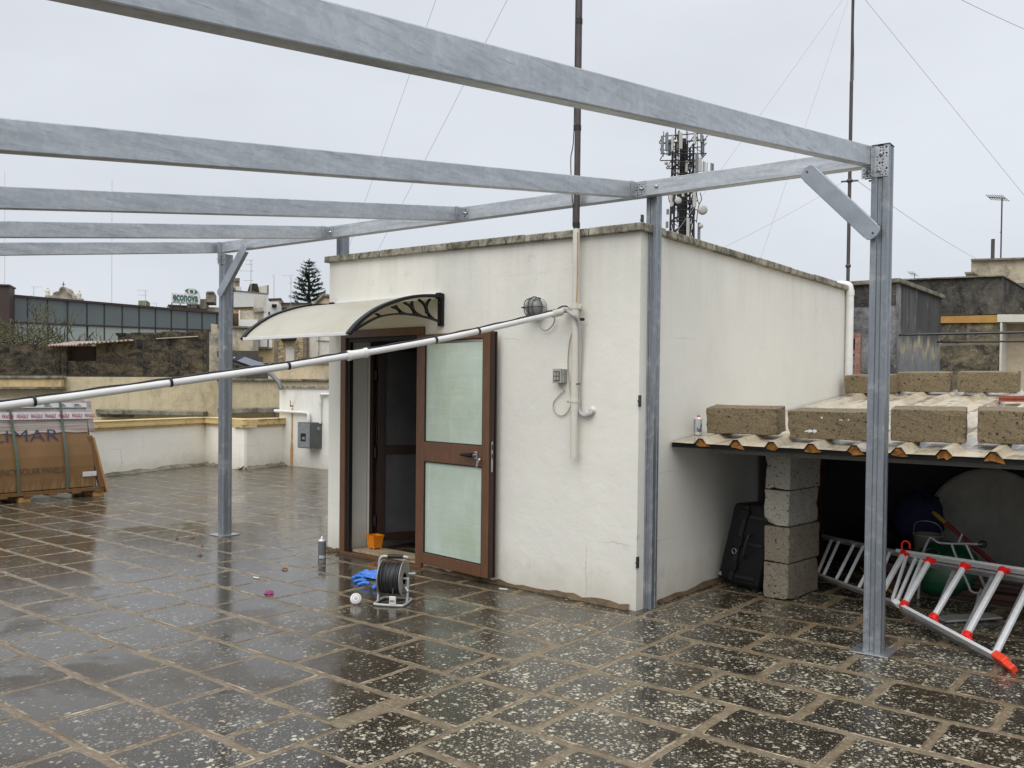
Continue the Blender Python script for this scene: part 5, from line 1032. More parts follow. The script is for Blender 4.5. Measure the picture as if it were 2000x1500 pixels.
# rope on the sill
q0, q1 = wall_pt(792, 1083, -.06), wall_pt(822, 1080, -.06); q0[2] = q1[2] = .066; mb = MB()
for ph in (0, 2.09, 4.18):
    pts = [q0+(q1-q0)*t+V(0,math.cos(26*t+ph)*.011,math.sin(26*t+ph)*.011)+V(0,-.012*math.sin(5*t),0) for t in np.linspace(0, 1.15, 46)]; mb.tube(pts, .0115, 7)
for k_ in range(5): mb.tube([q0+V(0,0,.0), q0+V(-.02-.01*k_*.3, -.02+.01*k_, -.006)], .004, 5)
M['rope'] = plain('dirty_rope', (.36,.30,.20), .9, 0, (.20,.15,.09), 40, .4, 120); tag(mb.build('rope_end', M['rope']), 'frayed end of a thick twisted rope lying on the door sill', 'rope')
# bag of tools inside the doorway
c = W(D1-.22, -.72, 0.); bag = thing('tool_bag', 'black and dark red tool bag with clutter on the floor inside the doorway', 'bag', tuple(c))
mb = MB(); vs, fs = sheetmesh(c[0], c[1], .30, .26, .30, 8, 26, .2); mb.add(vs, fs, 0, True); mb.build('body', M['black_plastic'], bag)
mb = MB(); mb.tube(smoothpath([c+V(-.22,-.18,.10), c+V(-.05,-.2,.24), c+V(.12,-.12,.30), c+V(.2,0,.22)], 6), .022, 8); mb.tube(smoothpath([c+V(-.2,-.26,.06), c+V(.0,-.28,.12), c+V(.16,-.22,.10)], 6), .016, 8); mb.build('strap', M['dull_red'], bag)
mb = MB(); mb.box(c+V(-.31,-.22,.045), (.11,.06,.06), 0, .5); mb.build('pouch', plain('teal_plastic', (.05,.22,.22), .5), bag, .01)
mb = MB(); mb.box(c+V(-.30,-.215,.085), (.09,.02,.012), 0, .5); mb.build('buckle', M['pvc'], bag, .002)
# litter
mb = MB(); q = G(525, 1160); vs, fs = sheetmesh(q[0], q[1], .035, .018, .035, 3, 12, .9); mb.add(vs, fs, 0, True); tag(mb.build('pink_scrap', plain('magenta_paper', (.38,.02,.16), .5)), 'crumpled magenta scrap on the wet tiles', 'litter')
mb = MB(); q = G(498, 1131); mb.tube([q+V(-.035,.012,.008), q+V(.03,.02,.008)], .0075, 8); tag(mb.build('cigarette_butt', M['pvc_old']), 'pale cigarette butt on the wet tiles beyond the magenta scrap', 'litter')
mb = MB(); q = G(983, 1152); mb.bar(q+V(-.04,0,.006), q+V(.035,.01,.006), .016, .006); tag(mb.build('paper_scrap', M['pvc']), 'small white scrap on the tiles near the open door leaf', 'litter')
r = random.Random(21)
for i, (x, y) in enumerate(((346,1053),(376,1052),(395,1067),(391,1086),(556,1113))):
    q = G(x, y); mb = MB(); vs, fs = sheetmesh(q[0], q[1], .022+r.uniform(0,.01), .010, .02, 30+i, 7, r.uniform(0,3)); mb.add(vs, fs, 0, True); tag(mb.build('dry_leaf', M['rust']), 'dark fallen leaf on the wet tiles around the left steel post', 'leaf', 'fallen leaves on the terrace')
# ------------------------------------------------------------------ pallet of panels at the left
XF = -12.84
X3 = lambda x, y, X=XF: Xp(x, y, X)
pal = thing('panel_pallet', 'film wrapped cardboard pack of solar panels strapped on a wooden pallet before the parapet', 'pallet', (XF-.4, 5.2, 0))
M['cardboard'] = plain('brown_cardboard', (.235,.130,.052), .62, 0, (.185,.100,.040), 2.2, .08, 30, .4, (1,1,.6))
def cardwet():
    m = NT('rain_soaked_cardboard'); xyz = m.sep(); n = m.noise(2.2, 4, .6, m.map((1,1,.6))); s = m.noise(1, 4, .7, m.map((30,30,1.2)))
    z = m.math('SUBTRACT', .34, xyz[2]); k = m.math('MULTIPLY', m.ramp(s, (.46, 0.), (.56, 1.)), m.ramp(m.math('ADD', m.math('MULTIPLY', z, 4.), m.math('MULTIPLY', s, .5)), (.25, 0.), (.8, 1.)))
    col = m.mix(m.ramp(n, (.3, 0.), (.7, 1.)), (.245,.135,.052), (.19,.10,.04)); col = m.mix(m.math('MULTIPLY', k, .6), col, (.36,.24,.12))
    return m.set(col=col, rough=.5, nor=m.bump(n, .08, .02))
M['cardboard'] = cardwet()
def film():
    m = NT('stretch_film'); a = m.noise(1, 6, .75, m.map((.9,.9,34))); b = m.noise(1, 4, .7, m.map((.6,.6,11)))
    col = m.mix(m.ramp(a, (.36, 0.), (.64, 1.)), (.27,.20,.155), (.50,.45,.43)); col = m.mix(m.ramp(b, (.55, 0.), (.66, .7)), col, (.62,.61,.62)); col = m.mix(m.ramp(m.noise(1, 5, .8, m.map((.5,.5,60))), (.60, 0.), (.66, .8)), col, (.10,.085,.08))
    return m.set(col=col, rough=.2, spec=.6, nor=m.bump(a, .5, .012))
M['film'] = film(); M['timber'] = plain('new_pine', (.46,.27,.10), .6, 0, (.30,.16,.06), 5, .1, 40, .4, (1,6,1)); M['timber_wet'] = plain('wet_pine', (.20,.105,.042), .4, 0, (.12,.06,.025), 5, .1, 40, .4, (1,6,1))
M['foamboard'] = plain('white_foam_edge', (.74,.74,.70), .6); M['strap'] = plain('green_strap', (.11,.155,.12), .4, 0, (.08,.115,.09), 30); M['tape_white'] = plain('white_tape', (.72,.71,.71), .3); M['ink_red'] = plain('red_ink', (.45,.02,.05), .5); M['ink_blue'] = plain('dark_blue_ink', (.045,.045,.11), .6); M['ink_brown'] = plain('brown_ink', (.095,.055,.035), .7); M['ink_teal'] = plain('teal_ink', (.10,.24,.32), .5)
br_, tr_ = X3(187, 955), X3(169, 781); tl_ = X3(0, 772); bl_ = X3(0, 977); Y0 = 4.0
zbot = .15; ztop = tr_[2]; yb, yt = br_[1], tr_[1]
def face(y, z, x=0.): return V(XF+x-.10*max(0, (z-zbot)/(ztop-zbot))**2, y, z)
rows = np.linspace(zbot, ztop, 9)
mb = MB(); vs = []; 
for z in rows:
    t = (z-zbot)/(ztop-zbot); ye = yb+(yt-yb)*t; bul = .035*math.sin(math.pi*min(1, t*1.5))
    vs += [face(Y0, z, bul), face(ye, z, bul), V(XF-.62, ye, z), V(XF-.62, Y0, z)]
fs = []
for i in range(8):
    for k in range(4): fs.append((4*i+k, 4*i+(k+1) % 4, 4*i+4+(k+1) % 4, 4*i+4+k))
fs += [(3,2,1,0), (32,33,34,35)]
mb.add(vs, fs, 0, False); mb.build('carton', M['cardboard'], pal, .012)
def strip(mb, ya, yb_, zlo, zhi, push, m=0, n=14, wave=None):
    a = []
    for i in range(n+1):
        y = ya+(yb_-ya)*i/n
        for k in (0, .5, 1):
            lo = zlo(i/n) if callable(zlo) else zlo; hi = zhi(i/n) if callable(zhi) else zhi
            z = lo+(hi-lo)*k; t = (z-zbot)/(ztop-zbot); a.append(face(y, z, .035*math.sin(math.pi*min(1, t*1.5))+push))
    mb.add(a, [(3*i+k, 3*i+3+k, 3*i+4+k, 3*i+1+k) for i in range(n) for k in (0, 1)], m)
yE = lambda z: yb+(yt-yb)*(z-zbot)/(ztop-zbot)
zf = X3(110, 846)[2]; rr = random.Random(3); wv = [zf+rr.uniform(-.02,.02) for _ in range(15)]
mb = MB(); strip(mb, Y0, yE(ztop)+.03, lambda t: wv[int(t*14)], ztop+.003, .012, 0, 14); 
vs = [face(Y0, ztop, .012), face(yt+.03, ztop, .012), V(XF-.63, yt+.03, ztop+.004), V(XF-.63, Y0, ztop+.004)]; mb.add([q+V(0,0,.004) for q in vs], [(0,1,2,3)])
mb.build('film_wrap', M['film'], pal)
mb = MB(); y0 = X3(165, 800)[1]; z0 = zf-.0
mb.hexa([face(yE(zf)-.0, zf, .03), face(yE(zf)+.10, zf, .0), V(XF-.6, yE(zf)+.10, zf), V(XF-.6, yE(zf), zf)], [face(yt, ztop, .05), face(yt+.09, ztop, .05), V(XF-.6, yt+.09, ztop), V(XF-.6, yt, ztop)]); mb.build('film_wrap', M['film'], pal, .02)
ztp = [X3(80, y)[2] for y in (817, 803)]; ztb = [X3(120, y)[2] for y in (796, 787)]
mb = MB(); strip(mb, Y0, yE(ztp[0])+.07, ztp[0]-.015, ztp[1]-.015, .045); tp = mb.build('fragile_tape', M['tape_white'], pal)
mb = MB(); zc = (ztp[0]+ztp[1])/2-.015; tt = (zc-zbot)/(ztop-zbot); Lp = (X3(178,806)[1]-X3(0,816)[1])/6.6
for k in range(-2, 7):
    y = X3(0, 815)[1]+.03+k*Lp; mb.text('FRAGILE', face(y, zc-.03, .035*math.sin(math.pi*min(1, tt*1.5))+.049), (0,1,0), (0,0,1), .075, 0, .010, fit=Lp*.80)
mb.build('lettering', M['ink_red'], tp)
mb = MB(); strip(mb, Y0, yE(ztb[0])+.02, ztb[0], ztb[1], .043); tb = mb.build('sealing_tape', M['tape_white'], pal)
mb = MB(); zc = (ztb[0]+ztb[1])/2
for px in (66, 96, 125, 154): 
    y = X3(px, 790)[1]; tt = (zc-zbot)/(ztop-zbot); b0 = face(y, zc, .035*math.sin(math.pi*min(1, tt*1.5))+.0475); mb.box(b0-V(0,0,.012), (.002,.10,.012)); mb.box(b0+V(0,-.01,.010), (.002,.07,.016))
mb.build('print', M['ink_teal'], tb)
Lt = X3(116, 862); Lb = X3(116, 862)[2]; Lh = X3(60, 838)[2]-X3(60, 862)[2]
mb = MB(); z = X3(80, 862)[2]; tt = (z+.08-zbot)/(ztop-zbot); o = face(Lt[1], z, .035*math.sin(math.pi*min(1, tt*1.5))+.022); o[0] -= .0
mb.text('LIMAR', o, (0,1,0), V(-.10,0,1), Lh/.70, 0, -.014, 'RIGHT', fit=X3(116,850)[1]-X3(-10,850)[1]); 
z2 = X3(80, 925)[2]; tt = (z2+.04-zbot)/(ztop-zbot); o = face(X3(124, 920)[1], z2, .035*math.sin(math.pi*min(1, tt*1.5))+.006); h2_ = X3(60, 911)[2]-X3(60, 924)[2]
mb2 = MB(); mb2.text('ENCY SOLAR PANELS', o, (0,1.0,0), V(-.03,0,1), h2_/.70*.95, 0, -.008, 'RIGHT', fit=X3(124,918)[1]-X3(-3,918)[1])
mb.build('lettering', M['ink_blue'], pal); mb2.build('lettering', M['ink_brown'], pal)
for px in ((20, 36), (120, 130)):
    a, b = X3(px[0], 775), X3(px[1], 975); mb = MB(); n = 16; q = []
    for i in range(n+1):
        t = i/n; z = ztop+.006+(0.10-ztop)*t; y = a[1]+(b[1]-a[1])*t; tt = max(0, (z-zbot)/(ztop-zbot)); q.append(face(y, z, .035*math.sin(math.pi*min(1, max(0,tt)*1.5))+.052-.03*t))
    for i in range(n): mb.bar(q[i], q[i+1], .036, .003, (1,0,0))
    mb.build('strap', M['strap'], pal)
mb = MB(); a = X3(173, 925); mb.box(a+V(.03,0,0), (.004,.20,.07), 0); mb.build('label_sticker', M['tape_white'], pal)
mb = MB(); mb.prism([face(yE(zf)+.005, zf+.02, .02), face(yE(zf)+.045, zf+.02, .0), V(XF-.02, yb+.10, zbot), V(XF-.02, yb+.02, zbot)], (-.05,0,0)); mb.build('foam_edge', M['foamboard'], pal)
a, b = X3(172, 800), X3(203, 968); mb = MB(); a2 = X3(176, 852); mb.bar(V(XF-.06, a2[1]+.0, a2[2]), V(XF-.0, b[1]-.04, .13), .075, .10, (1,0,0)); mb.build('corner_stud', M['timber_wet'], pal, .003)
mb = MB(); mb.bar(V(XF-.06, a2[1]+.055, a2[2]-.02), V(XF-.0, b[1]+.035, .05), .03, .11, (1,0,0)); mb.build('corner_stud', M['timber'], pal, .003)
mb = MB(); L = b[1]-Y0
mb.box((XF-.31, Y0+L/2, .125), (.66, L, .035)); mb.box((XF+.012, Y0+L/2, .118), (.05, L, .05))
for k in range(8): mb.box((XF-.30, Y0+.1+k*(L-.2)/7, .085), (.70, .12, .028))
mb.build('deck', M['timber_wet'], pal, .003)
mb = MB()
for y in (b[1]-.09, Y0+L*.55, Y0+.1):
    for x in (XF-.02, XF-.3, XF-.6): mb.mark().box((x, y, .037), (.10, .16, .07))
mb.each('pallet_foot', M['timber'], pal, .004)

# ------------------------------------------------------------------ parapet and annex wall
q1, q2, q3, q4 = G(208,930), G(400,907), G(477,917), G(557,908)
dW = nrm(q1-q2); q0 = q2+dW*8.0
par = thing('parapet_wall', 'low white parapet with moulded ochre coping along the far edge of the terrace', 'parapet', tuple(q2)); PH = .825
def seg(mb, a, b, t, z0, z1, out=0., e0=0., e1=0.):
    d = nrm(b-a); n = V(d[1], -d[0], 0); n = n if np.dot(n, -a) > 0 else -n; a = a-d*e0; b = b+d*e1
    q = [a+n*out, b+n*out, b-n*t, a-n*t]; mb.hexa([V(p[0],p[1],z0) for p in q], [V(p[0],p[1],z1) for p in q])
mb = MB(); seg(mb, q0, q2, .22, -.02, PH); mb.build('long_wall', M['parapet'], par)
mb = MB(); seg(mb, q2, q3, .06, -.02, PH+.001, 0., .2, -.003); mb.build('pier', M['parapet'], par)
mb = MB(); seg(mb, q3, q4, .5, -.02, PH-.001, .001); mb.build('short_wall', M['parapet'], par)
mb = MB()
for (a, b, e0, e1) in ((q0, q2, 0, .02), (q2, q3, .0, .07), (q3, q4, .06, .03)):
    k = .001*int(a is q2)+.002*int(a is q3)
    seg(mb, a, b, .24, PH+.002+k, PH+.050, .03+k, e0, e1); seg(mb, a, b, .25, PH+.0505, PH+.105+k, .075+k, e0, e1); seg(mb, a, b, .26, PH+.1065+k, PH+.150+k, .05+k, e0, e1); seg(mb, a, b, .26, PH+.1515+k, PH+.172+k, .065+k, e0, e1)
mb.build('coping', M['yellow_coping'], par, .006)
mb = MB()
for (a, b) in ((q0, q2), (q2, q3), (q3, q4)):
    d = nrm(b-a); n = V(d[1], -d[0], 0); n = n if np.dot(n, -a) > 0 else -n; r = random.Random(int(abs(a[1]*100))); k = 24; L_ = []; 
    for i in range(k+1): p = a+(b-a)*i/k; L_ += [p+n*.004+V(0,0,.05+r.uniform(-.02,.03)), p+n*(.10+r.uniform(-.03,.05))+V(0,0,.003)]
    mb.mark().add(L_, [(2*i, 2*i+1, 2*i+3, 2*i+2) for i in range(k)])
mb.each('foot_fillet', M['slab_edge'], par)
YA = 11.66; an = thing('annex_wall', 'white annex wall with stained top edge and a vertical rust streak behind the stair house', 'wall', (-12, YA, 0))
xl = Yp(546, 760, YA)[0]; zT = Yp(590, 759, YA)[2]; mb = MB(); mb.box(((xl-6.9)/2, YA+.12, zT/2), (-6.9-xl, .24, zT)); mb.build('wall', M['whitewall'], an)
mb = MB(); mb.box(((xl-6.9)/2-.02, YA+.11, zT+.03), (-6.9-xl+.06, .30, .055)); mb.build('coping', M['coping'], an, .006)
mb = MB(); r = random.Random(1); a = []
for i in range(15):
    t = i/14; p = Yp(571-1.5*t, 797+112*t, YA-.003); w = .022+.012*r.random()+(.02 if t > .6 else 0); a += [p-V(w,0,0), p+V(w,0,0)]
mb.add(a, [(2*i, 2*i+1, 2*i+3, 2*i+2) for i in range(14)]); mb.build('rust_streak', M['rust_stain'], an)
mb = MB(); p = Yp(572, 793, YA); mb.tube([p+V(0,.0,0), p+V(0,-.07,0)], .014, 8); mb.tube([p+V(0,-.06,.0), p+V(.01,-.07,.12)], .008, 6); mb.build('guy_anchor', M['rust'], an)
# electrical box with its conduits
x0 = Yp(581, 850, YA-.3)[0]; x1_ = Yp(606, 850, YA-.3)[0]; zz1 = Yp(590, 825, YA-.3)[2]; zz0 = Yp(590, 875, YA-.3)[2]
eb = thing('meter_box', 'grey metal meter box with a small dark window on the annex wall', 'electrical box', ((x0+x1_)/2, YA-.15, zz0))
M['box_grey'] = plain('grey_box_paint', (.085,.09,.088), .55, 0, (.06,.065,.062), 8); M['box_face'] = plain('chipped_grey_panel', (.27,.29,.30), .5, .1, (.16,.17,.18), 22, .2, 60)
mb = MB(); mb.box(((x0+x1_)/2, YA-.15, (zz0+zz1)/2), (x1_-x0, .296, zz1-zz0)); body = mb.build('case', M['box_grey'], eb, .006)
mb = MB(); mb.box(((x0+x1_)/2, YA-.303, (zz0+zz1)/2), (x1_-x0-.03, .008, zz1-zz0-.03)); dr_ = mb.build('door', M['box_face'], body, .002)
mb = MB(); mb.box(((x0+x1_)/2-.01, YA-.3085, zz0+(zz1-zz0)*.42), (.16, .003, .16)); mb.build('window', M['hole'], dr_)
mb = MB(); mb.box(((x0+x1_)/2-.0, YA-.3105, zz0+(zz1-zz0)*.39), (.09, .002, .05)); mb.box(((x0+x1_)/2-.17, YA-.3085, zz0+(zz1-zz0)*.5), (.025, .004, .05)); mb.build('dial', M['box_face'], dr_)
mb = MB(); mb.lathe([(0,.001),(.04,.001),(.04,.006),(0,.006)], V(x1_, YA-.09, zz1-.13), 16, 0, (1,0,0)); mb.build('knockout', M['box_face'], body)
pz = Yp(590, 806, YA-.06)[2]; xe = Yp(603, 806, YA-.06)[0]; xs = Yp(537, 803, YA-.06)[0]
wp_ = thing('water_pipe', 'white plastic pipe with a small tap running along the annex wall above the parapet', 'pipe', (xs, YA-.06, pz)); mb = MB(); mb.tube(smoothpath([V(xs,YA-.06,pz+.02), V(xe-.12,YA-.06,pz), V(xe-.03,YA-.06,pz-.01), V(xe,YA-.06,pz-.06), V(xe,YA-.06,zz1)], 5), .034, 10); mb.build('pipe', M['pvc'], wp_)
mb = MB(); mb.tube([V(xe-.14,YA-.06,pz-.0), V(xe-.07,YA-.06,pz-.002)], .041, 10); mb.tube([V(xe,YA-.06,pz-.16), V(xe,YA-.06,pz-.09)], .041, 10); mb.build('coupling', M['pvc'], wp_)
mb = MB(); mb.tube([V(xs-.03,YA-.06,pz+.0), V(xs-.03,YA-.06,pz-.16)], .02, 8); mb.tube([V(xs-.07,YA-.06,pz+.02), V(xs+.02,YA-.06,pz+.02)], .018, 8); mb.build('tap', M['steel_dark'], wp_)
xv = Yp(626, 800, YA-.04)[0]; zv = Yp(626, 770, YA-.04)[2]; mb = MB(); mb.tube(smoothpath([V(xv,YA-.05,zz1-.02), V(xv,YA-.05,zv-.06), V(xv+.02,YA-.05,zv-.005), V(xv+.06,YA-.05,zv), V(xv+1.2,YA-.05,zv+.01)], 5), .026, 10); mb.tube([V(xv,YA-.05,zv-.20), V(xv,YA-.05,zv-.12)], .034, 10); mb.tube([V(xv+.06,YA-.05,zv), V(xv+.13,YA-.05,zv)], .034, 10); tag(mb.build('cable_pipe', M['pvc']), 'thin white pipe rising from the meter box and turning behind the stair house', 'pipe')
# solar street lamp on the annex wall end
sl = thing('solar_lamp', 'dark solar lamp on a curved grey arm above the end of the annex wall', 'street lamp', tuple(Yp(548, 757, YA)))
M['arm_grey'] = plain('grey_arm_paint', (.16,.17,.17), .45, .4, (.12,.125,.13), 6); q = lambda x, y, Y=YA-.1: Yp(x, y, Y)
mb = MB(); mb.tube(smoothpath([q(549,760), q(546,750), q(540,742), q(530,732), q(516,722), q(506,715)], 5), .046, 10); mb.build('arm', M['arm_grey'], sl)
c0_, c1_ = q(459, 700), q(517, 721); d = nrm(c1_-c0_); u = np.cross(d, V(0,1,0)); u = u if u[2] > 0 else -u; nn_ = V(.15,-.46,.86); nn_ = nrm(nn_-d*np.dot(nn_, d)); w_ = np.cross(d, nn_)
M['lamp_black'] = plain('black_lamp_housing', (.010,.011,.014), .5, 0, (.016,.017,.02), 5, 0, 60, .15); mb = MB(); mb.bar(c0_, c1_, .21, .06, nn_); hd_ = mb.build('head', M['lamp_black'], sl, .02)
mb = MB(); a = c0_+d*(.26)*1.0+nn_*.045; mb.bar(a, c1_-d*.10+nn_*.045, .20, .02, nn_); mb.build('solar_cell', plain('pale_solar_cell', (.13,.15,.18), .4, .0), hd_, .004)
mb = MB(); mb.ball(c0_-d*.02, .03, 0, 8); mb.build('sensor', M['galv_plate'], hd_)
# ------------------------------------------------------------------ surroundings: each building stands at its own distance on the street
GZ = -11.
class Fac:                                                      # a vertical front plane through two sight columns at given distances
    def __init__(s, x0, d0, x1, d1):
        s.a = P(x0, 758, d0); s.b = P(x1, 758, d1); s.t = nrm((s.b-s.a)*V(1,1,0)); n = V(s.t[1], -s.t[0], 0); s.n = n if np.dot(n, EYE-s.a) > 0 else -n
    def pt(s, x, y, o=0.): return PL(x, y, s.a+s.n*o, s.n)
    def box(s, mb, x0, x1, y0, y1, front=0., back=6., m=0):     # y0: top row (or pair), y1: bottom row, None = down to the street
        ya, yb_ = y0 if isinstance(y0, tuple) else (y0, y0)
        a = s.pt(x0, ya, front); b = s.pt(x1, yb_, front)
        if y1 is None: za_ = zb_ = GZ
        else:
            y1 = y1 if isinstance(y1, tuple) else (y1, y1); za_ = VH(x0, y1[0], a); zb_ = VH(x1, y1[1], b)
        k = -s.n*(front+back); a0, b0 = V(a[0],a[1],za_), V(b[0],b[1],zb_)
        mb.hexa([a0, b0, b0+k, a0+k], [a, b, b+k, a+k], m); return mb
def bld(name, lab, cat, fac, x): p = fac.pt(x, 760); return thing(name, lab, cat, (p[0], p[1], GZ))
# --- beige walls right behind the parapet
f = Fac(-40, 22.0, 420, 22.6); t = bld('beige_house', 'long beige house wall with mossy ledge just beyond the parapet', 'house', f, 200)
mb = MB(); f.box(mb, -60, 423, (735, 737), None, 0, 5); mb.build('wall', M['beige_wall'], t)
mb = MB(); f.box(mb, 186, 397, (799, 804), (809, 813), .55, -.05); f.box(mb, 188, 256, (806.5, 808), (814, 816), .30, -.05); mb.build('ledge', M['slab_edge'], t, .02)
mb = MB(); f.box(mb, -60, 119, 740, 756, .25, -.02); mb.build('upper_band', M['ochre_wall'], t, .01)
mb = MB(); f.box(mb, -60, 121, 756.5, 760, .32, -.02); f.box(mb, -60, 121, 734, 739.5, .30, -.02); mb.build('string_course', M['slab_edge'], t, .01)
f = Fac(423, 21.6, 660, 22.6); t = bld('ochre_house', 'ochre house wall with thin mossy string course behind the left steel post', 'house', f, 500)
mb = MB(); f.box(mb, 424, 670, (743, 744), None, 0, 5); mb.build('wall', M['beige_wall'], t)
mb = MB(); f.box(mb, 424, 670, (739.5, 740.5), (743.5, 744.5), .08, 1.); mb.build('string_course', M['slab_edge'], t, .01)
mb = MB(); f.box(mb, 426, 560, (797, 796), (808, 806), .5, -.05); mb.build('ledge', M['slab_edge'], t, .02)
# --- dark stone outbuilding
f = Fac(-40, 26.0, 402, 26.6); t = bld('dark_stone_outbuilding', 'blackened tuff stone outbuilding with a ragged top and tiled lean-to', 'outbuilding', f, 220)
rr = random.Random(17)
def ragged(mb, x0, x1, ytop, ybot, back=1.2, amp=1.6, step=13):
    x = x0
    while x < x1-1:
        e = min(x+step*rr.uniform(.7, 1.5), x1); tt = (x-x0)/(x1-x0); yy_ = ytop[0]+(ytop[1]-ytop[0])*tt+rr.uniform(-amp, amp); f.box(mb, x, e+.4, yy_, ybot, rr.uniform(0, .03), back); x = e
mb = MB(); ragged(mb, -60, 130, (672,674), None); f.box(mb, -60, 402, 705, None, -.04, .4); ragged(mb, 188, 232, (668,668), None); ragged(mb, 230, 402, (651.5, 645), None, .4); f.box(mb, 226, 243, (650,650), 655, .04, .6); mb.build('wall', M['dark_stone'], t)
mb = MB(); f.box(mb, 131, 187, 676, None, -.3, .6); mb.build('shadowed_bay', plain('reddish_dark_bay', (.05,.028,.018), .9, 0, (.02,.014,.010), 2), t)
mb = MB()
for x, y in ((13, 683), (272, 673), (329, 669)): mb.mark(); f.box(mb, x-4, x+4, y-4, y+4, .05, -.01)
mb.each('putlog_hole', M['hole'], t)
mb = MB()
def tilesheet(xa, xb_, ya, yb_, dep, ydrop, n):
    a = f.pt(xa, ya, .35); b = f.pt(xb_, yb_, .35); vs = []
    for i in range(n*6+1):
        s = i/(n*6); p = a+(b-a)*s; z = .05*abs(math.sin(math.pi*s*n)); vs += [p+V(0,0,z), p-f.n*dep+V(0,0,z+ydrop)]
    mb.add(vs, [(2*i, 2*i+1, 2*i+3, 2*i+2) for i in range(n*6)])
tilesheet(90, 160, 677, 676, 2.0, .22, 12); tilesheet(152, 254, 674, 666, 1.6, .12, 12); mb.build('corrugated_tiles', weathered('weathered_tiles', (.50,.42,.33), (.26,.17,.16), .5, 1.4, (1,1,1), (.44,.34,.38), 12), t)
mb = MB(); f.box(mb, 305, 386, (660.5, 656), (662, 657.5), .08, .3); mb.build('slate_strip', M['stone_far'], t)
# --- glazed office building
f = Fac(18, 40., 418, 48.2); t = bld('office_building', 'long office building with a ribbon of tinted glass and brown mullions', 'building', f, 220)
mx = [18,54,93,132,170,204,239,272,304,335,366,395,424,452]
yt_ = lambda x: 575.3+(x-18)*(34./397); ym_ = lambda x: 630.6+(x-53)*(.0408); 
mb = MB(); f.box(mb, 18, 456, (yt_(18)+1, yt_(456)+1), None, -.15, 12); mb.build('core', M['mullion'], t)
mb = MB(); f.box(mb, 16, 456, (yt_(16)-1, yt_(456)-1), (yt_(16)+3.6, yt_(456)+2.6), .12, .3); mb.build('roof_edge', M['mullion'], t)
mb = MB()
for i in range(len(mx)): f.box(mb, mx[i]-1.0, mx[i]+.8, yt_(mx[i])+3, None, .02, .2)
f.box(mb, 16, 456, (ym_(16)-1.6, ym_(456)-1.6), (ym_(16)+1.6, ym_(456)+1.2), .06, .18); mb.build('mullion', M['mullion'], t)
for i in range(len(mx)-1):
    mb = MB(); f.box(mb, mx[i]+1.1, mx[i+1]-1.3, (yt_(mx[i])+3.8, yt_(mx[i+1])+3.4), (ym_(mx[i])-1.4, ym_(mx[i+1])-1.4), 0, .1); mb.build('window_pane', M['office_glass'], t)
    mb = MB(); f.box(mb, mx[i]+(2.6 if i in (2,4) else 1.1), mx[i+1]-1.3, (ym_(mx[i])+1.8, ym_(mx[i+1])+1.6), 745, 0, .1); mb.build('window_pane', M['office_glass_low'], t)
f2 = Fac(-60, 38.5, 18, 39.0); mb = MB(); f2.box(mb, -60, 18, (554, 556.5), None, 0, 1.2); mb.build('stair_tower', M['rust_panel'], t); mb = MB(); f2.box(mb, -60, 19, (553, 555.5), (556, 558.5), .08, 1.3); mb.build('tower_cap', M['mullion'], t)
# --- church top with statues
f = Fac(60, 105., 190, 106.); t = bld('church', 'distant baroque church gable with curved top and iron cross above the office roof', 'church', f, 124)
pr_ = [(90,592),(99,580),(104,573.5),(108,571.5),(113,570),(116,570),(117,566),(120,561.5),(124,560),(128,562),(131,566.5),(132,570),(136,573),(139,576),(143,584),(150,594)]
M['church'] = M['stone_far']; mb = MB(); pts = [f.pt(x, y) for x, y in pr_]; a0, b0 = pts[0].copy(), pts[-1].copy(); a0[2] = b0[2] = GZ; mb.prism([a0]+pts+[b0], -f.n*2.2); mb.build('gable', M['church'], t)
mb = MB(); L_ = [f.pt(x, y, .25) for x, y in pr_[2:14]]; mb.tube(L_, .12, 6); mb.build('cornice', M['church'], t)
mb = MB(); p = f.pt(124, 560, -1); top = VH(124, 550.5, p); mb.tube([p, V(p[0],p[1],top)], .05, 6); z = VH(124, 555.5, p); mb.tube([V(*p[:2], z)-f.t*.2, V(*p[:2], z)+f.t*.2], .045, 6); mb.build('iron_cross', M['steel_dark'], t)
mb = MB(); f.box(mb, 88, 99, 577, None, -.5, 1.2); f.box(mb, 150, 160, 583, None, -.5, 1.2); mb.build('plinth', M['church'], t)
for x, y0, y1, lb in ((93, 561, 579, 'left weathered stone statue on the church skyline'), (154.5, 566, 585, 'right weathered stone statue on the church skyline')):
    p = f.pt(x, y1, -1.2); h = VH(x, y0, p)-p[2]; mb = MB(); mb.lathe([(.32*h*.7,0),(.27*h*.8,h*.25),(.25*h*.9,h*.55),(.27*h*.75,h*.7),(.12*h,h*.8)], p, 12); mb.ball(p+V(0,0,h*.88), h*.11, 0, 8); mb.tube([p+f.t*h*.18+V(0,0,h*.68), p+f.t*h*.2+f.n*h*.2+V(0,0,h*.5)], h*.06, 6); mb.tube([p-f.t*h*.18+V(0,0,h*.68), p-f.t*h*.14+f.n*h*.2+V(0,0,h*.55)], h*.06, 6); o = mb.build('statue', M['cream_wall']); tag(o, lb, 'statue')
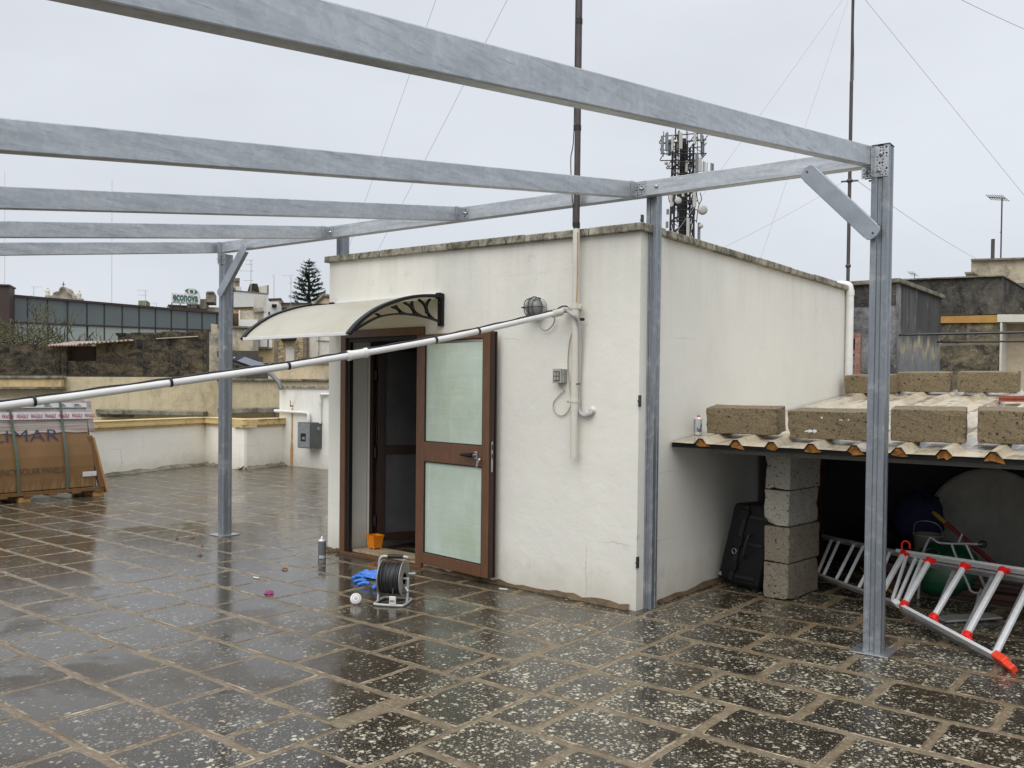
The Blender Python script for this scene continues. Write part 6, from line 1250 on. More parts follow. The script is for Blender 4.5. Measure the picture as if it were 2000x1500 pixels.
# --- econova sign and the roof it stands on
f = Fac(250, 72., 440, 74.); t = bld('weathered_rooftop', 'cluttered brown rooftop with chimneys that carries the white billboard', 'building', f, 380)
mb = MB(); f.box(mb, 262, 300, 598, None, -4, 5); f.box(mb, 326, 445, (597, 601), None, 0, 1.); mb.build('wall', M['stone_far'], t)
mb = MB(); f.box(mb, 270, 287, 587, 599, 0, 2); f.box(mb, 390, 404, 584, 603, .5, 2); f.box(mb, 365, 385, 592, 602, .6, 1.5); mb.build('parapet_block', M['slab_edge'], t)
mb = MB(); f.box(mb, 402, 419, 571, 590, 1., 2.); f.box(mb, 404, 417, 569, 571.5, 1.2, 2.2); mb.build('chimney', M['brick_pier'], t)
mb = MB(); f.box(mb, 328, 400, (594.5, 598.5), (597.5, 601.5), .4, .5); mb.build('roof_edge', M['mullion'], t)
sg = thing('billboard', 'white rooftop billboard lettered econova with a green eye emblem', 'sign', tuple(f.pt(362, 596, 1.))); o = 1.5
M['sign_white'] = plain('sign_white', (.74,.74,.73), .5); M['sign_green'] = plain('sign_green', (.045,.125,.105), .5); M['sign_mid'] = plain('sign_mid_green', (.16,.30,.24), .5); M['sign_grey'] = plain('sign_grey_green', (.20,.235,.23), .6)
pts = [(335,592),(335,571.5),(355,574.5),(361,574),(360,566),(366,563.5),(374,562.5),(382,564.5),(389,571),(391,578),(390.5,594.5)]
mb = MB(); mb.prism([f.pt(x, y, o) for x, y in pts], -f.n*.18); mb.build('board', M['sign_white'], sg)
mb = MB(); ux = nrm(f.pt(388, 588, o)-f.pt(338, 584.5, o)); uz = V(0,0,1); wd = np.linalg.norm(f.pt(388,588,o)-f.pt(338,585,o))
mb.text('econova', f.pt(337.5, 586.0, o+.02), ux, uz, .92, 0, .035, 'LEFT', fit=wd*.985); mb.build('lettering', M['sign_green'], sg)
mb = MB(); mb.text("servizi per l'ambiente", f.pt(337, 590.8, o+.02), ux, uz, .30, 0, .02, 'LEFT', fit=wd*.97); mb.build('lettering', M['sign_grey'], sg)
mb = MB(); e = [(361,567.5),(366,564.5),(374,563.4),(381,565.5),(387,571),(381,574.5),(374,575.5),(367,573)]; mb.add([f.pt(x, y, o+.015) for x, y in e], [tuple(range(8))]); mb.build('eye_emblem', M['sign_green'], sg)
mb = MB(); cc = f.pt(374, 569.3, o+.03); mb.add([cc+ux*.27*math.cos(a)+uz*.26*math.sin(a) for a in np.linspace(0, 2*math.pi, 25)[:-1]], [tuple(range(24))]); pu = mb.build('pupil', M['sign_white'], sg)
mb = MB(); mb.text('e', cc+f.n*.02-uz*.14, ux, uz, .58, 0, .03, 'CENTER'); mb.build('lettering', M['sign_green'], sg)
mb = MB()
for x in (335.5, 352, 372, 389): p = f.pt(x, 590, o-.2); mb.tube([p, V(p[0], p[1], VH(x, 600, p))], .05, 6)
mb.build('leg', M['steel_dark'], sg)
# --- white roof block with chimneys
f = Fac(440, 58., 530, 60.); t = bld('white_roof_building', 'pale roof building with two dark chimneys left of the araucaria tree', 'building', f, 480)
mb = MB(); f.box(mb, 444, 524, (566, 574), None, 0, .8); f.box(mb, 456, 472, 560, 570, .0, .6); mb.build('wall', M['white_far'], t)
mb = MB(); f.box(mb, 443, 525, (565, 573), (566.5, 574.5), .06, .9); mb.build('roof_edge', M['slab_edge'], t)
mb = MB(); f.box(mb, 460, 468, 547.5, 562, -.2, .5); f.box(mb, 459, 468.5, 543, 549, -.1, .6); f.box(mb, 456, 460, 561, 567, .1, .5); ch = mb.build('chimney', M['brick_pier'], t)
mb = MB(); p0_, p1_ = [f.pt(x, 572, -.3) for x in (492, 507)]; z1 = VH(500, 553.5, p0_); mb.hexa([p0_, p1_, p1_-f.n*.9, p0_-f.n*.9], [V(*(p0_*.82+p1_*.18)[:2], z1), V(*(p0_*.28+p1_*.72)[:2], z1), V(*(p0_*.28+p1_*.72)[:2], z1)-f.n*.6, V(*(p0_*.82+p1_*.18)[:2], z1)-f.n*.6]); mb.build('chimney', M['dark_stone'], t)
mb = MB(); f.box(mb, 505, 524, (559.5, 557.5), 574, -.4, 1.0); mb.build('parapet_block', M['cream_wall'], t); mb = MB(); f.box(mb, 522, 525, 557, 574, -.38, 1.0); mb.build('parapet_end', M['brick_pier'], t)
mb = MB(); f.box(mb, 497, 519, 578, 610, .04, -.01); mb.build('panel', M['cream_wall'], t)
# street lamp pole seen in front of it
p = P(452, 640, 40.); z = VH(453, 560, p); mb = MB(); mb.tube(smoothpath([V(p[0],p[1],GZ), V(p[0],p[1],z-.25), V(p[0]-.02,p[1],z-.05), V(p[0]-.12,p[1]-.08,z), V(p[0]-.35,p[1]-.25,z+.02)], 4), .085, 8); tag(mb.build('lamp_post', M['lamp_black']), 'thin dark lamp post in front of the pale roof building', 'lamp post')
# small roof houses
f = Fac(440, 50., 545, 51.); t = bld('orange_roof_house', 'small faded orange roof house with grey mortar side below the pale building', 'house', f, 480)
mb = MB(); f.box(mb, 455, 494, (602, 600), None, 0, 3); mb.build('wall', M['ochre_wall'], t); mb = MB(); f.box(mb, 469, 515, (607, 605), None, .5, 3); mb.build('grey_front', M['stone_far'], t); mb = MB(); f.box(mb, 456, 495, (600, 598.8), (602.4, 600.6), .2, 3.2); mb.build('roof_slab', M['mullion'], t)
mb = MB(); p0_, p1_, p2_, p3_ = f.pt(496,608,.62), f.pt(516,608,.62), f.pt(513,600.5,-.8), f.pt(490,599.5,-.8); mb.add([p0_,p1_,p2_,p3_]+[q-V(0,0,.06) for q in (p0_,p1_,p2_,p3_)], [(0,1,2,3),(7,6,5,4),(0,4,5,1),(1,5,6,2),(2,6,7,3),(3,7,4,0)]); mb.build('lean_to_roof', M['slab_edge'], t)
mb = MB(); f.box(mb, 466.5, 469, 606, 632, .52, .1); f.box(mb, 467, 503, 624, 640, 1.2, -.3); mb.build('white_trim', M['white_far'], t)
mb = MB(); f.box(mb, 447, 467, 612, 634, .25, -.1); mb.build('planted_corner', plain('dry_planting', (.07,.055,.03), .9, 0, (.16,.07,.03), 6), t)
f = Fac(515, 62., 660, 63.); t = bld('white_flat_house', 'small white flat roofed house between the pale building and the araucaria tree', 'house', f, 530)
mb = MB(); f.box(mb, 513, 544, 589, None, 0, 4); mb.build('wall', M['white_far'], t); mb = MB(); f.box(mb, 520, 527, 609, 614, .04, -.01); f.box(mb, 531, 540, 594, 600, .3, .3); mb.build('window', M['hole'], t)
f = Fac(520, 66., 660, 67.); t = bld('beige_flat_house', 'beige flat roofed house with dark overhanging slab at the foot of the araucaria tree', 'house', f, 560)
mb = MB(); f.box(mb, 530, 549, 584, None, 0, 4); f.box(mb, 545, 604, 592.5, None, -.3, 4); mb.build('wall', M['beige_wall2'], t); mb = MB(); f.box(mb, 524, 549, (583, 582), (586, 585), .5, 4); f.box(mb, 545, 604, (591, 591), (593.2, 593.2), .0, 4); f.box(mb, 535, 560, 600, 604, .3, .5); mb.build('roof_slab', M['mullion'], t)
f = Fac(560, 60., 690, 60.); t = bld('gabled_house', 'peach gabled house wall rising behind the door canopy', 'house', f, 640)
mb = MB(); pts = [f.pt(612, 596), f.pt(632, 577), f.pt(668, 582), f.pt(668, 640), f.pt(612, 640)]; mb.prism(pts, -f.n*4); mb.build('wall', plain('peach_plaster', (.60,.47,.32), .8, 0, (.52,.40,.27), .5), t)
mb = MB(); mb.tube([f.pt(611, 597, .1), f.pt(632, 576.4, .1), f.pt(668, 581.4, .1)], .13, 6); mb.build('verge', M['slab_edge'], t)
# --- stepped stone house below the lamp
f = Fac(400, 34., 545, 34.6); t = bld('stone_stair_house', 'yellow grey stone house with dark stepped slate treads beside the left steel post', 'house', f, 470)
mb = MB(); f.box(mb, 424, 494, (638, 640), None, 0, 5); f.box(mb, 399, 424.2, (667, 667), None, -.01, .6); f.box(mb, 412, 424.3, (632, 634), 668, -.02, .5); mb.build('wall', M['tuff_blocks'] if False else M['beige_top'], t); mb = MB(); f.box(mb, 424, 496, (635.5, 637.5), (639, 641), .1, 5.1); mb.build('coping', M['slab_edge'], t)
mb = MB()
for k, (x0, x1_, y0, y1) in enumerate(((424,504,685,697),(440,513,697,708),(456,514,708,714),(466,524,714,725),(480,533,725,737),(486,543,736.5,741))): f.box(mb, x0, x1_, y0, y1, .5+.12*k, -.1)
mb.build('stair_tread', M['black_step'], t)
f = Fac(490, 38., 545, 38.5); t = bld('yellow_house', 'ochre house front with white closed shutters above the stepped treads', 'house', f, 510)
mb = MB(); f.box(mb, 492, 535, 645, None, 0, 5); mb.build('wall', M['ochre_wall'], t); mb = MB(); f.box(mb, 495.5, 522, 645, 677.5, .1, -.01); f.box(mb, 525.5, 531.5, 645, 679, .1, -.01); sh_ = mb.build('shutter', M['white_far'], t)
mb = MB(); f.box(mb, 507, 508, 646, 677, .12, -.1); f.box(mb, 496, 522, 658, 658.8, .12, -.1); f.box(mb, 522.2, 525.2, 645, 679, .06, -.01); f.box(mb, 494, 534, 678.5, 681.5, .25, -.01); mb.build('shutter_gap', M['slab_edge'], sh_)
# --- rubble stone house
f = Fac(525, 44., 640, 45.); t = bld('rubble_house', 'rubble masonry house with a white shuttered door and dark balcony slab', 'house', f, 575)
mb = MB(); f.box(mb, 533, 619, 640, None, 0, 5); mb.build('wall', M['rubble'], t); mb = MB(); f.box(mb, 533.5, 541.5, 640, 735, .12, -.01); f.box(mb, 593, 600, 640, 735, .12, -.01); mb.build('pier', M['brick_pier'], t)
mb = MB(); f.box(mb, 556.5, 577, 665, 735, .05, -.01); fr_ = mb.build('door_surround', M['beige_wall2'], t); mb = MB(); f.box(mb, 558.8, 574.2, 680, 735, .10, -.03); f.box(mb, 561.5, 572, 676.8, 681, .10, -.03); mb.build('white_door', M['white_far'], fr_)
mb = MB(); f.box(mb, 553, 578.5, 661.5, 665.5, .7, -.01); f.box(mb, 551, 580, 659.5, 662, .55, -.01); mb.build('balcony_slab', M['hole'], t)
mb = MB(); f.box(mb, 584.5, 591.5, 697.5, 712, .05, -.01); f.box(mb, 608.5, 615.5, 696, 704, .05, -.01); wf = mb.build('window_frame', M['brick_pier'], t); mb = MB(); f.box(mb, 586, 588.5, 699.5, 712, .07, -.03); f.box(mb, 610, 612.5, 698, 704, .07, -.03); mb.build('pane', M['white_far'], wf)
mb = MB(); f.box(mb, 602, 603.6, 640, 735, .2, -.05); mb.build('downpipe', M['brick_pier'], t)
f = Fac(610, 42., 670, 42.5); t = bld('pale_house', 'pale grey house wall with a thin hanging cable beside the stair house', 'house', f, 640); mb = MB(); f.box(mb, 618.5, 670, 640, None, 0, 5); mb.build('wall', M['cream_wall'], t); mb = MB(); f.box(mb, 622.5, 623.3, 650, 720, .05, -.01); f.box(mb, 619, 660, (664.5, 666.5), (665.2, 667.2), .06, -.01); mb.build('cable', M['slab_edge'], t)
f = Fac(525, 27., 660, 27.5); t = bld('low_beige_wall', 'low beige wall with dark thin capping below the rubble house', 'wall', f, 590); mb = MB(); f.box(mb, 524, 665, (708.5, 710.5), None, 0, 1.2); mb.build('wall', M['beige_wall2'], t); mb = MB(); f.box(mb, 500, 665, (706.5, 708.5), (708.8, 710.8), .08, 1.3); mb.build('capping', M['slab_edge'], t)

# --- araucaria (star pine)
M['needles'] = plain('dark_green_needles', (.030,.058,.036), .7, 0, (.016,.034,.022), 1.5); M['bark'] = plain('bark', (.07,.06,.045), .9, 0, (.04,.034,.027), 4); M['mossbark'] = plain('lichen_bark', (.13,.125,.05), .9, 0, (.055,.048,.035), 3)
dT = 80.; bT = P(602, 760, dT); zt_ = VH(602.5, 506, bT); zb_ = VH(602, 600, bT); tr = thing('araucaria_tree', 'tall dark green araucaria with tiered branches on the skyline', 'tree', (bT[0], bT[1], GZ))
mb = MB(); mb.tube([V(bT[0],bT[1],GZ), V(bT[0],bT[1],zb_), V(bT[0],bT[1],zt_-.1)], [.32,.16,.03], 8); mb.build('trunk', M['bark'], tr)
r = random.Random(42); mb = MB(); H = zt_-zb_
def tuft(c, d, L, w):
    for _ in range(7):
        o = V(r.gauss(0,1), r.gauss(0,1), r.gauss(0,.55))*w*.5; a = c+o; e = a+(d*r.uniform(.5,1.)+V(r.uniform(-.5,.5), r.uniform(-.5,.5), r.uniform(-.05,.5)))*L; s = nrm(np.cross(e-a, V(r.uniform(-1,1), r.uniform(-1,1), 1)))*w*.24
        mb.add([a-s, a+s, e+s*.5, e-s*.5], [(0,1,2,3)])
z = zt_-.42; k = 0
while z > zb_-2.5:
    q = (zt_-z)/H; Rm = min(.18+1.62*q**.86, 2.0)*r.uniform(.86, 1.12); nb = 6+int(q > .45)
    for i in range(nb):
        a = 2*math.pi*(i+r.uniform(-.25,.25))/nb+k*1.1; L = Rm*r.uniform(.78, 1.14); d = V(math.cos(a), math.sin(a), 0); pts = [V(bT[0],bT[1],z)+d*L*t+V(0,0,L*(.10*t+.16*t*t)) for t in np.linspace(0, 1, 6)]; mb.tube(pts, [.04*(1-.8*t) for t in np.linspace(0,1,6)], 4)
        for t in np.linspace(.18 if q < .3 else .3, 1.0, max(3, int(L*7))): p = V(bT[0],bT[1],z)+d*L*t+V(0,0,L*(.10*t+.16*t*t)); tuft(p, nrm(d+V(0,0,.35)), .17+.08*r.random(), .19 if L > .6 else .11)
    z -= (.26+.20*q)*r.uniform(.85, 1.25)*1.15; k += 1
for zz in np.arange(zt_-.4, zt_, .1): tuft(V(bT[0],bT[1],zz), V(0,0,1), .10, .06)
mb.build('crown', M['needles'], tr)
# --- bare winter trees in front of the office building
def baretree(x, y, dist, H, seed, lab, moss=False, lean=0., spread=1.):
    p = P(x, y, dist); t = thing('bare_tree', lab, 'tree', (p[0], p[1], GZ), 'leafless trees in front of the office building'); r = random.Random(seed); mt, mc = MB(), MB()
    base = V(p[0], p[1], p[2]-2.0); mt.tube([V(p[0],p[1],GZ), base], [.18,.11], 8); mt.build('trunk', M['bark'], t)
    def grow(a, d, L, rad, n):
        pts = [a]; dd = d
        for i in range(4): dd = nrm(dd+V(r.gauss(0,.20), r.gauss(0,.20), r.gauss(.03,.16))); pts.append(pts[-1]+dd*L/4)
        mc.tube(pts, [rad*(1-.12*i) for i in range(5)], 4)
        if n <= 0: return
        for k in range(r.choice((2,3,3))):
            q = pts[r.choice((2,3,4))]; e = nrm(dd*.75+V(r.gauss(0,.62*spread), r.gauss(0,.62*spread), r.gauss(.15,.42))); grow(q, e, L*r.uniform(.58,.86), max(rad*.66, .014), n-1)
    for k in range(6): grow(base, nrm(V(r.gauss(lean,.5*spread), r.gauss(0,.5*spread), 1.)), H*.25*r.uniform(.8,1.2), .085, 5)
    mc.build('crown', M['mossbark'] if moss else M['bark'], t)
baretree(50, 676, 33., 6.2, 4, 'leafless tree with a wide tangle of lichen covered twigs, left of the office glass', True, 0., 1.2)
baretree(152, 684, 33., 4.6, 9, 'small leafless tree poking above the tiled lean-to')
baretree(-4, 672, 30., 5.6, 12, 'yellowish leafless tree in front of the brown stair tower', True)
baretree(104, 686, 34., 3.6, 23, 'low leafless twigs between the two larger bare trees')

# --- rooftop aerials
def yagi(name, x, ytop, ybot, dist, lab, boom=None, L=1.0, ne=6, el=.35, ang=0., rad=.018, extra=(), mat='galv_plate'):
    p = P(x, ybot, dist); z = VH(x, ytop, p); t = thing(name, lab, 'aerial', tuple(p), None); mb = MB(); mb.tube([V(p[0],p[1],p[2]-.6), V(p[0],p[1],z)], rad, 6); mb.build('mast', M[mat], t); u = RT*math.cos(ang)+FWD*math.sin(ang); u = nrm(u*V(1,1,0)); v = V(-u[1], u[0], 0)
    for (f_, L_, n_, e_, vert) in ((1.0, L, ne, el, 0),)+tuple(extra):
        zz = p[2]+(z-p[2])*f_; mb = MB(); a = V(p[0],p[1],zz); mb.tube([a-u*L_*.8, a+u*L_*.2], rad*.7, 5)
        for i in range(n_): c = a-u*L_*(.8-i/(n_-1) if n_ > 1 else .3); w = V(0,0,1) if vert else nrm(v*.8+V(0,0,.6)); mb.tube([c-w*e_*.5*(1+.25*i/n_), c+w*e_*.5*(1+.25*i/n_)], rad*.5, 4)
        mb.build('antenna', M[mat], t)
    return t
yagi('roof_aerial', 1954, 387, 535, 19.5, 'yagi television aerial on a tall rusty mast above the blackened wall', L=.40, ne=8, el=.26, ang=.15, rad=.016, mat='mast', extra=((.55,.04,1,.03,0),))
yagi('roof_aerial', 1786, 535, 548, 24., 'small bent television aerial peeping over the blackened wall, right of the near steel post', L=.22, ne=4, el=.22, ang=.4, rad=.010, mat='mast')
yagi('roof_aerial', 490, 508, 574, 59., 'tall rooftop aerial between the two dark chimneys', L=.62, ne=2, el=.14, rad=.024, extra=((.88,.42,3,.25,0),(.68,.9,2,.18,0),(.40,.6,3,.2,0)))
yagi('roof_aerial', 535, 538, 585, 66., 'thin bare aerial pole left of the araucaria tree', L=.15, ne=2, el=.35, rad=.022)
yagi('roof_aerial', 568, 538, 592, 66., 'thin aerial with a side arm just left of the araucaria tree', L=.75, ne=3, el=.12, rad=.022, extra=((.72,.18,2,.18,0),))
yagi('roof_aerial', 284, 567, 588, 72., 'small television aerial on the brown rooftop block left of the billboard', L=.8, ne=3, el=.25, rad=.022, extra=((.55,.7,3,.3,0),))
yagi('roof_aerial', 66, 560, 580, 62., 'faint tilted aerial left of the church gable', L=-.7, ne=3, el=.25, rad=.018)
yagi('roof_aerial', 305, 592, 600, 90., 'tiny aerial just left of the billboard', L=.5, ne=4, el=.3, rad=.02)
for x, y0, y1, d_, rd, lb in ((218, 500, 592, 70., .045, 'tall thin white pole rising behind the office building'), (9, 485, 556, 60., .03, 'thin pale pole above the brown stair tower')):
    p = P(x, y1, d_); mb = MB(); mb.tube([V(p[0],p[1],GZ), V(p[0],p[1],VH(x, y0-150, p))], [rd*1.2, rd*.7], 6); tag(mb.build('radio_pole', M['white_far']), lb, 'pole')

# --- cellular mast
dC = 78.; bC = P(1327, 765, dC); tw = thing('cell_tower', 'dark lattice cell tower crowded with grey panel antennas behind the stair house', 'tower', (bC[0], bC[1], GZ))
zz_ = lambda y: VH(1327, y, bC); ux = nrm(RT*V(1,1,0)); uy = nrm(FWD*V(1,1,0)); sc = dC/F
def TP(x, y, dp=0.): return V(bC[0],bC[1],0)+ux*(x-1327)*sc+uy*dp+V(0,0,zz_(y))
M['tower'] = plain('dark_tower_steel', (.055,.05,.05), .6, .3, (.03,.028,.028), 2); M['panel_a'] = plain('pale_panel_antenna', (.52,.50,.44), .5); M['panel_b'] = plain('grey_panel_antenna', (.22,.23,.24), .5)
mb = MB(); r = random.Random(77); W0 = .95
lv = list(np.arange(zz_(300), GZ, -1.15))
for cx, cy in ((-1,-1),(1,-1),(1,1),(-1,1)): mb.tube([V(bC[0],bC[1],zz_(285))+ux*cx*W0*.8+uy*cy*W0*.8, V(bC[0],bC[1],GZ)+ux*cx*W0*1.3+uy*cy*W0*1.3], .095, 6)
for i, z in enumerate(lv[:-1]):
    for a, b in (((-1,-1),(1,-1)),((1,-1),(1,1)),((1,1),(-1,1)),((-1,1),(-1,-1))):
        A_ = V(bC[0],bC[1],z)+(ux*a[0]+uy*a[1])*W0*.85; B_ = V(bC[0],bC[1],lv[i+1])+(ux*b[0]+uy*b[1])*W0*.87; mb.tube([A_, B_], .05, 4); mb.tube([A_, A_+(ux*(b[0]-a[0])+uy*(b[1]-a[1]))*W0*.85], .05, 4)
        if i % 2: mb.tube([A_+(ux*(b[0]-a[0])+uy*(b[1]-a[1]))*W0*.85, B_-(ux*(b[0]-a[0])+uy*(b[1]-a[1]))*W0*.87], .03, 4)
mb.tube([V(bC[0],bC[1],zz_(272)), V(bC[0],bC[1],GZ)], .30, 8)
for _ in range(14): x = r.uniform(-.35,.35); mb.tube(smoothpath([V(bC[0],bC[1],zz_(y))+ux*(x+r.uniform(-.25,.25))-uy*r.uniform(.2,.6) for y in (280, 330, 380, 430, 470)], 3), .05, 5)
mb.build('lattice', M['tower'], tw)
mb = MB()
for y, w in ((272, 2.0), (286, 1.9), (306, 1.9), (322, 1.3)):
    for dp in (-1.1, 1.1): mb.tube([TP(1327-w/sc*.95, y+2, dp), TP(1327+w/sc*.95, y-6 if y < 300 else y, dp)], .05, 5)
    for sx in (-1, -.4, .4, 1): mb.tube([TP(1327+sx*w/sc*.95, y, -1.1), TP(1327+sx*w/sc*.95, y, 1.1)], .045, 5)
for x in (1285,1292,1301,1312,1318,1331,1344,1350,1357,1361): mb.tube([TP(x, 268+r.uniform(-4,4), -1.1), TP(x, 312+r.uniform(-3,3), -1.1)], .035, 5)
for (x0, y0, x1_, y1) in ((1345,272,1358,285),(1345,295,1361,306),(1292,300,1310,312),(1330,312,1345,322),(1350,272,1341,300),(1301,312,1318,322)): mb.tube([TP(x0,y0,-1.1), TP(x1_,y1,-1.1)], .03, 4)
for y in (330, 345, 398, 415, 436): 
    mb.tube([TP(1302, y, -.95), TP(1352, y-1, -.95)], .045, 5)
for x, y0, y1 in ((1311,243,275),(1314,262,275),(1319,257,275),(1332,257,280),(1366,316,345),(1373,319,345),(1380,330,348)): mb.tube([TP(x, y0, -.3), TP(x, y1, -.3)], .03 if x != 1311 else .06, 5)
for pts in (((1296,382),(1297,398),(1304,412),(1306,430)), ((1356,382),(1359,395),(1353,410),(1350,440)), ((1349,378),(1351,395),(1355,405))): mb.tube(smoothpath([TP(x, y, -1.2) for x, y in pts], 4), .04, 5)
mb.tube([TP(1345, 345, -.6), TP(1376, 338, -.6)], .05, 5); mb.tube([TP(1314, 262, -1.), TP(1314, 440, -1.)], .05, 5); mb.build('platform', M['tower'], tw)
for i, (x, y0, y1, w, mt, dp) in enumerate(((1282,274,309,5,'panel_b',-1.2),(1290.5,269,303,5,'panel_b',-1.3),(1297.5,279,310,4,'panel_b',-.9),(1302,273,303,4,'panel_a',-1.2),(1316.5,269,300,6,'panel_a',-1.4),(1344,257,290,5,'panel_a',-1.3),(1357,252,286,4.5,'panel_b',-1.2),(1361,278,312,5,'panel_b',-1.0),(1349,307,345,5,'panel_b',-1.2),(1355,315,342,5.5,'panel_a',-1.25),(1363,323,345,4.5,'panel_a',-1.2),(1378,324,345,3.5,'panel_b',-1.),(1382,324,342,3.,'panel_b',-.8),(1330,320,342,3,'panel_a',-1.),(1337,327,336,7,'panel_b',-.8),(1301,385,410,4.5,'panel_a',-1.2),(1323,382,391,4,'panel_a',-1.3),(1345.5,380,410,6,'panel_a',-1.2),(1295,414,424,4,'panel_b',-1.1),(1333.5,432,470,5.5,'panel_a',-1.3),(1294,438,450,4,'panel_b',-1.1),(1355,440,475,4,'panel_b',-1.2),(1304,412,422,6,'tower',-1.),(1344,410,424,7,'tower',-1.),(1309,395,403,5,'tower',-1.2),(1340,395,403,12,'tower',-1.))):
    mb = MB(); c = (TP(x, y0, dp)+TP(x, y1, dp))/2; mb.box(c, (w*sc, .22, abs(zz_(y0)-zz_(y1))), 0, math.atan2(ux[1], ux[0])+r.uniform(-.5,.5)); mb.build('panel_antenna' if mt != 'tower' else 'radio_unit', M[mt], tw, .02)
for x, y, rd in ((1313,399,.30),(1360,416,.42),(1294,326,.16),(1299,331,.17),(1357,447,.2)):
    mb = MB(); mb.lathe([(0,.0),(rd*.7,.03),(rd,.10),(rd,.24),(rd*.5,.30),(0,.3)], TP(x, y, -1.2), 20, 0, -uy+ux*.15 if x > 1305 else -ux); mb.build('microwave_dish', M['panel_a'], tw)

# --- right hand neighbours
f = Fac(1640, 11.7, 1752, 11.7*math.cos(0)); 
Yn = 12.3
def YB_(x, y): return Yp(x, y, Yn)
t = thing('weathered_roof_room', 'blackened roof room with peeling plaster and streaked grey side, behind the near steel post', 'house', tuple(YB_(1750, 700)*V(1,1,0)))
c_ = YB_(1752, 551); xl_ = YB_(1560, 551)[0]; zt_ = YB_(1700, 556)[2]; ye_ = Xp(1838, 594, c_[0])[1]
mb = MB(); mb.box(((xl_+c_[0])/2, Yn+.1, zt_/2-3), (c_[0]-xl_, .2, zt_+6)); mb.build('front_wall', M['peeling'], t)
mb = MB(); zs_ = YB_(1700, 598)[2]; mb.box(((xl_+c_[0])/2, Yn-.005, (zs_+zt_)/2), (c_[0]-xl_-.02, .012, zt_-zs_)); mb.build('soot_band', M['dark_concrete'], t)
mb = MB(); mb.box((c_[0]-.1, (Yn+.2+ye_)/2, zt_/2-3), (.2, ye_-Yn-.2, zt_+6)); mb.build('side_wall', M['grey_concrete'], t)
mb = MB(); mb.box((c_[0]-.1, (Yn+ye_)/2, zt_+.03), (.30, ye_-Yn+.1, .06)); mb.box(((xl_+c_[0])/2-.2, Yn+.08, zt_+.028), (c_[0]-xl_-.2, .28, .058)); mb.build('coping', M['slab_edge'], t, .01)
d0_, d1_ = YB_(1664, 655), YB_(1684, 655); zb__ = YB_(1670, 760)[2]; zt2 = YB_(1675, 653)[2]; zm_ = YB_(1675, 688)[2]
M['rust_paint'] = plain('peeling_red_paint', (.26,.065,.025), .7, 0, (.40,.30,.25), 16, .3, 60)
mb = MB(); xr_ = d1_[0]; xl2 = xr_-.8
mb.box((xr_-.04, Yn-.03, (zt2+zb__)/2), (.07, .06, zt2-zb__)); mb.box(((xl2+xr_)/2-.04, Yn-.03, zt2-.03), (xr_-xl2-.08, .06, .06)); mb.box(((xl2+xr_)/2-.04, Yn-.025, zm_), (xr_-xl2-.08, .05, .05)); dfr = mb.build('door_frame', M['rust_paint'], t)
mb = MB(); mb.box(((xl2+xr_)/2-.04, Yn-.012, (zm_+zt2)/2), (xr_-xl2-.1, .02, zt2-zm_-.1)); mb.build('pane', M['hole'], dfr)
mb = MB(); mb.box(((xl2+xr_)/2-.04, Yn-.014, (zm_+zb__)/2-.02), (xr_-xl2-.1, .024, zm_-zb__-.06)); mb.build('lower_panel', plain('flaking_panel', (.42,.36,.34), .8, 0, (.22,.06,.035), 22), dfr)
# blackened long wall
Yw2 = 15.6; q = lambda x, y, o=0.: Yp(x, y, Yw2-o)
t = thing('blackened_wall_house', 'blackened house wall with a faded orange band above stained tuff blocks', 'house', tuple(q(1900, 700)*V(1,1,0)))
def qb(mb, x0, x1, y0, y1, front=0., back=3., zb=None):
    ya, yb_ = y0 if isinstance(y0, tuple) else (y0, y0); a, b = q(x0, ya, front), q(x1, yb_, front); za_, zb_ = (GZ, GZ) if y1 is None else (q(x0, y1 if not isinstance(y1, tuple) else y1[0], front)[2], q(x1, y1 if not isinstance(y1, tuple) else y1[1], front)[2]); k = V(0, front+back, 0)
    mb.hexa([V(a[0],a[1],za_), V(b[0],b[1],zb_), V(b[0],b[1],zb_)+k, V(a[0],a[1],za_)+k], [a, b, b+k, a+k]); return mb
mb = MB(); qb(mb, 1752-60, 1957, (549, 538), (623, 613)); mb.build('upper_wall', M['dark_concrete'], t)
mb = MB(); qb(mb, 1752-60, 1959, (547.5, 536.5), (550, 539), .06, 3.1); mb.build('capping', M['slab_edge'], t)
mb = MB(); qb(mb, 1752-60, 1948, (622, 615), (632, 630), .02, 2.9); mb.build('orange_band', M['orange_band'], t)
mb = MB(); qb(mb, 1752-60, 1956, (630, 629), None, -.02, 2.9); mb.build('lower_wall', M['tuff_blocks'], t)
mb = MB(); qb(mb, 1948, 2080, 614, (629, 628), .03, 3); mb.build('lintel', M['cream_wall'], t)
mb = MB(); qb(mb, 1953.5, 1957.5, 630, 775, .03, .6); mb.build('jamb', M['cream_wall'], t)
mb = MB(); qb(mb, 1957.6, 2080, 628, 775, -1.2, .4); mb.build('porch_wall', M['beige_wall2'], t)
mb = MB(); qb(mb, 1967, 1989, (678, 677), 760, -.6, 1.0); mb.build('porch_pier', M['beige_top'], t); mb = MB(); qb(mb, 1984, 2080, 672, 695, -1.15, 1.25); wf = mb.build('window_frame', M['white_far'], t); mb = MB(); qb(mb, 1989, 2080, 676, 692, -1.1, 1.18); mb.build('pane', plain('dim_window_pane', (.07,.075,.075), .5, 0, (.11,.115,.11), 3), wf)
mb = MB(); qb(mb, 1957.5, 2080, (575, 572), (614, 613), -.25, 2.5); mb.build('balcony_wall', M['dark_concrete'], t)
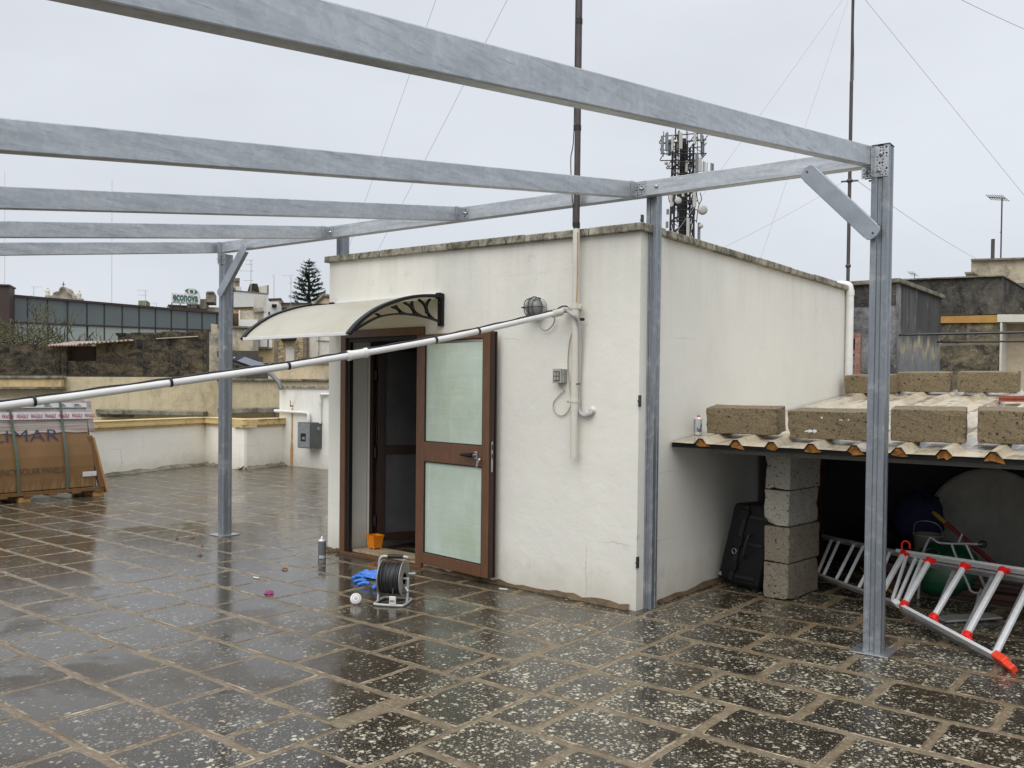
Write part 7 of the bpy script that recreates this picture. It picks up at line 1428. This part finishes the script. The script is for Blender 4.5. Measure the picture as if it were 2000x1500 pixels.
# beige house behind
Yw3 = 19.; q3_ = q
q = lambda x, y, o=0.: Yp(x, y, Yw3-o)
t = thing('stained_beige_house', 'stained beige house with flat roof rising behind the blackened wall and yagi mast', 'house', tuple(q(1950, 700)*V(1,1,0)))
mb = MB(); qb(mb, 1897, 2120, (507, 501), None, 0, 5); qb(mb, 1886, 1900, 533, None, .3, 4); mb.build('wall', M['beige_top'], t)
mb = MB(); qb(mb, 1896, 2120, (505.5, 499.5), (509, 503), .08, 5.1); qb(mb, 1884, 1901, 531, 534.5, .38, 4); mb.build('capping', M['slab_edge'], t)
mb = MB(); qb(mb, 1964, 2100, (553, 551), (575, 573), .06, -.01); mb.build('window', M['office_glass'], t)
p = P(1938, 538, 18.3); mb = MB(); mb.tube([V(p[0],p[1],p[2]-.4), V(p[0],p[1],VH(1938, 467, p))], .036, 8); tag(mb.build('iron_post', M['mast']), 'short plain brown iron post beside the yagi mast', 'post')
p = P(1950, 538, 18.3); mb = MB(); mb.tube([V(p[0],p[1],p[2]-.4), V(p[0],p[1],VH(1950, 510, p))], .03, 8); mb.bar(V(p[0]-.03,p[1],VH(1950,511,p)), V(p[0]+.09,p[1],VH(1950,511,p)), .03, .03); tag(mb.build('iron_stub', M['mast']), 'stub of brown pipe clamped to the foot of the yagi mast', 'post')
# clothes rods between the roof room and the right
a = Xp(1756, 654, c_[0]+.0); b = Yp(2090, 647, 12.6); wire('clothes_rod', a, b, .0, .016, 'upper of two dark metal clothes rods fixed to the streaked grey side wall', 'clothes rods', 'steel_dark', 'rod')
a = Xp(1830, 668, c_[0]+.0); b = Yp(2090, 666, 14.2); wire('clothes_rod', a, b, .0, .014, 'lower of two dark metal clothes rods fixed to the streaked grey side wall', 'clothes rods', 'steel_dark', 'rod')

# ------------------------------------------------------------------ sky, sun, camera
w = bpy.data.worlds.new('World'); S.world = w; w.use_nodes = True; nt = w.node_tree; bg = nt.nodes['Background']; L = nt.links.new
sky = nt.nodes.new('ShaderNodeTexSky'); sky.sky_type = 'NISHITA'; sky.sun_disc = False; SE, SA = math.radians(50), math.radians(162); sky.sun_elevation = SE; sky.sun_rotation = SA
tc = nt.nodes.new('ShaderNodeTexCoord'); nz = nt.nodes.new('ShaderNodeTexNoise'); nz.inputs['Scale'].default_value = 1.7; nz.inputs['Detail'].default_value = 7; nz.inputs['Roughness'].default_value = .5
mp = nt.nodes.new('ShaderNodeMapping'); mp.inputs['Scale'].default_value = (1,1,2.6); L(tc.outputs['Generated'], mp.inputs[0]); L(mp.outputs[0], nz.inputs['Vector'])
sx = nt.nodes.new('ShaderNodeSeparateXYZ'); L(tc.outputs['Generated'], sx.inputs[0])
rp_ = nt.nodes.new('ShaderNodeValToRGB'); L(sx.outputs[2], rp_.inputs[0]); el = rp_.color_ramp.elements; HOR = (.62,.65,.70); 
while len(el) < 5: el.new(.5)
for e, (p_, k) in zip(el, ((0., 1.), (.08, 1.), (.40, 1.06), (.62, 1.5), (1., 2.05))): e.position = p_; e.color = (HOR[0]*k/4, HOR[1]*k/4, HOR[2]*k/4, 1)
cl = nt.nodes.new('ShaderNodeMapRange'); L(nz.outputs['Fac'], cl.inputs[0]); cl.inputs[1].default_value = .3; cl.inputs[2].default_value = .7; cl.inputs[3].default_value = 4*.84; cl.inputs[4].default_value = 4*1.03
mu = nt.nodes.new('ShaderNodeVectorMath'); mu.operation = 'SCALE'; L(rp_.outputs[0], mu.inputs[0]); L(cl.outputs[0], mu.inputs['Scale'])
sk = nt.nodes.new('ShaderNodeVectorMath'); sk.operation = 'SCALE'; L(sky.outputs[0], sk.inputs[0]); sk.inputs['Scale'].default_value = .06
# overcast: the clear sky shows through the cloud deck only faintly
mxr = nt.nodes.new('ShaderNodeMix'); mxr.data_type = 'RGBA'; mxr.inputs[0].default_value = .94; L(sk.outputs[0], mxr.inputs[6]); L(mu.outputs[0], mxr.inputs[7]); L(mxr.outputs[2], bg.inputs['Color']); bg.inputs['Strength'].default_value = 1.0
sd = bpy.data.lights.new('sun', 'SUN'); sd.energy = 1.5; sd.angle = math.radians(60); sd.color = (1., .96, .9); so_ = bpy.data.objects.new('sun', sd); COL.objects.link(so_)
sdir = V(math.cos(SE)*math.sin(SA), math.cos(SE)*math.cos(SA), math.sin(SE))       # towards the sun: behind the camera, a little to the right
from mathutils import Vector
so_.rotation_euler = Vector(tuple(-sdir)).to_track_quat('-Z', 'Y').to_euler(); so_.location = (0, -20, 30)
cam = bpy.data.cameras.new('camera'); co_ = bpy.data.objects.new('camera', cam); COL.objects.link(co_); S.camera = co_
cam.sensor_fit = 'HORIZONTAL'; cam.sensor_width = 36.; cam.lens = 36.*F/2000.; cam.shift_x = 0.; cam.shift_y = CY/2000.; cam.clip_start = .05; cam.clip_end = 3000
co_.matrix_world = Matrix(((RT[0],UP[0],-FWD[0],EYE[0]),(RT[1],UP[1],-FWD[1],EYE[1]),(RT[2],UP[2],-FWD[2],EYE[2]),(0,0,0,1)))
vs_ = S.view_settings; S.display_settings.display_device = 'sRGB'; vs_.view_transform = 'Standard'; vs_.look = 'None'; vs_.gamma = 1.; vs_.exposure = .30
S.render.resolution_x, S.render.resolution_y = 1024, 768; S.cycles.use_denoising = True; S.cycles.max_bounces = 8
